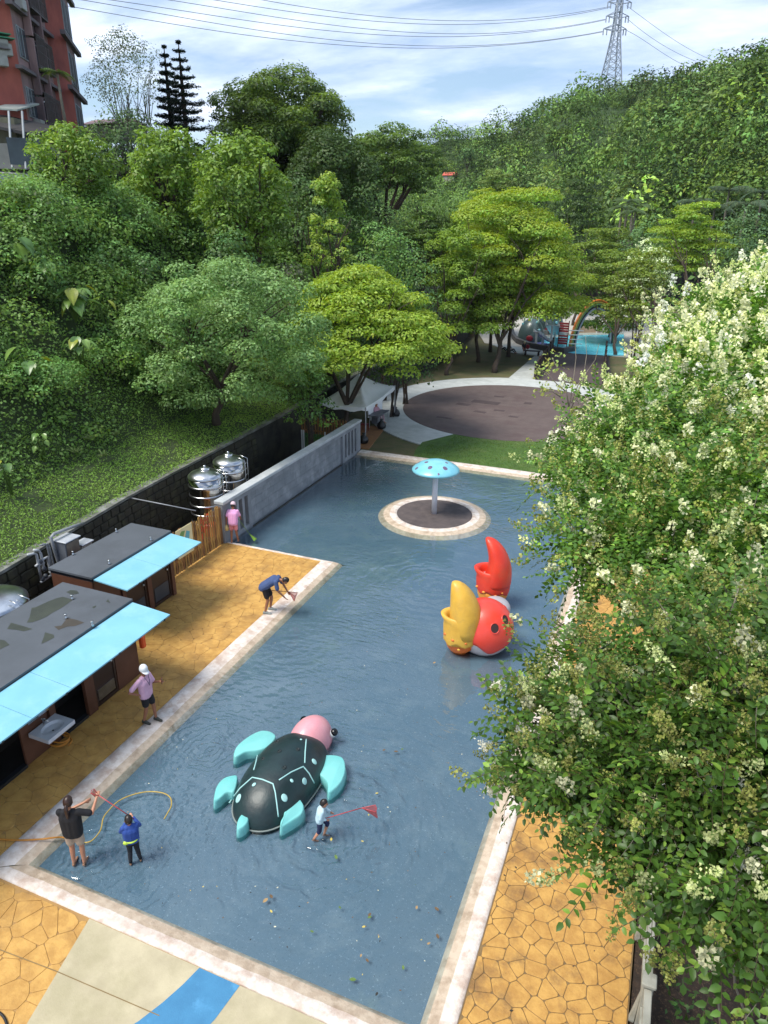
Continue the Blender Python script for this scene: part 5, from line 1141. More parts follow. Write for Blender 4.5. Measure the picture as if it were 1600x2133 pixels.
for px, py, s in ((1053, 1291, .12), (1031, 1309, .12), (1052, 1264, .05)):
    p, n = sphere_hit(px, py, SB, RB); q = Vector(n).to_track_quat('Z', 'Y').to_matrix(); m = MB(); m.cs = True
    ring = lambda r_, h: [tuple(p + np.array(q @ Vector((r_ * math.cos(2 * math.pi * j / 18), r_ * 1.15 * math.sin(2 * math.pi * j / 18), h)))) for j in range(18)]
    m.loft([ring(s * 1.18, -.02), ring(s * 1.15, .012), ring(s, .014), ring(s * .95, -.002)], cap=False); m.build('hole_rim', m_pred, T)
    m = MB(); m.loft([ring(s * .97, -.001), ring(s * .9, .004)]); m.build('hole', m_hole, T)
def claw(cx_, cy_, sc, rzr, mat_top, mat_bot, name, zb=.36, notch=0.0):
    """hollow cup with a tall crescent finger; x to the right, thickness along y; built of elliptic sections"""
    K = 36; ca, sa = math.cos(rzr), math.sin(rzr)
    def sec(xl, xr, dep, z, yo=0.0):
        return [(cx_ + sc * (((xl + xr) / 2 + (xr - xl) / 2 * math.cos(2 * math.pi * j / K)) * ca - (yo + dep * math.sin(2 * math.pi * j / K)) * sa), cy_ + sc * (((xl + xr) / 2 + (xr - xl) / 2 * math.cos(2 * math.pi * j / K)) * sa + (yo + dep * math.sin(2 * math.pi * j / K)) * ca), sc * z) for j in range(K)]
    def secw(xl, xr, dep, z, yo=0.0): return [(x_, y_, z_ + sc * (.05 * math.sin(j * 7 * 2 * math.pi / K + 1) + .03 * math.sin(j * 3 * 2 * math.pi / K))) for j, (x_, y_, z_) in enumerate(sec(xl, xr, dep, z, yo))]
    m = MB(); m.cs = True; m.loft([sec(-.18, .18, .14, -.12), sec(-.28, .28, .24, .0), sec(-.38, .42, .36, .14), sec(-.43, .50, .42, .30), sec(-.45, .53, .45, .42), sec(-.46, .54, .455, zb + .12)]); m.build(name + '_base', mat_bot, T)
    m = MB(); m.cs = True; m.loft([secw(-.475, .555, .468, zb), secw(-.488, .568, .478, zb + .03), sec(-.492, .57, .48, zb + .15), sec(-.50, .575, .48, zb + .2), sec(-.51, .58, .48, .85), sec(-.50, .575, .47, .97), sec(-.53, .575, .47, 1.04), sec(-.58, .57, .45, 1.12), sec(-.60, .565, .43, 1.18), sec(-.56, .56, .40, 1.20), sec(-.44, .54, .34, 1.16), sec(-.40, .5, .3, 1.0), sec(-.38, .48, .28, .9)]); m.build(name + '_cup', mat_top, T)
    m = MB(); m.cs = True; m.loft([sec(-.42, .2, .28, .92), sec(-.40, .2, .26, .94)]); m.build(name + '_inner', m_wht, T)
    m = MB(); m.cs = True; tip = []
    for z, xl, xr, d_ in ((zb + .2, -.34, .575, .47), (.8, -.33, .59, .49), (1.05, -.33, .585, .49), (1.25, -.335, .565, .47), (1.45, -.335, .51, .44), (1.65, -.34, .43, .39), (1.85, -.345, .32, .33), (2.0, -.345, .20, .26), (2.12, -.34, .07, .19), (2.19, -.32, -.05, .12), (2.22, -.28, -.13, .06)): tip.append(sec(xl + notch * math.sin(math.pi * min(1, max(0, (2.25 - z) / 1.5))) ** 1.2, xr, d_, z))
    m.loft(tip); m.build(name + '_finger', mat_top, T)
    for a, z, s in ((-1.9, .55, .05), (-1.2, .5, .04), (-2.5, .62, .045), (-1.55, .28, .04), (-.8, .58, .035)):
        x, y = .54 * math.cos(a) + .03, .47 * math.sin(a); m = MB(); m.cs = True; P = (cx_ + sc * (x * ca - y * sa), cy_ + sc * (x * sa + y * ca), sc * z); m.ell(P, (s * 1.1 * sc, .03 * sc, s * .8 * sc), 12, 8); m.build(name + '_bump', mat_bot if z > .4 else mat_top, T)
claw(-4.27, 16.75, .98, .12, m_yel, m_ora, 'yellow_claw')
claw(G(1024, 1250)[0], 19.75, 1.02, .0, m_red, m_oy, 'red_claw', .50, .19)
for zz0, yy0, cxx in ((.45, 18.7, -3.7), (.35, 17.2, -3.95)):
    m = MB(); m.cs = True; m.ell((cxx, yy0, zz0), (.45, .42, .34), 20, 12); m.build('arm_joint', m_wht, T)
# ------------------------------------------------------------------ tent and its things
m_tent = M('white_tent_fabric', '#f0f2f3', '#e8ebed', 1.5, .6, c3='#dde1e3', s3=1.0, l3=.55, h3=.8); m_alu = M('aluminium', '#a9adb2', '#999da2', 4, .35, metal=.6)
T = thing('canopy_tent', 'white peaked canopy tent behind the concrete wall under the umbrella tree', 'tent', (-16.4, 37.3, 0))
cor = [np.array((-17.6, 34.4)), np.array((-14.75, 34.25)), np.array((-15.25, 40.0)), np.array((-18.3, 40.3))]; HE, HP = 2.0, 3.15
pk = sum(cor) / 4; m = MB(); m.cs = True; nS = 12; NB = 10
rings = []
for lv in range(NB + 1):
    f = lv / NB; R_ = []
    for k in range(4):
        for q in range(nS):
            s = q / nS; e = cor[k] * (1 - s) + cor[(k + 1) % 4] * s; ridge_ = abs(s - .0) if s < .5 else abs(1 - s)
            p = e * (1 - f) + pk * f; z = HE + (HP - HE) * (f ** 1.7 * .75 + f * .25) - .10 * math.sin(math.pi * s) * (1 - f) - .10 * math.sin(math.pi * s) * math.sin(math.pi * min(f * 1.2, 1)) ; R_.append((p[0], p[1], z))
    rings.append(R_)
rings[-1] = [(pk[0] + .02 * math.cos(i), pk[1] + .02 * math.sin(i), HP) for i in range(4 * nS)]
m.loft(rings, cap=False); m.build('roof', m_tent, T)
m = MB(); V = []
for R_ in (rings[0], [(p[0] * 1.0, p[1], p[2] - .22 + .05 * math.sin(i * 1.3)) for i, p in enumerate(rings[0])]): V += R_
m.cs = True; m.add(V, m.ring_faces(4 * nS, 2, cap=False)); m.build('valance', m_tent, T)
for c in cor:
    m = MB(); m.tube([(c[0], c[1], 0), (c[0], c[1], HE)], .035, 6); m.build('leg', m_alu, T)
m = MB(); m.box((-15.9, 38.4, 1.2), (.05, 2.2, 1.3)); m.build('back_curtain', m_tent, T)
m_bag = M('black_plastic', '#17181a', '#101112', 4, .35, bump=.02, bscale=6)
for lab, c in (('black weight bag at the tent leg by the concrete wall end', (-14.80, 34.1)), ('black weight bag at the tent leg on the pale path', (-15.25, 40.2)), ('black weight bag between the two others next to the folding table', (-15.0, 37.2))):
    m = MB(); m.cs = True; m.lathe([(.05, 0), (.24, .04), (.27, .18), (.22, .34), (.09, .46), (.06, .52), (.10, .58), (.02, .6)], (c[0], c[1], .02), 14)
    m.v = [(x + random.uniform(-.02, .02), y + random.uniform(-.02, .02), z) for x, y, z in m.v]; tag(m.build('weight_bag', m_bag), lab, 'bag')
T = thing('folding_table', 'grey folding table at the open side of the tent', 'table', (-15.3, 37.6, 0)); m = MB(); m.box((-15.45, 37.9, .74), (.7, 1.7, .04)); m.build('table_top', M('grey_table', '#6c7076', rough=.5), T)
for dx in (-.3, .3):
    for dy in (-.75, .75): m = MB(); m.tube([(-15.45 + dx, 37.9 + dy, 0), (-15.45 + dx, 37.9 + dy * .9, .73)], .018, 6); m.build('leg', m_alu, T)
T = thing('chair', 'dark red plastic stool under the tent table', 'stool', (-15.7, 36.3, 0)); m = MB(); m.box((-15.7, 36.3, .45), (.36, .36, .04)); m.build('seat', M('dark_red_plastic', '#7a1f22', rough=.4), T)
for dx in (-.15, .15):
    for dy in (-.15, .15): m = MB(); m.tube([(-15.7 + dx * 1.2, 36.3 + dy * 1.2, 0), (-15.7 + dx, 36.3 + dy, .44)], .02, 6); m.build('leg', M('dark_red_plastic', '#7a1f22'), T)

# ------------------------------------------------------------------ far pool playground
m = MB(); fp = [G(*p, .3) for p in [(1172, 727), (1198, 731), (1262, 735), (1300, 735), (1300, 692), (1190, 694), (1160, 698), (1116, 700), (1126, 711), (1150, 715)]]
m.add([(p[0], p[1], .06) for p in fp], [tuple(range(len(fp)))]); struct('far_pool_floor', m, M('cyan_pool_floor', '#7fd3e2', '#74cadb', 1, .5))
m = MB(); m.add([(p[0], p[1], .3) for p in fp], [tuple(range(len(fp)))]); struct('far_pool_water', m, water_mat('far_pool_water', [(-9, 75, .01, .5, 4)], 1.0, (.80, .97, 1.0), .55))
kb = [G(*p, .25) for p in [(1063, 688), (1066, 700), (1075, 710), (1100, 719), (1125, 724), (1150, 728), (1175, 731), (1200, 727)]]; m = MB(); R_ = []
for i, p in enumerate(kb):
    t = kb[min(i + 1, len(kb) - 1)] - kb[max(i - 1, 0)]; n = np.array([-t[1], t[0]]) / np.hypot(t[0], t[1]); R_.append([(p[0], p[1], 0), (p[0] + n[0] * .35, p[1] + n[1] * .35, 0), (p[0] + n[0] * .35, p[1] + n[1] * .35, .5), (p[0], p[1], .5)])
m.loft(R_); struct('far_pool_kerb', m, M('dark_grey_kerb', '#4c4a4a', '#5a5756', 2, .7))
m = MB(); bf = [G(*p, .2) for p in [(1068, 700), (1078, 708), (1102, 716), (1126, 721), (1150, 725), (1172, 727), (1150, 715), (1126, 711), (1112, 703), (1095, 700)]]; m.add([(p[0], p[1], .14) for p in bf], [tuple(range(len(bf)))]); struct('blue_kerb_floor', m, M('blue_purple_paint', '#545b92', '#4a5288', 2, .6))
m_whale = M('grey_green_fibreglass', '#4c5d5e', '#3f5052', 1.2, .35, coat=.3, c3='#6a8280', s3=1.0, l3=.5, h3=.7); m_dred = M('dark_red_inside', '#8a1f2a', rough=.5)
for lab, px, py, rr in (('dark grey-green dome slide tower with red opening at the left end of the far pool', 1100, 712, (1.35, 1.4, 2.1)), ('second grey-green dome behind the first at the far pool', 1138, 694, (1.6, 1.6, 2.3))):
    b_ = G(px, py, .2); T = thing('dome_slide', lab, 'play sculpture', (b_[0], b_[1] + 1.2, .1)); c = (b_[0], b_[1] + rr[1], .3)
    m = MB(); m.cs = True; m.ell(c, rr, 28, 16); m.build('dome', m_whale, T)
    m = MB(); m.cs = True; m.ell((c[0] + .1, c[1] - rr[1] * .95, .52), (.36, .10, .32), 14, 8); m.build('opening', m_dred, T)
    for k, (dx, dz) in enumerate(((-.2, 1.9), (-.8, 1.5), (.6, 1.7), (.9, 1.0))):
        f = math.sqrt(max(.05, 1 - (dx / rr[0]) ** 2 - ((dz - .0) / rr[2]) ** 2)); m = MB(); m.cs = True; m.ell((c[0] + dx, c[1] - rr[1] * f, c[2] + dz), (.16, .08, .16), 10, 6); m.build('porthole', M('yellow_ring', '#b9b04a', rough=.4) if k == 0 else m_ltb, T)
    for k in range(3):
        m = MB(); m.cs = True; m.tube([(c[0] - .7 + k * .7, c[1] - rr[1] * .55, c[2] + rr[2] * .8), (c[0] - .7 + k * .7, c[1] - rr[1] * .2, c[2] + rr[2] * 1.02), (c[0] - .7 + k * .7, c[1] + .3, c[2] + rr[2] * .98)], .07, 6); m.build('rib', M('pale_green_rib', '#8fb09a', rough=.4), T)
def slide(lab, p0, z0, p1, z1, w, mat):
    a_, b_ = G(*p0, z0), G(*p1, z1); t = (b_ - a_)[:2]; t = t / np.hypot(*t); n = np.array([-t[1], t[0]]) * w / 2; T = thing('slide', lab, 'slide', (b_[0], b_[1], .1)); R_ = []
    for f in np.linspace(0, 1, 8):
        c = a_ * (1 - f) + b_ * f; z = z0 + (z1 - z0) * (f * .7 + .3 * math.sin(f * math.pi / 2)); R_.append([(c[0] - n[0], c[1] - n[1], z), (c[0] - n[0], c[1] - n[1], z + .28), (c[0] - n[0] * .8, c[1] - n[1] * .8, z + .28), (c[0] - n[0] * .75, c[1] - n[1] * .75, z + .06), (c[0] + n[0] * .75, c[1] + n[1] * .75, z + .06), (c[0] + n[0] * .8, c[1] + n[1] * .8, z + .28), (c[0] + n[0], c[1] + n[1], z + .28), (c[0] + n[0], c[1] + n[1], z)])
    m = MB(); m.loft(R_); m.build('chute', mat, T); m = MB()
    for f in (.05, .5): c = a_ * (1 - f) + b_ * f; m.box((c[0], c[1], (z0 + (z1 - z0) * f) / 2), (.2, .2, max(.1, z0 + (z1 - z0) * f)))
    m.build('support', m_wp, T)
slide('white slide running down from the rear dome at the far pool', (1150, 678), 2.2, (1163, 698), .35, 1.3, M('pale_slide', '#cfd2d4', '#c2c6c9', 3, .4))
slide('low white slide from the front dome into the cyan water', (1117, 692), 1.4, (1146, 713), .35, 1.0, M('pale_slide', '#cfd2d4'))
m = MB(); q0, q1 = G(1197, 694, .0), G(1246, 693, 0.); m.prism([(q0[0], q0[1]), (q1[0], q1[1]), (q1[0] + .3, q1[1] + 1.2), (q0[0] + .3, q0[1] + 1.2)], 0, 1.0); tag(m.build('pool_bench', M('beige_stone', '#b9a48c', '#a8937c', 2, .7)), 'long beige block bench at the back of the far pool', 'bench')
m = MB(); q0, q1 = G(1122, 700, .0), G(1152, 697, 0.); m.prism([(q0[0], q0[1]), (q1[0], q1[1]), (q1[0] + .3, q1[1] + 2.2), (q0[0] + .3, q0[1] + 2.2)], 0, .55); tag(m.build('stone_platform', M('grey_stone', '#96918b', '#87827c', 2, .7)), 'low grey stone platform beside the white slide', 'platform')
# rainbow arch
pL, pR = G(1186, 722, 0.2), G(1282, 712, 0.2); mid = (pL + pR) / 2; half = np.linalg.norm((pR - pL)[:2]) / 2; u_ = (pR - pL)[:2] / (2 * half)
T = thing('rainbow_arch', 'rainbow coloured water arch over the far pool', 'arch', (mid[0], mid[1], 0)); HA = 4.3
for k, (nm, c) in enumerate((('orange_band', '#d87a35'), ('yellow_band', '#cdb04a'), ('green_band', '#6f9a6a'), ('black_band', '#22262c'), ('grey_tube', '#a4acb8'))):
    m = MB(); m.cs = True; pts = []
    for a in np.linspace(0, math.pi, 36): q = half - k * .19; pts.append((mid[0] - u_[0] * q * math.cos(a), mid[1] - u_[1] * q * math.cos(a), .1 + (HA - k * .19) * math.sin(a)))
    m.tube(pts, .10, 6); m.build(nm, M(nm, c, rough=.45), T)
for k in range(4):
    m = MB(); m.cs = True; z = .5 + k * .42; a_ = mid - np.array([u_[0], u_[1], 0]) * (half - .1); m.tube([(a_[0] - .2, a_[1] - .3, z), (a_[0] + 1.1, a_[1] + .1, z)], .05, 6); m.build('rung', m_wp, T)
b_ = G(1171, 722, 0.1); T = thing('red_white_sign', 'tall board with red and white slats at the corner of the far pool', 'sign', (b_[0], b_[1], 0))
for k in range(9):
    m = MB(); m.box((b_[0], b_[1], .42 + k * .235), (.85, .07, .19)); m.build('slat', M('white_slat', '#c9cac8', rough=.5) if k in (4,) else M('red_slat', '#a83a3a', '#96302f', 3, .5), T)
m = MB()
for dx in (-.44, .44): m.box((b_[0] + dx, b_[1], 1.3), (.07, .09, 2.6))
m.build('frame', M('dark_red_frame', '#5c2426', rough=.5), T)
b_ = G(1243, 690, .2); T = thing('lamp_post', 'short post with pale yellow head behind the rainbow arch', 'post', (b_[0], b_[1], 0)); m = MB(); m.tube([(b_[0], b_[1], 0), (b_[0], b_[1], 3.2)], .07, 6); m.build('pole', m_wp, T); m = MB(); m.box((b_[0], b_[1], 3.5), (.5, .3, .7), 0, .05); m.build('lamp_head', M('pale_yellow', '#c9cf7a', rough=.4), T)
# boardwalk fences
m_df = M('dark_brown_timber', '#2f2220', '#3a2a26', 3, .7)
for lab, A_, B_ in (('dark slatted fence along the left edge of the brown boardwalk', (-9.35, 55.2), (-10.15, 68.2)), ('dark slatted fence on the right of the boardwalk half hidden by the blossom tree', (-4.2, 55.5), (-5.3, 68.2))):
    A_, B_ = np.array(A_), np.array(B_); T = thing('boardwalk_fence', lab, 'fence', (*((A_ + B_) / 2), 0)); Ln = np.hypot(*(B_ - A_)); ang = math.atan2(*(B_ - A_)[::-1])
    for k in range(6):
        p = A_ + (B_ - A_) * k / 5; m = MB(); m.box((p[0], p[1], .68), (.16, .16, 1.4), ang); m.build('post', m_df, T)
    nb = 42
    for k in range(nb):
        p = A_ + (B_ - A_) * (k + .5) / nb; m = MB(); m.box((p[0], p[1], .6), (Ln / nb * .82, .04, 1.1), ang); m.build('board', m_df, T)
    m = MB(); p = (A_ + B_) / 2; m.box((p[0], p[1], 1.2), (Ln, .1, .07), ang); m.build('rail', m_df, T)
b_ = G(996, 690, .2); m = MB(); p = D(996, 668, 76); m.box((p[0], p[1], p[2]), (1.0, .08, 1.3), .3); tag(m.build('yellow_sign', M('yellow_sign', '#c9ae4e', rough=.5)), 'yellow sign board on the wall behind the shaded tree trunks', 'sign')
b_ = G(1108, 738, .1); T = thing('park_bench', 'dark bench with a red bag by the tree trunk near the far pool', 'bench', (b_[0], b_[1], 0)); m = MB(); m.box((b_[0], b_[1], .42), (1.5, .5, .07)); m.build('seat', m_df, T)
for dx in (-.6, .6): m = MB(); m.box((b_[0] + dx, b_[1], .2), (.12, .4, .4)); m.build('leg', m_df, T)
m = MB(); m.cs = True; m.ell((b_[0] - .45, b_[1], .75), (.19, .14, .22), 12, 8); tag(m.build('red_bag', M('crimson_fabric', '#8a1c2c', rough=.8)), 'crimson bag standing on the dark park bench', 'bag')

# ------------------------------------------------------------------ pylon and power lines
m_py = M('galvanised_steel', '#a5adb5', '#9aa2ab', .3, .5, metal=.3)
pb = D(1270, 190, 262); pbz = pb[2]; T = thing('power_pylon', 'tall grey lattice power pylon standing on the ridge of the wooded hill', 'pylon', (pb[0], pb[1], pbz - 4)); S = 262 / FP
H0 = pbz - 6; lv = []
def pyz(py): return D(1280, py, 262)[2]
prof = [(200, 27), (170, 22.5), (140, 18), (110, 13.5), (85, 10), (62, 8), (38, 7), (12, 6), (-6, 2)]
cx0, cy0 = D(1280, 100, 262)[:2]; ang = rad(28); ca, sa = math.cos(ang), math.sin(ang)
def leg(w, k, z): a_, b_ = ((-1, -1), (1, -1), (1, 1), (-1, 1))[k]; x, y = a_ * w * S, b_ * w * S; return (cx0 + x * ca - y * sa, cy0 + x * sa + y * ca, z)
L_ = [(pyz(py), w * .78) for py, w in prof]
for k in range(4):
    m = MB(); m.tube([leg(w, k, z) for z, w in L_], .26, 4); m.build('leg', m_py, T)
m = MB()
for (z0, w0), (z1, w1) in zip(L_[:-1], L_[1:]):
    sub = 2 if w0 > 9 else 1
    for s in range(sub):
        za, zb = z0 + (z1 - z0) * s / sub, z0 + (z1 - z0) * (s + 1) / sub; wa, wb = w0 + (w1 - w0) * s / sub, w0 + (w1 - w0) * (s + 1) / sub
        for k in range(4):
            q = (k + 1) % 4; m.tube([leg(wa, k, za), leg(wb, q, zb)], .11, 3); m.tube([leg(wa, q, za), leg(wb, k, zb)], .11, 3); m.tube([leg(wb, k, zb), leg(wb, q, zb)], .11, 3)
m.build('bracing', m_py, T)
lat = (RW[0, 0], RW[1, 0]); ln = math.hypot(*lat); lat = (lat[0] / ln, lat[1] / ln); tips = {}
for py, wl, wr in ((12, 24, 24), (38, 24, 22), (62, 27, 20)):
    z = pyz(py)
    for sgn, w in ((-1, wl), (1, wr)):
        tip = (cx0 + lat[0] * sgn * w * S, cy0 + lat[1] * sgn * w * S, z - .3); m = MB()
        for dz, k in ((1.2, 0), (1.2, 2), (-.9, 1), (-.9, 3)): m.tube([leg(5.0, k, z + dz), tip], .16, 3)
        m.build('cross_arm', m_py, T); tips[(py, sgn)] = tip
        for f in (.0, .45):
            q = (tip[0] - lat[0] * sgn * f * w * S * .6, tip[1] - lat[1] * sgn * f * w * S * .6, tip[2]); m = MB(); m.tube([q, (q[0], q[1], q[2] - 2.0)], .22, 5); m.build('insulator', m_py, T)
m_wire = M('dark_cable', '#666c75', '#666c75', 1, .5)
def cable(lab, pix, deps, group, rr=.075):
    P = [np.array(D(px, py, d)) for (px, py), d in zip(pix, deps)]; t = [0]; 
    for a_, b_ in zip(pix[:-1], pix[1:]): t.append(t[-1] + math.hypot(a_[0] - b_[0], a_[1] - b_[1]))
    t = np.array(t) / t[-1]; c = [np.polyfit(t, [p[i] for p in P], min(3, len(P) - 1)) for i in range(3)]; m = MB(); m.cs = True
    m.tube([tuple(np.polyval(c[i], s) for i in range(3)) for s in np.linspace(0, 1, 40)], rr, 4); tag(m.build('power_cable', m_wire), lab, 'cable', group)
g_ = 'power cables from the pylon across the sky to the left'
def dl(pix): return [262 - (1270 - p[0]) * .075 for p in pix]
for lab, pix in (('uppermost power cable from the top left pylon arm', [(1272, 13), (1100, 39), (988, 42), (800, 36), (549, 0), (300, -48)]), ('second power cable from the top left pylon arm', [(1272, 15), (1100, 44), (950, 50), (800, 47), (612, 24), (500, 9), (250, -30)]),
                 ('upper of the two cables from the middle left pylon arm', [(1261, 39), (1100, 67), (988, 69), (800, 62), (500, 25), (240, -16)]), ('lower of the two cables from the middle left pylon arm', [(1261, 41), (1100, 68), (950, 77), (800, 72), (500, 40), (200, -2), (100, -17)]),
                 ('upper of the two cables from the lowest left pylon arm', [(1257, 64), (1100, 89), (988, 96), (800, 90), (500, 57), (161, 0), (60, -18)]), ('lowest power cable crossing the whole sky to the apartment building', [(1257, 66), (1100, 90), (950, 100), (800, 98), (500, 71), (150, 15), (40, -5)])):
    cable(lab, pix, dl(pix), g_)
for lab, pix in (('power cable running down right from the top pylon arm to the ridge', [(1304, 13), (1319, 19), (1390, 75), (1465, 116), (1500, 132)]), ('power cable running down right from the middle pylon arm', [(1303, 38), (1315, 43), (1360, 82), (1416, 112), (1450, 128)]), ('power cable running down right from the lowest pylon arm', [(1300, 62), (1315, 66), (1360, 98), (1418, 131), (1440, 142)])):
    cable(lab, pix, [262 + (p[0] - 1300) * .25 for p in pix], 'power cables descending right of the pylon')

# ------------------------------------------------------------------ apartment block and shacks on the left
m_br = M('red_tile_facade', '#b05e4d', '#9b5044', .8, .7, bump=.004, bscale=10, c3='#6d322d', s3=.35, l3=.45, h3=.7, stretch=(1, 1, .45)); m_grey = M('grey_pink_render', '#9c7f7c', '#856a6a', .6, .8, c3='#54464a', s3=.4, l3=.45, h3=.7, stretch=(1, 1, .4))
m_gl = M('dark_window_glass', '#27323a', '#3b4a52', .8, .12); m_fr = M('window_frame_grey', '#9aa0a2', '#858b8e', 3, .5); m_cage = M('rusty_cage', '#5d5856', '#4a4240', 3, .7); m_slab = M('grey_slab', '#6f6668', '#5d5557', 2, .8)
def xy(px, dep): p = D(px, 450, dep); return np.array(p[:2])
A0, A1, A2, A3, A4 = xy(-130, 40), xy(91, 43.5), xy(153, 50.0), xy(188, 51.0), xy(200, 54.0)
T = thing('apartment_building', 'red-brown tiled apartment block with balconies and window cages at the top left', 'building', (A1[0] - 6, A1[1] + 4, 11))
zB, zT = 9.0, 42.0; far_ = np.array([-20.0, 9.0])
poly = [A0, A1, A2, A3, A4, A4 + far_ * .6, A0 + np.array([-8, 14])]
for a_, b_, mt, nm in ((A0, A1, m_br, 'brick_wall'), (A1, A2, m_grey, 'balcony_wall'), (A2, A3, m_br, 'brick_strip'), (A3, A4, m_grey, 'side_wall')):
    t = (b_ - a_); t = t / np.hypot(*t); n = np.array([-t[1], t[0]]) * .3; m = MB(); m.prism([a_, b_, b_ + n, a_ + n], zB, zT); m.build(nm, mt, T)
m = MB(); m.prism([p + np.array([-.35, .45]) for p in poly], zB, zT - .1); m.build('building_core', m_grey, T)
def wall_pt(a_, b_, s, z, o=0.0):
    t = (b_ - a_); t = t / np.hypot(*t); n = np.array([t[1], -t[0]]); p = a_ + (b_ - a_) * s + n * o; return (p[0], p[1], z), math.atan2(t[1], t[0])
FL = 3.05; z00 = pyz0 = D(80, 235, 46)[2]
def window(a_, b_, s, z, w, h, mt=m_gl, cage=0.0):
    c, an = wall_pt(a_, b_, s, z, .04); m = MB(); m.box(c, (w, .06, h), an); f = m.build('window', m_fr, T)
    c, _ = wall_pt(a_, b_, s, z, .08); m = MB(); m.box(c, (w - .14, .04, h - .14), an); m.build('pane', mt, f)
    c, _ = wall_pt(a_, b_, s, z, .11); m = MB(); m.box(c, (.05, .03, h - .12), an); m.build('mullion', m_fr, f)
    if cage:
        m = MB(); c0, _ = wall_pt(a_, b_, s, z - h / 2 - .12, cage / 2 + .02); m.box(c0, (w + .25, cage, .1), an); c1, _ = wall_pt(a_, b_, s, z + h / 2 + .1, cage / 2 + .02); m.box(c1, (w + .25, cage, .05), an)
        for k in range(8):
            q, _ = wall_pt(a_, b_, s, z, cage); tt = np.array([math.cos(an), math.sin(an)]) * (k / 7 - .5) * (w + .2); m.box((q[0] + tt[0], q[1] + tt[1], z), (.04, .04, h + .2), an)
        for k in range(3): q, _ = wall_pt(a_, b_, s, z - h / 2 + h * k / 2, cage); m.box(q, (w + .24, .03, .03), an)
        m.build('window_cage', m_cage, T)
for f in range(-1, 8):
    z = z00 + f * FL
    window(A1, A2, .16, z, 1.5, 1.6); window(A1, A2, .45, z - .1, 1.5, 1.5, cage=.55); window(A1, A2, .80, z, 1.4, 1.4, cage=.35)
    for s0 in (.30, .63): 
        c, an = wall_pt(A1, A2, s0, z - 1.0, .25); m = MB(); m.box(c, (.25, .4, FL * .96), an); m.build('facade_fin', m_grey, T)
    c, an = wall_pt(A1, A2, .5, z - 1.45, .18); m = MB(); m.box(c, (8.6, .36, .18), an); m.build('floor_ledge', m_slab, T)
    for s0 in (.28, .62): window(A3, A4, s0, z, 1.7, 1.9, M('dark_loggia', '#2d2c30', rough=.6))
    c, an = wall_pt(A3, A4, .5, z - 1.4, .12); m = MB(); m.box(c, (7.4, .3, .25), an); m.build('floor_ledge', m_slab, T)
    if f % 2 == 0: c, an = wall_pt(A1, A2, .16, z - 1.15, .3); m = MB(); m.box(c, (.8, .45, .55), an, .03); m.build('air_conditioner', M('ac_grey', '#a3a39d', '#8c8c86', 3, .5), T)
m_ac = M('ac_grey', '#a3a39d')
for px, py in ((5, 38), (12, 132), (0, 152), (6, 125)):
    a_, b_ = A0, A1; s = (px + 170) / 212.; pz = D(px, py, 43)[2]; c, an = wall_pt(a_, b_, s, pz, .35); m = MB(); m.box(c, (.85, .5, .6), an, .03); m.build('air_conditioner', m_ac, T)
    c, _ = wall_pt(a_, b_, s, pz + .55, .4); m = MB(); m.box(c, (1.2, .7, .05), an); m.build('awning', M('green_awning', '#2f8f6a', rough=.5) if py == 125 or py == 132 else m_slab, T)
# shacks under the block
T = thing('shack', 'weathered grey shack with corrugated roof at the left edge below the apartment block', 'shack', D(10, 330, 38))
for nm, px0, py0, px1, py1, dep, dd, mt in (('upper_wall', -60, 245, 28, 300, 39, 3, M('stained_plaster', '#77755f', '#5c5a49', 1, .9)), ('lower_wall', -60, 300, 70, 350, 38, 3, M('grey_board_wall', '#8b8b86', '#74746f', .8, .9)), ('base_wall', -60, 362, 60, 400, 37.2, 2, M('bluish_sheet', '#7f8a9a', '#6c7787', 1, .6))):
    a_, b_ = D(px0, py1, dep), D(px1, py0, dep); m = MB(); m.prism([(a_[0], a_[1]), (b_[0], b_[1]), (b_[0] - dd * .4, b_[1] + dd), (a_[0] - dd * .4, a_[1] + dd)], a_[2], b_[2]); m.build(nm, mt, T)
def slab3(nm, px0, py0, px1, py1, dep, out_, th, mt):
    a_, b_ = D(px0, py0, dep), D(px1, py1, dep + .3); f = -RW[:2, 2]; f = f / np.hypot(*f); m = MB(); a2, b2 = a_[:2] - f * out_, b_[:2] - f * out_; a3, b3 = a_[:2] + f * 2.5, b_[:2] + f * 2.5
    m.add([(a2[0], a2[1], a_[2] - .35), (b2[0], b2[1], b_[2] - .35), (b3[0], b3[1], b_[2] + .35), (a3[0], a3[1], a_[2] + .35), (a2[0], a2[1], a_[2] - .35 - th), (b2[0], b2[1], b_[2] - .35 - th), (b3[0], b3[1], b_[2] + .35 - th), (a3[0], a3[1], a_[2] + .35 - th)], [(0, 1, 2, 3), (7, 6, 5, 4), (0, 4, 5, 1), (1, 5, 6, 2), (2, 6, 7, 3), (3, 7, 4, 0)]); m.build(nm, mt, T)
slab3('dark_roof', -60, 236, 85, 268, 38.5, .8, .15, M('dark_sheet_roof', '#2d2c2d', '#3b3938', 2, .7)); slab3('sheet_roof', -60, 350, 75, 362, 37.6, .8, .10, M('grey_sheet_roof', '#9a9c9c', '#7f8282', 2, .6)); slab3('porch_roof', -10, 212, 42, 216, 39.5, .5, .08, M('pale_sheet_roof', '#a8aea6', '#8f958d', 2, .6))
for px in (18, 46): a_, b_ = D(px, 232, 38.2), D(px + 8, 352, 37.6); m = MB(); m.tube([a_, b_], .06, 6); m.build('post', m_fr, T)
m = MB(); a_ = D(52, 316, 37.5); m.box(a_, (1.6, .08, 1.3), .8); m.build('glass_screen', m_gl, T)
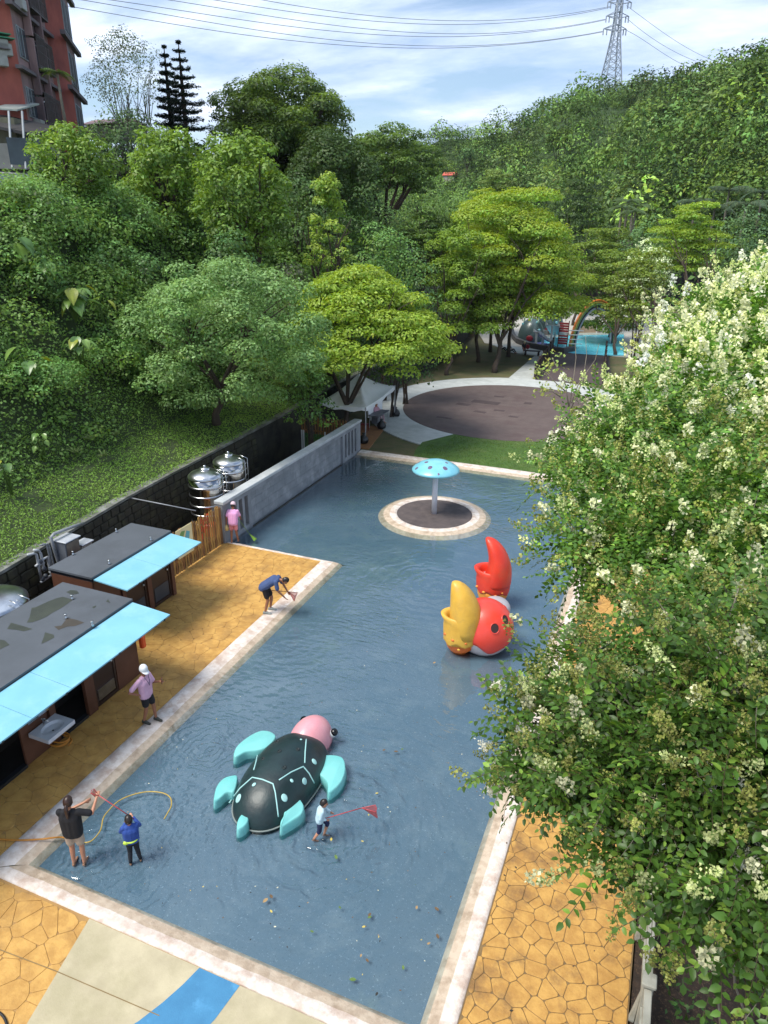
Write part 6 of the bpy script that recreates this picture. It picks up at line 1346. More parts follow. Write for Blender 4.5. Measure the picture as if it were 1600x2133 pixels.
for lab, px, py, dep, w, h, c1 in (('small house with a red roof far off among the trees in the valley', 938, 366, 215, 3.4, 1.6, '#c05a48'), ('pale pinkish roof glimpsed below the feathery tree on the left skyline', 240, 264, 62, 3.6, 1.0, '#c9a29a')):
    c = D(px, py, dep); T = thing('distant_house', lab, 'house', c); m = MB(); m.box((c[0], c[1], c[2] - h * .6), (w, w, h)); m.build('wall', M('pale_wall', '#b5aaa2', '#a39a92', 2, .8), T)
    m = MB(); m.add([(c[0] - w * .6, c[1] - w * .6, c[2]), (c[0] + w * .6, c[1] - w * .6, c[2]), (c[0] + w * .6, c[1] + w * .6, c[2]), (c[0] - w * .6, c[1] + w * .6, c[2]), (c[0] - w * .6, c[1], c[2] + h * .6), (c[0] + w * .6, c[1], c[2] + h * .6)], [(0, 1, 5, 4), (2, 3, 4, 5), (0, 4, 3), (1, 2, 5), (3, 2, 1, 0)]); m.build('roof', M('roof_' + c1[1:], c1, rough=.8), T)

# ------------------------------------------------------------------ palms, araucaria
def frond(mb, base, a, l, drop, w, rr, cols_, tint):
    d = Vector((math.cos(a), math.sin(a), 0)); pts = [Vector(base) + d * l * t + Vector((0, 0, l * (.55 * t - drop * t * t))) for t in np.linspace(0, 1, 9)]
    sd_ = Vector((-math.sin(a), math.cos(a), 0))
    for i in range(1, 9):
        for sg in (-1, 1):
            for q in (0, .5):
                p = pts[i - 1].lerp(pts[i], q); k = math.sin(math.pi * min(1, (i + q) / 9.5)) * w; e = p + sd_ * sg * k + d * k * .45 - Vector((0, 0, k * .55)); n = d * .05 * (l / 2)
                mb.append((p - n, p + n, e + n * .3, e - n * .3)); tint.append(cols_)
def palm(name, lab, px, ptop, pbot, dep, fl, n, col, group=None, tr=.11, droop=.95):
    t_, b_ = D(px, ptop, dep), D(px, pbot, dep); T = thing(name, lab, 'palm tree', (t_[0], t_[1], b_[2]), group=group); m = MB(); m.cs = True
    m.tube([(t_[0] + .1, t_[1], b_[2] - .5), (t_[0], t_[1], (b_[2] + t_[2]) / 2), (t_[0], t_[1], t_[2])], [tr * 1.3, tr, tr * .8], 8); m.build('trunk', m_bark_l, T)
    Q, tt = [], []; r = np.random.default_rng(int(px))
    for k in range(n): frond(Q, (t_[0], t_[1], t_[2]), k * 2.4 + r.uniform(-.3, .3), fl * r.uniform(.8, 1.1), droop * r.uniform(.5, 1.3), fl * .32, r, None, tt)
    V = np.array([[list(v) for v in q] for q in Q]).reshape(-1, 3); c = rcol(col, len(Q), r, .25); link('crown', fast_mesh('crown', V, np.arange(len(V)).reshape(-1, 4), lm, tint=np.repeat(c, 4, 0)), T)
palm('palm_tree', 'slender palm with drooping fronds in front of the apartment block', 119, 150, 250, 41, .95, 16, (.10, .16, .04), tr=.08)
for px, pt, dep, lab in ((1296, 432, 96, 'leftmost of the slender pale-trunked palms below the hill'), (1309, 418, 98, 'tallest slender pale-trunked palm in the middle of the cluster'), (1318, 440, 94, 'slender palm right of the tallest one in the cluster'), (1325, 428, 97, 'rightmost slender palm of the cluster below the hill')):
    palm('palm_tree', lab, px, pt, 520, dep, 2.3, 12, (.07, .12, .045), group='slender palms below the wooded hill', tr=.16)
for px, py, dep in ((1490, 430, 88), (1555, 425, 84), (1590, 400, 86), (1450, 420, 95), (1520, 395, 92)):
    palm('palm_tree', 'bluish feathery palm in the thicket at the foot of the hill on the right edge', px, py, py + 90, dep, 2.8, 14, (.06, .10, .055), group='palms at the foot of the hill on the right edge', tr=.14, droop=.8)
def araucaria(lab, px, pt, pb_, dep, w, tiers, seed, grp=None):
    t_, b_ = D(px, pt, dep), D(px, pb_, dep); r = np.random.default_rng(seed); T = thing('conifer', lab, 'conifer', (t_[0], t_[1], b_[2] - 3)); H = t_[2] - b_[2]; m = MB(); m.cs = True
    m.tube([(t_[0], t_[1], b_[2] - 4), (t_[0], t_[1], b_[2] + H * .5), tuple(t_)], [.24, .13, .02], 8); m.build('trunk', m_bark, T); m = MB(); P, Nn = [], []
    for k in range(tiers):
        f = k / (tiers - 1); z = b_[2] + H * (.02 + .95 * f) ; l = w * (1.02 - f) ** .75 * r.uniform(.85, 1.1) + .12; nb = 9 if f < .7 else 6
        for q in range(nb):
            a = 2 * math.pi * (q + r.uniform(-.25, .25)) / nb; d = np.array([math.cos(a), math.sin(a), 0]); sd_ = np.array([-math.sin(a), math.cos(a), 0]); ll = l * r.uniform(.75, 1.08)
            pts = [np.array([t_[0], t_[1], z]) + d * ll * t + np.array([0, 0, ll * (-.10 * t + .16 * t ** 3)]) for t in np.linspace(0, 1, 7)]; m.tube(pts, [.035, .03, .025, .02, .016, .012, .008], 4, cap=False)
            n = int(26 + 95 * ll / w); tt = r.uniform(.15, 1.0, n); sp_ = (.09 + .10 * (1 - tt)) * ll * r.normal(0, 1, n)
            P.append(np.array([t_[0], t_[1], z]) + d * (ll * tt)[:, None] + sd_ * sp_[:, None] + np.stack([0 * tt, 0 * tt, ll * (-.10 * tt + .16 * tt ** 3) + r.normal(0, .05, n)], 1)); Nn.append(np.tile([0, 0, 1.0], (n, 1)))
    m.build('branches', m_bark, T); P, Nn = np.concatenate(P), np.concatenate(Nn); V, F = leaves(P, Nn, np.full(len(P), .20), aspect=.35, jitter=.5, r=r); link('needles', fast_mesh('needles', V, F, lm, tint=np.repeat(rcol((.022, .045, .030), len(P), r, .2), 4, 0)), T)
araucaria('tall dark tiered conifer against the sky beside the pale feathery tree', 371, 82, 262, 50, 1.9, 11, 5)
araucaria('shorter dark conifer just left of the tall tiered one', 341, 92, 255, 51, 1.15, 10, 6)
# ------------------------------------------------------------------ the air between here and the hill
HZ = 0.00009
m = MB(); m.box((-60, 258, 43.8), (900, 700, 96.4)); hz = m.build('haze', [])
hm = bpy.data.materials.new('haze_air'); hm.use_nodes = True; hm.node_tree.nodes.remove(hm.node_tree.nodes['Principled BSDF'])
pv = hm.node_tree.nodes.new('ShaderNodeVolumePrincipled'); pv.inputs['Color'].default_value = (.80, .88, 1, 1); pv.inputs['Density'].default_value = HZ; pv.inputs['Anisotropy'].default_value = 0.2
hm.node_tree.links.new(pv.outputs[0], hm.node_tree.nodes['Material Output'].inputs['Volume']); hz.data.materials.append(hm); tag(hz, kind='stuff')
# ------------------------------------------------------------------ people
m_skin = M('skin', '#b98468', '#ad785c', 8, .5); m_skin_t = M('tanned_skin', '#96654a', '#8a5b42', 8, .5); m_hair = M('dark_hair', '#1a1412', '#241b17', 12, .4); m_hairb = M('brown_hair', '#3a241b', '#2c1b14', 12, .4)
BASEJ = dict(pel=(0, 0, .93), che=(0, 0, 1.24), nek=(0, -.01, 1.43), hed=(0, .015, 1.575), shL=(-.175, 0, 1.375), elL=(-.235, -.03, 1.10), wrL=(-.24, .05, .86), shR=(.175, 0, 1.375), elR=(.235, -.03, 1.10), wrR=(.24, .05, .86),
             hiL=(-.085, 0, .90), knL=(-.095, .03, .49), anL=(-.10, -.01, .085), hiR=(.085, 0, .90), knR=(.095, .03, .49), anR=(.10, -.01, .085), toL=(0, .17, -.05), toR=(0, .17, -.05))
def remesh(o, vox):
    md = o.modifiers.new('remesh', 'REMESH'); md.mode = 'VOXEL'; md.voxel_size = vox; md.use_smooth_shade = True
    sm = o.modifiers.new('smooth', 'SMOOTH'); sm.iterations = 3; sm.factor = .5
def person(label, loc, rz, height, pose, shirt, bottom, legs='shorts', sleeve=.5, hair=None, skin=None, shoes=None, hat=None, ponytail=False, child=False, hands=None, group=None):
    J = dict(BASEJ); J.update(pose); J = {k: Vector(v) for k, v in J.items()}; s = height / 1.70; T = thing('person', label, 'person', loc, rz, group); skin = skin or m_skin; hair = hair or m_hair
    hs = 1.25 if child else 1.0; g = 1.0 if not child else 1.12; Z = lambda v: tuple(Vector(v) * s)
    def seg(m, a_, b_, r0, r1, n=10):
        a_, b_ = Vector(a_), Vector(b_); m.tube([Z(a_), Z(a_.lerp(b_, .5)), Z(b_)], [r0 * s, (r0 + r1) / 2 * s, r1 * s], n); m.ell(Z(a_), (r0 * s,) * 3, 10, 6); m.ell(Z(b_), (r1 * s,) * 3, 10, 6)
    right = (J['shR'] - J['shL']).normalized()
    def torso(m, r_, lo=0.0, hi=1.0, extra=0.0):
        p, c, n = J['pel'], J['che'], J['nek']
        for off, k in ((-.085, .085), (0, .095), (.085, .085)):
            a_ = p + right * off * .85 + (c - p) * lo; seg(m, a_, c + right * off, (k + .018 + extra) * r_, (k + .020 + extra) * r_); seg(m, c + right * off, c.lerp(n, .72) + right * off * .8, (k + .018 + extra) * r_, (.055 + extra) * r_)
    m = MB(); torso(m, g * .95); seg(m, J['che'].lerp(J['nek'], .5), J['hed'] - (J['hed'] - J['nek']) * .15, .052, .05)
    fw = (J['hed'] - J['nek']).normalized(); face = Vector(pose.get('face', (0, 1, -.05))).normalized(); hd = J['hed'] + fw * .02
    rx, ry, rz_ = .078 * hs, .096 * hs, .115 * hs
    up = (fw - face * fw.dot(face)).normalized(); sdv = face.cross(up); Rm = Matrix((sdv, face, up)).transposed()
    m.ell(Z(hd), (rx * s, ry * s, rz_ * s), 18, 12, Rm); seg(m, hd + face * ry * .9 - up * .005, hd + face * ry * 1.12 - up * .025, .014 * hs, .016 * hs)      # nose
    for k in (-1, 1): m.ell(Z(hd + sdv * k * rx * 1.0 - up * .01), (.014 * s * hs, .022 * s * hs, .032 * s * hs), 8, 6, Rm)
    seg(m, hd + face * ry * .5 - up * rz_ * .72, hd + face * ry * .62 - up * rz_ * .78, .035 * hs, .034 * hs)
    for sd_, k in (('L', -1), ('R', 1)):
        sh, el, wr = J['sh' + sd_], J['el' + sd_], J['wr' + sd_]; seg(m, sh, el, .047 * g, .037 * g); seg(m, el, wr, .038 * g, .026 * g)
        hdv = Vector(pose.get('hd' + sd_, tuple((wr - el).normalized()))).normalized(); sideh = hdv.cross(face if abs(hdv.dot(face)) < .9 else Vector((0, 0, 1))).normalized(); nrm_h = sideh.cross(hdv)
        pal = wr + hdv * .05; Rh = Matrix((sideh, hdv, nrm_h)).transposed(); m.ell(Z(pal), (.038 * s, .052 * s, .018 * s), 10, 6, Rh)
        for q in range(4):
            b0 = wr + hdv * .085 + sideh * (q - 1.5) * .021; l = (.055, .068, .064, .048)[q]; c1 = b0 + hdv * l * .55 + nrm_h * .006; c2 = c1 + hdv * l * .35 + nrm_h * l * .45; m.tube([Z(b0 - hdv * .03), Z(b0), Z(c1), Z(c2)], [.010 * s, .0095 * s, .009 * s, .008 * s], 6)
        th0 = wr + hdv * .03 + sideh * .03 * k; m.tube([Z(th0 - sideh * k * .01), Z(th0 + sideh * k * .02 + hdv * .02), Z(th0 + sideh * k * .03 + hdv * .05 + nrm_h * .015)], [.012 * s, .011 * s, .009 * s], 6)
        hi, kn, an = J['hi' + sd_], J['kn' + sd_], J['an' + sd_]; seg(m, hi, kn, .082 * g, .053 * g); seg(m, kn, kn.lerp(an, .35), .052 * g, .052 * g); seg(m, kn.lerp(an, .3), an, .052 * g, .034 * g)
        to = an + J['to' + sd_]; seg(m, an, an + (to - an) * .2 - Vector((0, 0, .02)), .036, .036); seg(m, an + Vector((0, -.03, -.035)), to, .034, .024)
    o = m.build('body', skin, T, True); remesh(o, .0135 * max(s, .65))
    # hair
    m = MB(); m.ell(Z(hd + up * .012 - face * .012), (rx * 1.13 * s, ry * 1.06 * s, rz_ * 1.08 * s), 18, 12, Rm); V = [Vector(v) / s for v in m.v]; out_ = []
    for v in V:
        q = v - hd; f_, u_ = q.dot(face), q.dot(up)
        if f_ > ry * .15 and u_ < rz_ * .42: q = q - face * (f_ - ry * .15) * .9; q = q * .86
        elif u_ < -rz_ * .5: q = q * .82
        out_.append(tuple((hd + q) * s))
    m.v = out_; m.build('hair', hair, T, True, smooth=True)
    if ponytail:
        m = MB(); m.cs = True; b0 = hd - face * ry * .95 + up * .0; m.tube([Z(b0 + face * .03), Z(b0 - face * .03), Z(b0 - face * .045 - Vector((0, 0, .12))), Z(b0 - face * .035 - Vector((0, 0, .27))), Z(b0 - face * .03 - Vector((0, 0, .36)))], [.022 * s, .030 * s, .036 * s, .028 * s, .006 * s], 10); m.build('ponytail', m_hairb, T, True)
    for k in (-1, 1):
        m = MB(); m.cs = True; m.ell(Z(hd + face * ry * .93 + sdv * k * .031 * hs + up * .012), (.013 * s, .008 * s, .008 * s), 8, 6, Rm); m.build('eye', M('dark_eye', '#1d1512', rough=.2), T, True)
    if hat:
        m = MB(); m.cs = True; cpt = hd + up * rz_ * .32; V = []; n = 24
        for l, (rr, hh) in enumerate(((1.16, -.01), (1.19, .02), (1.12, .07), (.85, .115), (.45, .135), (.02, .14))):
            for j in range(n): a = 2 * math.pi * j / n; V.append(Z(cpt + sdv * rx * 1.12 * rr * math.cos(a) + face * ry * 1.04 * rr * math.sin(a) + up * hh * hs))
        m.add(V, m.ring_faces(n, 6, cap=False)); m.build('hat', hat, T, True)
        m = MB(); m.cs = True; V = []
        for j in range(13):
            a = math.pi * (.12 + .76 * j / 12); rim_ = cpt + sdv * rx * 1.28 * math.cos(a) + face * ry * 1.2 * math.sin(a); tip_ = cpt + sdv * rx * 1.25 * math.cos(a) + face * (ry * 1.2 + .075) * math.sin(a) ** .8 - up * .022 * math.sin(a); V += [Z(rim_), Z(tip_), Z(tip_ - up * .008), Z(rim_ - up * .008)]
        m.add(V, [(j * 4 + q, j * 4 + 4 + q, j * 4 + 4 + (q + 1) % 4, j * 4 + (q + 1) % 4) for j in range(12) for q in range(4)]); m.build('peak', hat, T, True)
    # shirt
    m = MB(); torso(m, g, -.22 if not child else -.1, extra=.022)
    for sd_ in 'LR':
        sh, el, wr = J['sh' + sd_], J['el' + sd_], J['wr' + sd_]
        if sleeve >= 1: seg(m, sh, el, .066 * g, .054 * g); seg(m, el, el.lerp(wr, .88), .052 * g, .042 * g)
        else: seg(m, sh, sh.lerp(el, sleeve + .2), .068 * g, .068 * g)
    o = m.build('shirt', shirt, T, True); remesh(o, .016 * max(s, .65))
    # shorts / trousers
    m = MB(); 
    for off in (-.075, 0, .075): seg(m, J['pel'] + right * off + (J['che'] - J['pel']) * .16, J['pel'] + right * off - (J['che'] - J['pel']).normalized() * .05, .105 * g, .110 * g)
    for sd_ in 'LR':
        hi, kn, an = J['hi' + sd_], J['kn' + sd_], J['an' + sd_]
        if legs == 'shorts': seg(m, hi, hi.lerp(kn, .72), .098 * g, .090 * g)
        elif legs == 'knee': seg(m, hi, kn, .096 * g, .070 * g); seg(m, kn, kn.lerp(an, .15), .068 * g, .068 * g)
        else: seg(m, hi, kn, .092 * g, .064 * g); seg(m, kn, kn.lerp(an, .4), .062 * g, .060 * g); seg(m, kn.lerp(an, .4), kn.lerp(an, .93), .060 * g, .045 * g)
    o = m.build('shorts' if legs != 'long' else 'leggings', bottom, T, True); remesh(o, .016 * max(s, .65))
    if shoes:
        for sd_ in 'LR':
            an = J['an' + sd_]; to = an + J['to' + sd_]; m = MB(); seg(m, an + Vector((0, -.035, -.04)), to, .045, .036); seg(m, an + Vector((0, -.02, -.01)), an + (to - an) * .4, .048, .040); o = m.build('shoe', shoes, T, True); remesh(o, .013)
    T['_s'] = s; del T['_s']; return T, (lambda k: Vector(loc) + Matrix.Rotation(rz, 3, 'Z') @ (J[k] * s))
def hd(fx, fy): return math.atan2(-fx, fy)
cl = lambda n, c, c2=None: M(n, c, c2, 7, .85, bump=.004, bscale=10)
ZF = -.10
# woman with ponytail
Tw, jw = person('woman with brown ponytail in loose black shirt and beige shorts standing in the water', (-8.98, 6.98, ZF), hd(-.4, .9), 1.66,
    dict(elR=(.40, .06, 1.27), wrR=(.44, .26, 1.44), elL=(-.24, .16, 1.16), wrL=(.16, .32, 1.28), hed=(.01, .03, 1.57)), cl('black_tee', '#141418', '#1b1b20'), cl('beige_shorts', '#b3a08c', '#a39180'), sleeve=.6, hair=m_hairb, ponytail=True)
Tb, jb = person('small boy in blue top and black leggings with a yellow-green waist pouch', (-8.02, 7.42, ZF), hd(-.75, .8), 1.16,
    dict(elR=(.25, .14, 1.20), wrR=(.10, .34, 1.36), elL=(-.25, .10, 1.18), wrL=(-.04, .32, 1.33), anL=(-.13, -.02, .085), anR=(.14, .02, .085), face=(-.2, 1, -.2)), cl('royal_blue_top', '#2c4c96', '#24428a'), cl('black_leggings', '#13151c', '#191b22'), legs='long', sleeve=1, child=True)
m = MB(); m.cs = True; m.tube([(.17 * math.cos(a) * .72, .15 * math.sin(a) * .72, .66 + .02 * math.sin(a)) for a in np.linspace(0, 2 * math.pi, 20)], .018, 6, cap=False); m.ell((-.10, -.06, .63), (.06, .045, .045), 12, 8); m.build('waist_pouch', M('yellow_green_plastic', '#b5d04a', '#a6c23e', 4, .5), Tb, True)
Tk, jk = person('small child in pale blue top and navy shorts wading with a fishing net', (-4.98, 9.28, ZF), hd(.9, .45), 1.04,
    dict(che=(0, .05, 1.20), nek=(0, .10, 1.38), hed=(0, .14, 1.52), shL=(-.16, .09, 1.33), shR=(.16, .09, 1.33), elL=(-.22, .16, 1.12), wrL=(-.12, .34, 1.05), elR=(.20, .02, 1.08), wrR=(.12, .2, .96), hiL=(-.085, 0, .88), knL=(-.09, .24, .60), anL=(-.09, .12, .12), knR=(.09, -.02, .47), anR=(.09, -.22, .12), toL=(0, .17, -.06), toR=(0, .15, -.08), face=(0, 1, -.35)),
    cl('pale_blue_top', '#b5cfd8', '#a9c4cf'), cl('navy_shorts', '#19234a', '#131c3e'), legs='knee', sleeve=1, child=True)
Tc, jc = person('person in white cap, pink tee and black shorts, one hand on the hip', (-10.33, 10.72, .07), hd(.95, .0), 1.58,
    dict(elR=(.40, -.16, 1.12), wrR=(.20, -.02, .96), elL=(-.22, .10, 1.12), wrL=(-.20, .33, 1.22), hdR=(-.6, .3, -.6), anL=(-.10, .12, .085), knL=(-.095, .10, .49), anR=(.12, -.08, .085), face=(.25, 1, -.25)), cl('pink_tee', '#d3a9c0', '#c79cb6'), cl('black_shorts', '#121014', '#17151a'), legs='shorts', sleeve=.55, skin=m_skin_t, shoes=M('dark_olive_clog', '#3a3a32', rough=.6), hat=cl('white_cap', '#dde1e2', '#cdd2d6'))
m = MB(); m.cs = True; q = Vector((-.20, .33, 1.22)) * (1.64 / 1.7); m.box((q[0] + .01, q[1] + .09, q[2] + .05), (.075, .012, .15), .3, .003); o = m.build('phone', M('black_gloss', '#0c0e10', rough=.15), None); o.parent = Tc; tag(o, None)
bpy.data.objects.remove(o)
p = jc('wrL'); m = MB(); m.box((p[0] + .08, p[1] - .03, p[2] + .06), (.012, .075, .15), .5, .003); tag(m.build('phone', M('phone_red_case', '#6a2420', '#55201e', 4, .4)), 'dark red phone in the raised hand of the person in the white cap', 'phone')
m = MB(); m.cs = True; sc_ = 1.64 / 1.7; m.tube([Vector(v) * sc_ for v in ((-.07, .085, 1.40), (-.03, .145, 1.25), (0, .15, 1.14), (.03, .145, 1.25), (.07, .085, 1.40))], .007, 5); m.build('lanyard', M('dark_strap', '#3a3f58', rough=.7), Tc, True)
Tm, jm = person('dark-haired man in blue tee and black shorts bending over the pool kerb', (-10.28, 16.35, .06), hd(1, .30), 1.72,
    dict(pel=(0, -.12, .92), che=(0, .16, 1.12), nek=(0, .34, 1.17), hed=(0, .50, 1.13), shL=(-.17, .27, 1.15), shR=(.17, .27, 1.15), elL=(-.20, .40, .90), wrL=(-.10, .55, .70), elR=(.20, .32, .87), wrR=(.12, .50, .62), hiL=(-.085, -.12, .88), hiR=(.085, -.12, .88), knL=(-.10, .04, .49), knR=(.12, -.02, .49), anL=(-.11, -.02, .085), anR=(.15, -.12, .085), face=(0, .45, -1)),
    cl('blue_tee', '#44567e', '#3a4c74'), cl('black_shorts', '#121014'), legs='shorts', sleeve=.55, skin=m_skin_t, shoes=M('grey_shoe', '#8f9490', '#7d827e', 6, .7))
Tp, jp = person('person in pink tee and salmon shorts at the end of the concrete wall', (-14.12, 20.25, .07), hd(-.35, 1), 1.58,
    dict(che=(0, .06, 1.22), nek=(0, .13, 1.39), hed=(0, .19, 1.52), shL=(-.175, .12, 1.34), shR=(.175, .12, 1.34), elL=(-.26, .02, 1.08), wrL=(-.28, .02, .84), elR=(.26, .16, 1.08), wrR=(.24, .32, .92), anL=(-.10, -.06, .085), anR=(.14, .06, .085), face=(.1, 1, -.7)), cl('bright_pink_tee', '#e3a5cf', '#d899c4'), cl('salmon_shorts', '#d88c92', '#cb8087'), legs='shorts', sleeve=.5, skin=m_skin_t, hat=cl('pale_pink_cap', '#d9bcc4', '#ccb0ba'))
p = jp('wrL'); m = MB(); m.cs = True; m.lathe([(.02, -.20), (.07, -.19), (.08, -.08), (.05, .0), (.02, .04)], (p[0], p[1], p[2] - .1), 12); tag(m.build('yellow_bag', M('pale_yellow_plastic', '#d9c684', '#cbb877', 4, .5)), 'pale yellow bag hanging from the hand of the person in pink', 'bag')
# seated people far off
SIT = dict(pel=(0, 0, .16), che=(0, -.10, .46), nek=(0, -.10, .65), hed=(0, -.06, .80), shL=(-.17, -.10, .60), shR=(.17, -.10, .60), elL=(-.26, .05, .36), wrL=(-.15, .28, .30), elR=(.26, .05, .36), wrR=(.15, .28, .30), hiL=(-.085, .02, .13), hiR=(.085, .02, .13), knL=(-.13, .44, .36), knR=(.13, .44, .30), anL=(-.12, .75, .085), anR=(.12, .80, .085))
b_ = G(1042, 731, 0); person('person in dark red clothes sitting on the ground under the trees', (b_[0], b_[1], .02), hd(1, -.4), 1.65, SIT, cl('dark_red_tee', '#5a1f24'), cl('black_shorts', '#121014'), legs='long')
b_ = G(1056, 734, 0); person('person in grey clothes sitting on the ground under the trees', (b_[0] + .2, b_[1], .02), hd(1, -.5), 1.65, SIT, cl('grey_tee', '#77808c'), cl('dark_trousers', '#20242c'), legs='long')
SB_ = {k: (v[0], v[1] - (.0 if k in ('pel',) else 0), v[2] + .32) if k[:2] not in ('an',) else (v[0], .5, .085) for k, v in SIT.items()}; SB_['knL'] = (-.13, .42, .50); SB_['knR'] = (.13, .42, .50)
b_ = G(1091, 735, 0); person('child with pale hat sitting on the bench beside the trunk near the far pool', (b_[0], b_[1], .05), hd(.3, -1), 1.3, SB_, cl('dark_tee', '#23262c'), cl('crimson_shorts', '#7a1c2a'), hat=cl('cream_hat', '#c9c49a'), child=True)
person('person in light pink top sitting at the table under the tent', (-15.75, 38.3, .06), hd(1, -.3), 1.62, SB_, cl('light_pink_tee', '#c99aa8'), cl('pale_pink_trousers', '#c0a0a8'), legs='long')
m = MB(); m.box((-15.8, 38.25, .2), (.4, .4, .4)); T = thing('stool', 'small grey stool under the person sitting in the tent', 'stool', (-15.8, 38.25, 0)); bx = m.build('seat_box', M('grey_table', '#6c7076'), T)

# ------------------------------------------------------------------ nets and hoses
m_net = M('red_net', '#b0453f', '#9a3833', 30, .7); m_pole = M('red_pole', '#a5363a', '#b7474a', 9, .4)
def net(lab, a_, b_, hoop, tail, mat=m_net, pm=m_pole, w=.16):
    """pole from a to b, triangular hoop at b reaching hoop, bag hanging to tail"""
    a_, b_, hoop, tail = map(lambda v: Vector([float(q) for q in v]), (a_, b_, hoop, tail)); T = thing('fishing_net', lab, 'fishing net', tuple(a_)); m = MB(); m.cs = True; m.tube([a_, b_], .009, 6); m.build('pole', pm, T)
    ax = (hoop - b_); sdv = ax.cross(tail - b_).normalized() if (tail - b_).cross(ax).length > 1e-4 else Vector((0, 1, 0)); c1, c2 = hoop + sdv * w, hoop - sdv * w; m = MB(); m.cs = True; m.tube([b_, c1, hoop + ax.normalized() * .02, c2, b_], .008, 6); m.build('hoop', pm, T)
    rim_ = []; 
    for p0, p1 in ((b_, c1), (c1, c2), (c2, b_)):
        for q in range(6): rim_.append(p0.lerp(p1, q / 6))
    m = MB(); m.cs = True; m.loft([[tuple(p) for p in rim_], [tuple(p.lerp(tail, .35)) for p in rim_], [tuple(p.lerp(tail, .7)) for p in rim_], [tuple(p.lerp(tail, .92)) for p in rim_]], cap=False); m.build('mesh_bag', mat, T); return T
def netmat(name, c):
    m = bpy.data.materials.new(name); m.use_nodes = True; t = m.node_tree; b = t.nodes['Principled BSDF']; b.inputs['Base Color'].default_value = L(c); tr = t.nodes.new('ShaderNodeBsdfTransparent'); ms = t.nodes.new('ShaderNodeMixShader'); ms.inputs[0].default_value = .62
    t.links.new(tr.outputs[0], ms.inputs[1]); t.links.new(b.outputs[0], ms.inputs[2]); t.links.new(ms.outputs[0], t.nodes['Material Output'].inputs[0]); return m
m_rnet = netmat('translucent_red_net', '#b5413a'); m_gnet = netmat('translucent_green_net', '#9fd04a')
ka = jk('wrR'); kd = Vector((.90, .40, .0)).normalized()
net('red triangular fishing net held out to the right by the small wading child', ka - kd * .12, jk('wrL') + kd * .62 + Vector((0, 0, .08)), jk('wrL') + kd * .90 + Vector((0, 0, .06)), jk('wrL') + kd * .95 - Vector((0, 0, .22)), m_rnet, w=.09)
pa_, pb_ = jb('wrR') + Vector((.05, -.03, 0)), jw('wrR') + Vector((.02, .05, .03)); dd = (pb_ - pa_).normalized()
net('red fishing net held between the woman in black and the boy in blue', pa_, pb_, pb_ + dd * .15, pb_ + dd * .08 - Vector((0, 0, .13)), m_rnet, w=.06)
p = jm('wrL'); net('orange-red net held by the bending man at the pool edge', p + Vector((-.75, -.25, .02)), p + Vector((.02, 0, 0)), p + Vector((.28, .04, -.06)), p + Vector((.22, 0, -.32)), m_rnet, M('dark_red_pole', '#6f3a34', rough=.5), w=.14)
p = jp('wrR'); net('yellow-green net dipping into the water beside the person in pink', p + Vector((-.1, -.1, .1)), (p[0] + .22, p[1] + .15, .30), (p[0] + .50, p[1] + .2, .08), (p[0] + .45, p[1] + .1, .02), m_gnet, M('green_pole', '#7a9a3a', rough=.5), w=.13)
def hose(label, pts, rr, mat):
    P = [np.array(p, float) for p in pts]; Q = []
    for i in range(len(P) - 1):
        p0, p1, p2, p3 = P[max(i - 1, 0)], P[i], P[i + 1], P[min(i + 2, len(P) - 1)]
        for t in np.linspace(0, 1, 7)[:-1]: Q.append(.5 * ((2 * p1) + (-p0 + p2) * t + (2 * p0 - 5 * p1 + 4 * p2 - p3) * t * t + (-p0 + 3 * p1 - 3 * p2 + p3) * t ** 3))
    Q.append(P[-1]); m = MB(); m.cs = True; m.tube(Q, rr, 7); return tag(m.build('hose', mat), label, 'hose')
m_hose = M('yellow_hose', '#b59a4a', '#a68c40', 6, .5); m_hoseo = M('orange_hose', '#c9862f', '#bb7a28', 6, .5)
g2 = lambda px, py, z: G(px, py, z)
hose('orange hose lying across the left kerb into the pool', [g2(-60, 1745, .09), g2(0, 1748, .09), g2(40, 1750, .10), g2(85, 1748, .12), g2(110, 1745, .11), g2(128, 1744, .03), g2(150, 1748, -.04), g2(165, 1752, -.07)], .017, m_hoseo)
hose('yellow hose floating in a wide loop behind the woman and the boy', [g2(165, 1752, -.05), g2(180, 1755, 0), g2(195, 1748, .01), g2(210, 1728, .01), g2(215, 1705, .01), g2(225, 1690, .01), g2(248, 1668, .01), g2(278, 1655, .01), g2(310, 1649, .01), g2(340, 1652, .01), g2(355, 1662, .01), g2(357, 1678, .01), g2(350, 1692, .01), g2(342, 1706, .01)], .013, m_hose)
hc = G(127, 1548, ZD + .03); hose('coiled orange hose on the ground under the wash basin', [(hc[0] + (.23 + .04 * math.sin(k * .7)) * math.cos(k * .9), hc[1] + (.20 + .03 * math.cos(k * .5)) * math.sin(k * .9), ZD + .03 + .009 * k) for k in range(22)], .016, m_hoseo)
# a dark hose end at the lower left corner of the picture
hose('black hose curving on the orange paving at the near left corner', [G(-30, 2095, .08), G(2, 2112, .08), G(14, 2133, .08), G(15, 2160, .08)], .02, M('black_rubber', '#16171a', rough=.5))
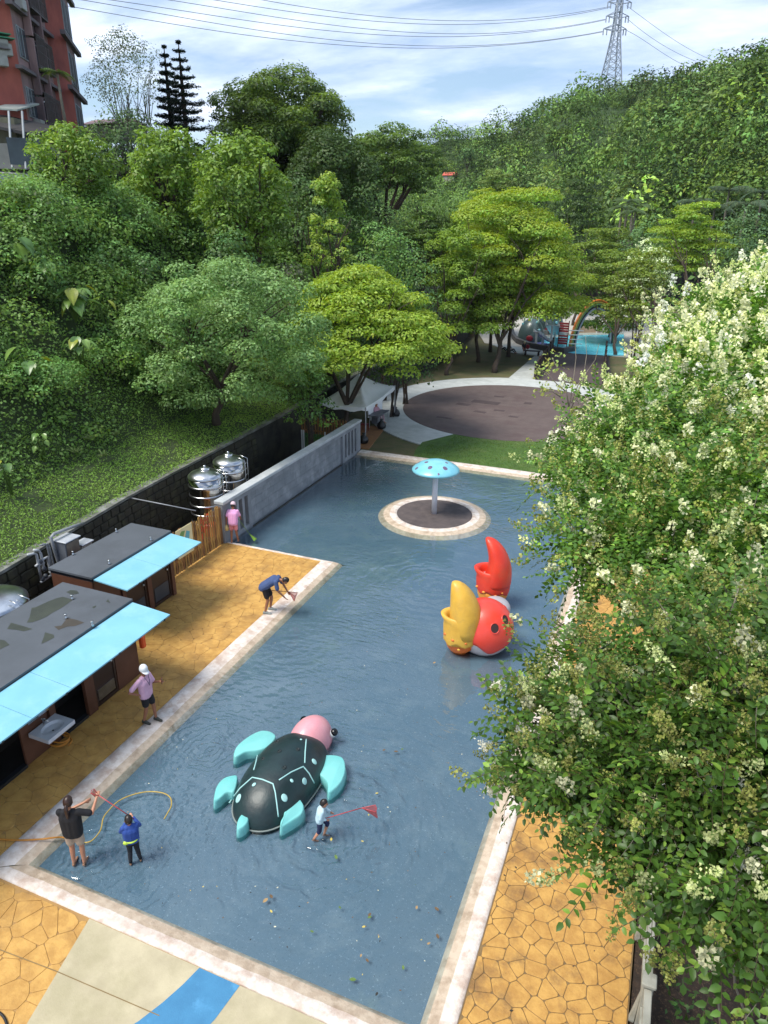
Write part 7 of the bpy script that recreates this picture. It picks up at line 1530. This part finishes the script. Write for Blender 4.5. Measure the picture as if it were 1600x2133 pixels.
# fallen leaves
r = np.random.default_rng(77); lf = []
def flat_leaf(nm, col):
    V = [(-.5, 0, 0), (-.2, .26, .10), (.2, .24, .06), (.55, 0, .02), (.2, -.24, .10), (-.2, -.26, .05), (0, 0, 0)]; me = bpy.data.meshes.new(nm); me.from_pydata(V, [], [(6, 0, 5), (6, 5, 4), (6, 4, 3), (6, 3, 2), (6, 2, 1), (6, 1, 0)]); me.materials.append(M(nm, col, None, 9, .6)); return me
lms = [flat_leaf('yellow_leaf', '#c9b45a'), flat_leaf('brown_leaf', '#6b5336'), flat_leaf('dark_leaf', '#2c2a24'), flat_leaf('green_leaf', '#5f7a36'), flat_leaf('cream_petal', '#d6d2b4'), flat_leaf('tan_leaf', '#a8895c')]
named = [(785, 1652, 0, .07), (768, 1697, 0, .05), (1208 / 1, 1655, 5, .07), (868, 1890, 5, .08), (910, 1893, 1, .10), (565, 1867, 1, .10), (758, 1930, 0, .07), (770, 1910, 3, .08), (770, 1905, 1, .09), (838, 1560, 3, .08), (708, 1890, 3, .07), (893, 1965, 5, .07), (912, 1950, 1, .10), (735, 2040, 3, .12), (752, 1990, 5, .06), (765, 2000, 1, .08), (840, 2015, 3, .08), (785, 2070, 2, .07), (700, 1785, 3, .11), (553, 1875, 5, .12), (690, 1748, 0, .09), (755, 1752, 0, .06), (565, 1898, 0, .07), (573, 1930, 4, .05), (650, 1940, 3, .07), (825, 1565, 1, .10), (800, 1562, 1, .08), (905, 1380, 5, .1)]
for px, py, k, s in named:
    if px > 1100: continue
    lf.append((*G(px, py, .006)[:2], k, s))
while len(lf) < 275:
    y = 6.8 + 13 * r.random() ** 1.3 if len(lf) < 235 else r.uniform(20, 31.5); x = r.uniform(XL + .1, XR - .05) if y < 20.4 else r.uniform(XT + .3, XR)
    if ((x - TC[0]) / 1.5) ** 2 + ((y - TC[1]) / 2.2) ** 2 < 1 or math.hypot(x - IC[0], y - IC[1]) < 2.4 or math.hypot(x + 3.7, y - 18) < 1.8: continue
    lf.append((x, y, int(r.choice(6, p=[.12, .2, .34, .08, .16, .10])), r.uniform(.018, .042)))
names_ = ['yellow fallen leaf floating on the pool water', 'brown fallen leaf floating on the pool water', 'dark wet leaf fragment floating on the pool water', 'green fallen leaf floating on the pool water', 'tiny cream petal floating on the pool water', 'tan fallen leaf floating on the pool water']
for x, y, k, s in lf:
    o = link('fallen_leaf', lms[k]); o.location = (x, y, .004); o.rotation_euler = (r.uniform(-.1, .1), r.uniform(-.1, .1), r.uniform(0, 6.28)); o.scale = (s, s, s * .4); tag(o, names_[k], 'leaf', names_[k].replace('leaf', 'leaves').replace('petal', 'petals').replace('fragment', 'fragments'))
for k in range(24):
    x, y = (r.uniform(-1.7, .9), r.uniform(6, 12)) if k % 2 else (r.uniform(-13.5, -10.6), r.uniform(10, 19)); o = link('fallen_leaf', lms[(1, 2)[k % 3 == 0]]); o.location = (x, y, ZD + .006 if x > -1.4 else .09); o.rotation_euler = (0, 0, r.uniform(0, 6)); s = r.uniform(.03, .07); o.scale = (s, s, s * .4)
    tag(o, 'small dry brown leaf lying on the orange stamped paving', 'leaf', 'dry leaves on the orange paving')
# ------------------------------------------------------------------ blossom trees overhanging the right side
BR = np.random.default_rng(101)
lm_b = leaf_mat('blossom_tree_leaf', .22, .42, .32); lm_f = leaf_mat('blossom', .35, .7, .2)
def leaf6(base, d, n, l, w):
    """6-vertex leaf folded along its midrib: 4 quads"""
    s = np.cross(d, n); s = s / np.linalg.norm(s); tip = base + d * l - n * l * .16
    a_, b_ = base + d * l * .28, base + d * l * .68 - n * l * .05
    return [base, a_ + s * w * .5 + n * w * .16, b_ + s * w * .42 + n * w * .12, tip, b_ - s * w * .42 + n * w * .12, a_ - s * w * .5 + n * w * .16, a_, b_]
LF = [(0, 6, 1), (1, 6, 7, 2), (2, 7, 3), (3, 7, 4), (4, 7, 6, 5), (5, 6, 0)]
LQ = [(0, 6, 1, 1), (1, 6, 7, 2), (2, 7, 3, 3), (3, 7, 4, 4), (4, 7, 6, 5), (5, 6, 0, 0)]
TRI = [(0, 6, 1), (1, 6, 7), (1, 7, 2), (2, 7, 3), (3, 7, 4), (4, 7, 6), (4, 6, 5), (5, 6, 0)]
def twig_template(seed, n=12, L_=.42, ll=.075, bloom=0, lo=False):
    r = np.random.default_rng(seed); V, F, C = [], [], []
    def addq(vs, fs, col):
        b = len(V); V.extend(vs); F.extend([[b + i for i in f] for f in fs]); C.extend([col] * len(vs))
    ax = lambda t: np.array([L_ * t, .05 * math.sin(2.5 * t) * L_, -.22 * L_ * t * t])
    for i in (range(0) if lo else range(6)):       # stem: thin triangular strips
        p, q = ax(i / 6), ax((i + 1) / 6); e = .0022
        addq([p + [0, -e, 0], p + [0, e, 0], q + [0, e, 0], q + [0, -e, 0]], [(0, 1, 2), (0, 2, 3)], (.10, .085, .05))
    for i in range(n):
        t = .10 + .88 * i / (n - 1); p = ax(t); sg = 1 if i % 2 else -1; a = rad(r.uniform(48, 78)); d = np.array([math.cos(a), sg * math.sin(a), r.uniform(-.35, .15)])
        if i == n - 1: d = np.array([1, 0, -.2])
        d = d / np.linalg.norm(d); nn = np.array([r.uniform(-.25, .25), r.uniform(-.3, .3), 1]); nn = nn - d * (nn @ d); nn /= np.linalg.norm(nn); l = ll * r.uniform(.7, 1.15) * (1 - .35 * abs(t - .5))
        k = math.exp(r.normal(0, .2)); col = np.array((.082, .175, .032)) * k if r.random() > .25 else np.array((.18, .30, .05)) * k
        if lo:
            s_ = np.cross(d, nn); l *= 1.1; addq([p, p + d * l * .45 + s_ * l * .33 + nn * l * .10, p + d * l - nn * l * .1, p + d * l * .45 - s_ * l * .33 + nn * l * .10], [(0, 1, 2), (0, 2, 3)], tuple(col))
        else: addq(leaf6(p, d, nn, l, l * .56), TRI, tuple(col))
    if bloom:
        # panicle: many small florets or buds in a cone at the twig end
        base = ax(.95); white = bloom == 2; nf = (75 if white else 85) if not lo else 36; big_ = 1.45 if lo else 1.0; Lp = .15 if white else .17
        for i in range(nf):
            t = r.random() ** .8; rr = (.062 if white else .055) * (1 - .75 * t) + .012; a = r.uniform(0, 6.28); c = base + np.array([Lp * t, rr * math.cos(a) * r.random() ** .4, rr * math.sin(a) * r.random() ** .4 + .035 * t])
            s = big_ * (r.uniform(.007, .013) if white else r.uniform(.005, .010)); u = nrm(r.normal(0, 1, 3)); v = nrm(np.cross(u, r.normal(0, 1, 3))); k = r.uniform(.85, 1.05)
            col = (.74 * k, .74 * k, .54 * k) if white else tuple(np.array(((.33, .37, .10), (.42, .44, .14), (.27, .27, .09))[r.integers(3)]) * k)
            if bloom == 3: col = (.60 * k, .66 * k, .34 * k)
            addq([c - u * s - v * s * .6, c + u * s - v * s, c + u * s * .7 + v * s, c - u * s + v * s * .8], [(0, 1, 2), (0, 2, 3)], col)
    return np.array(V), np.array(F), np.array(C)
TW = {0: [twig_template(s, 13) for s in (1, 2, 3, 4)], 1: [twig_template(s, 9, .34, .07, 1) for s in (5, 6, 7)], 2: [twig_template(s, 8, .32, .07, 2) for s in (8, 9, 10)], 3: [twig_template(s, 8, .32, .07, 3) for s in (11, 12)]}
TWL = {0: [twig_template(s, 13, lo=True) for s in (1, 2, 3, 4)], 1: [twig_template(s, 9, .34, .07, 1, lo=True) for s in (5, 6, 7)], 2: [twig_template(s, 8, .32, .07, 2, lo=True) for s in (8, 9, 10)], 3: [twig_template(s, 8, .32, .07, 3, lo=True) for s in (11, 12)]}
def place(T, p, axd, up, sc, tw):
    V, F, C = tw; x = axd / np.linalg.norm(axd); z = up - x * (up @ x); z = z / max(np.linalg.norm(z), 1e-6); y = np.cross(z, x)
    T[0].append(p + (V[:, :1] * x + V[:, 1:2] * y + V[:, 2:3] * z) * sc); T[1].append(F + T[3][0]); T[2].append(C * math.exp(BR.normal(0, .18)) * T[4][0]); T[3][0] += len(V)
def blossom_tree(label, puffs, base, trunk_r, mix, sc_=1.0, leafscale=1.0, nleafparts=0, nflower=0, dens=46, tone=(1, 1, 1)):
    """puffs: (px, py, depth, radius); mix: chances of plain, bud, white, cream twigs as function of height"""
    T = thing('blossom_tree', label, 'tree', (base[0], base[1], base[2])); P = [(D(px, py, dp), rr) for px, py, dp, rr in puffs]
    m = MB(); m.cs = True; base = np.array(base, float); top = np.mean([p for p, _ in P], 0); fork = base + (np.array([base[0], base[1], top[2]]) - base) * .55; mid = (base + fork) / 2 + [.08, -.05, 0]
    m.tube([base - [0, 0, .4], mid, fork], [trunk_r * 1.3, trunk_r, trunk_r * .8], 10)
    for p, rr in P:
        k = fork + (p - fork) * .5 + np.array([0, 0, -.12]) * np.linalg.norm(p - fork) * .5 + BR.normal(0, .08, 3); m.tube([fork, k, p], [trunk_r * .42, trunk_r * .22, .012], 6, cap=False)
        for q in range(7):
            d = nrm(BR.normal(0, 1, 3) + [0, 0, .3]); e = p + d * rr * .95; m.tube([k + (p - k) * BR.uniform(.4, .9), p + d * rr * .45 + [0, 0, -.03], e], [.012, .008, .004], 5, cap=False)
    m.build('trunk', m_bark_l, T)
    A = ([], [], [], [0], [np.array(tone)]); B = []
    for p, rr in P:
        kk_ = max(3, int(4 + rr * 7)); rs_ = rr * .52; subs = []
        for q_ in range(kk_):
            zz_ = 1 - 1.6 * (q_ + .5) / kk_; aa_ = q_ * 2.4 + BR.uniform(-.5, .5); ss_ = math.sqrt(max(0, 1 - zz_ * zz_)); subs.append(p + np.array([ss_ * math.cos(aa_), ss_ * math.sin(aa_), zz_ * .85]) * rr * BR.uniform(.5, .78))
        for pc in subs:
          n = int(dens * (rs_ / sc_) ** 2 * 3.2); d = nrm(BR.normal(0, 1, (n * 2, 3))); d = d[d[:, 2] > -.7][:n]
          for dd in d:
            k = BR.uniform(.45, 1.0); q = pc + dd * rs_ * k * np.array([1, 1, .8]); ax = dd * .7 + np.array([0, 0, -.25]) + BR.normal(0, .45, 3); w = mix(dd, p); u = BR.random(); kind = 0 if k < .7 else int(np.searchsorted(np.cumsum(w), u)); kind = min(kind, 3)
            if kind >= 1: ax = dd + np.array([0, 0, .15]) + BR.normal(0, .3, 3)
            if (q - p) @ nrm(np.array([0, 0, CH]) - p) < -.35 * rr: continue
            place(A, q, ax, np.array([0, 0, 1.0]) + BR.normal(0, .3, 3), sc_ * BR.uniform(.75, 1.15), (TW if nleafparts else TWL)[kind][BR.integers(len(TW[kind]))])
    V, F, C = np.concatenate(A[0]), np.concatenate(A[1]), np.concatenate(A[2]); o = link('foliage', fast_mesh('foliage', V, F, lm_b, tint=np.clip(C, 0, .85)), T); tag(o, kind='stuff')
    # single leaves and blossom clusters near the eye, each one a part
    if nleafparts:
        lv = []
        for s in range(5):
            rr_ = np.random.default_rng(s); v = np.array(leaf6(np.zeros(3), np.array([1., 0, 0]), np.array([0, 0, 1.]), 1.0, .56)); me = fast_mesh('leaf', v, TRI, lm_b, tint=np.tile(np.array((.08, .165, .036)) * (1 + .25 * s / 2), (8, 1))); lv.append(me)
        near_ = sorted(P, key=lambda a: -a[0][2])
        for i in range(nleafparts):
            p, rr = P[BR.integers(len(P))]; dd = nrm(BR.normal(0, 1, 3) + np.array([-.25, -.7, .7]) * 1.1); o = link('leaf', lv[BR.integers(5)], T, False); q = p + dd * rr * np.array([1, 1, .85]) * BR.uniform(.98, 1.12); o.matrix_parent_inverse = Matrix.Translation(-Vector(T.location))
            o.location = q; o.rotation_euler = (BR.uniform(-.7, .7), BR.uniform(-.1, .9), BR.uniform(0, 6.28)); s = .075 * leafscale * BR.uniform(.8, 1.2); o.scale = (s, s, s)
    if nflower:
        fm = []
        for s in range(4):
            r = np.random.default_rng(50 + s); V, F, C = [], [], []
            for i in range(240):
                c = r.normal(0, 1, 3) * np.array([.040, .030, .028]); c[0] = abs(c[0]) * 1.2; sz = r.uniform(.005, .010); u = nrm(r.normal(0, 1, 3)); v = nrm(np.cross(u, r.normal(0, 1, 3))); b = len(V); V += [c - u * sz - v * sz * .6, c + u * sz - v * sz, c + u * sz * .7 + v * sz, c - u * sz + v * sz * .8]; F += [(b, b + 1, b + 2), (b, b + 2, b + 3)]; k = r.uniform(.85, 1.05); C += [(.82 * k, .81 * k, .70 * k)] * 4
            fm.append(fast_mesh('flower_cluster', np.array(V), np.array(F), lm_f, tint=np.array(C)))
        for px, py, dp, s in nflower:
            o = link('flower_cluster', fm[BR.integers(4)], T, False); o.matrix_parent_inverse = Matrix.Translation(-Vector(T.location)); o.location = D(px, py, dp); o.rotation_euler = tuple(BR.uniform(-.6, .6, 2)) + (BR.uniform(0, 6.28),); o.scale = (s, s, s)
    return T
mixN = lambda d, p: (.48, .38, .06, .08) if d[2] > -.1 else (.88, .10, .01, .01)
def mixM(d, p): return (.34, .34, .13, .19) if d[2] > -.1 else (.72, .22, .02, .04)
def mixF(d, p): return (.05, .05, .45, .45) if d[2] > -.35 else (.5, .2, .1, .2)
A_p = [(1140, 1565, 5.8, .40), (1230, 1500, 5.9, .62), (1085, 1590, 6.1, .20), (1180, 1620, 5.5, .34), (1390, 1540, 5.2, .72), (1330, 1690, 4.8, .40), (1480, 1690, 4.6, .62), (1570, 1520, 4.9, .7), (1480, 1830, 4.5, .42), (1590, 1780, 4.4, .55), (1360, 1460, 6.2, .5), (1480, 1400, 5.6, .75),
       (1290, 1790, 4.7, .17), (1360, 1790, 4.6, .22), (1620, 1920, 4.3, .5), (1250, 1700, 4.9, .18), (1135, 1450, 6.3, .28), (1068, 1520, 6.3, .13), (1200, 1445, 6.6, .40), (1600, 1640, 4.6, .5)]
wf = [(1494, 1383, 5.2, 1.2), (1466, 1568, 4.6, 1.1), (1502, 1610, 4.5, 1.1), (1525, 1640, 4.4, .9), (1527, 1790, 4.2, 1.2), (1548, 1840, 4.2, 1.3), (1540, 1760, 4.3, .9), (1480, 1650, 4.5, .8), (1400, 1770, 4.5, 1.1), (1390, 1795, 4.45, .8), (1345, 1760, 4.6, .9), (1440, 1440, 5.4, .8), (1570, 1740, 4.2, .8), (1475, 1720, 4.4, .9), (1510, 1855, 4.2, .9), (1262, 1345, 6.2, .9),
      (1040, 1425, 6.4, .8), (1022, 1430, 6.4, .8), (1110, 1440, 6.2, .9), (1090, 1530, 5.7, 1.2), (1110, 1520, 5.7, 1.0), (1030, 1600, 6.1, 1.1), (1050, 1620, 6.0, 1.2), (1020, 1560, 6.2, .9), (1030, 1650, 6.0, 1.0), (1075, 1640, 5.9, 1.0), (1330, 1480, 5.5, .8), (1410, 1500, 5.2, .7), (1565, 1850, 4.2, .9)]
blossom_tree('nearest overhanging tree with large glossy leaves, olive buds and few white flower clusters', A_p, (2.6, 6.8, -1.0), .11, mixN, 1.02, 1.0, 260, wf, 118, (.74, .74, .62))
B_p = [(1205, 1185, 8.8, .36), (1235, 1140, 8.8, .60), (1290, 1060, 9.0, .8), (1400, 1140, 7.9, .85), (1540, 1180, 7.2, .85), (1470, 1030, 8.6, .9), (1215, 1020, 10, .60), (1300, 930, 10.0, .85), (1600, 1050, 8, .9), (1420, 900, 10.2, .95), (1450, 1275, 7.0, .52), (1550, 1330, 6.4, .7), (1245, 1160, 8.4, .42), (1185, 1345, 7.9, .2), (1160, 1300, 7.9, .14), (1185, 1100, 9.4, .32), (1600, 1400, 6.2, .6), (1210, 1400, 7.6, .22), (1180, 960, 10.5, .38)]
blossom_tree('middle tree of the right-hand row with olive buds and some creamy flowers', B_p, (2.9, 11.5, -1.2), .15, mixM, 1.12, 1.0, 0, None, 84, (1.0, 1.02, .85))
C_p = [(1275, 912, 12.3, .50), (1345, 860, 12.8, .68), (1435, 787, 13, .88), (1530, 742, 13, 1.15), (1430, 757, 13.8, .55), (1470, 692, 14.2, .8), (1570, 657, 14.5, 1.0), (1640, 682, 13.5, 1.1), (1610, 822, 11.8, 1.1), (1480, 842, 12, 1.1), (1370, 882, 12, .9), (1260, 952, 12, .6), (1590, 942, 11, 1.1), (1630, 622, 15, .8), (1430, 662, 15, .45)]
blossom_tree('farthest and whitest tree of the right-hand row densely covered with cream blossom', C_p, (3.0, 17.5, -1.4), .17, mixF, 1.5, 1.0, 0, None, 92, (1.28, 1.3, 1.05))
# thin bare sprigs beside the crown
T = thing('sapling', 'thin bare sapling with a few pale yellow leaves in front of the brown boardwalk', 'sapling', D(1180, 860, 16)); m = MB(); m.cs = True; Q = []
for k, pts in enumerate(([(1185, 850), (1178, 800), (1165, 775), (1150, 745)], [(1185, 850), (1195, 790), (1200, 745), (1198, 715)], [(1190, 850), (1215, 790), (1222, 740), (1220, 700)], [(1190, 840), (1205, 800), (1240, 750), (1248, 715)], [(1178, 815), (1160, 800), (1140, 778), (1125, 770)], [(1172, 830), (1150, 815), (1130, 812)])):
    PP = [D(a, b, 16 + k * .15) for a, b in pts]; m.tube(PP, [.018, .012, .008, .005][:len(PP)], 5); Q += [(PP[-1], .12), ((PP[-1] + PP[-2]) / 2, .10)]
m.build('stem', m_bark_l, T)
P = []
for p, s in Q[:2] + Q[8:]: P += [p + BR.normal(0, s, 3) for _ in range(22)]
P = np.array(P); V, F = leaves(P, np.tile([0, -.3, 1.], (len(P), 1)), np.full(len(P), .10), aspect=.6, jitter=.9, r=BR); link('leaves', fast_mesh('leaves', V, F, lm, tint=np.repeat(rcol((.26, .34, .10), len(P), BR, .2), 4, 0)), T)
# undergrowth behind the concrete fence
n = 11000; r = np.random.default_rng(55); y = r.uniform(2.5, 16, n); x = 1.45 + 3.5 * r.random(n) ** .8; z = np.interp(x, [1.45, 2.6, 4.5, 9], [0, -.5, -1.6, -2.6]) + .55 * vnoise(x, y, 1.6, 3) * r.random(n) + .05
q = vnoise(x, y, 1.1, 8) > .40; P = np.stack([x, y, z], 1)[q]; V, F = leaves(P, np.tile([0, 0, 1.], (len(P), 1)), np.full(len(P), .11), aspect=.5, jitter=.8, r=r); tag(link('undergrowth', fast_mesh('undergrowth', V, F, lm_b, tint=np.repeat(rcol((.04, .09, .02), len(P), r, .3), 4, 0))), kind='stuff')
# bushes closing the view behind the row
for lab, px, py, dp, w, h in (('dark shrub below the middle blossom tree behind the fence', 1560, 1500, 8.2, 300, 320), ('dense shrub behind the concrete fence at the lower right corner', 1560, 2050, 5.6, 260, 260), ('shrub between the trunks on the right edge', 1600, 1150, 11, 300, 300)):
    p, R_ = spec(px, py, dp, w, h); p[0] = max(p[0], 2.6); T = thing('bush', lab, 'bush', (p[0], p[1], -1.2)); r2 = np.random.default_rng(int(px)); V, F, Cc = puff_leaves(sub_puffs(p, R_, 16, (.25, .4), r2), 170, .10, g_mid + g_dark, r2, aspect=.5); link('foliage', fast_mesh('foliage', V, F, lm_b, tint=Cc), T)
    m = MB(); m.cs = True
    for k in range(4): m.tube([(p[0] + r2.uniform(-.1, .1), p[1] + r2.uniform(-.1, .1), -1.3), p + r2.normal(0, .25, 3)], [.03, .012], 5)
    m.build('stem', m_bark, T)
for lab, a_, b_ in (('thin pale stem leaning behind the concrete fence, left of the pair', (1500, 2133), (1490, 2000)), ('thin pale stem leaning behind the concrete fence, right of the pair', (1560, 2133), (1530, 2050))):
    m = MB(); m.cs = True; m.tube([D(a_[0] + 10, a_[1] + 60, 6.5), D(*a_, 6.4), D(*b_, 6.0), D(b_[0] - 6, b_[1] - 200, 5.2)], .010, 6); tag(m.build('young_tree', m_bark_l), lab, 'young tree')
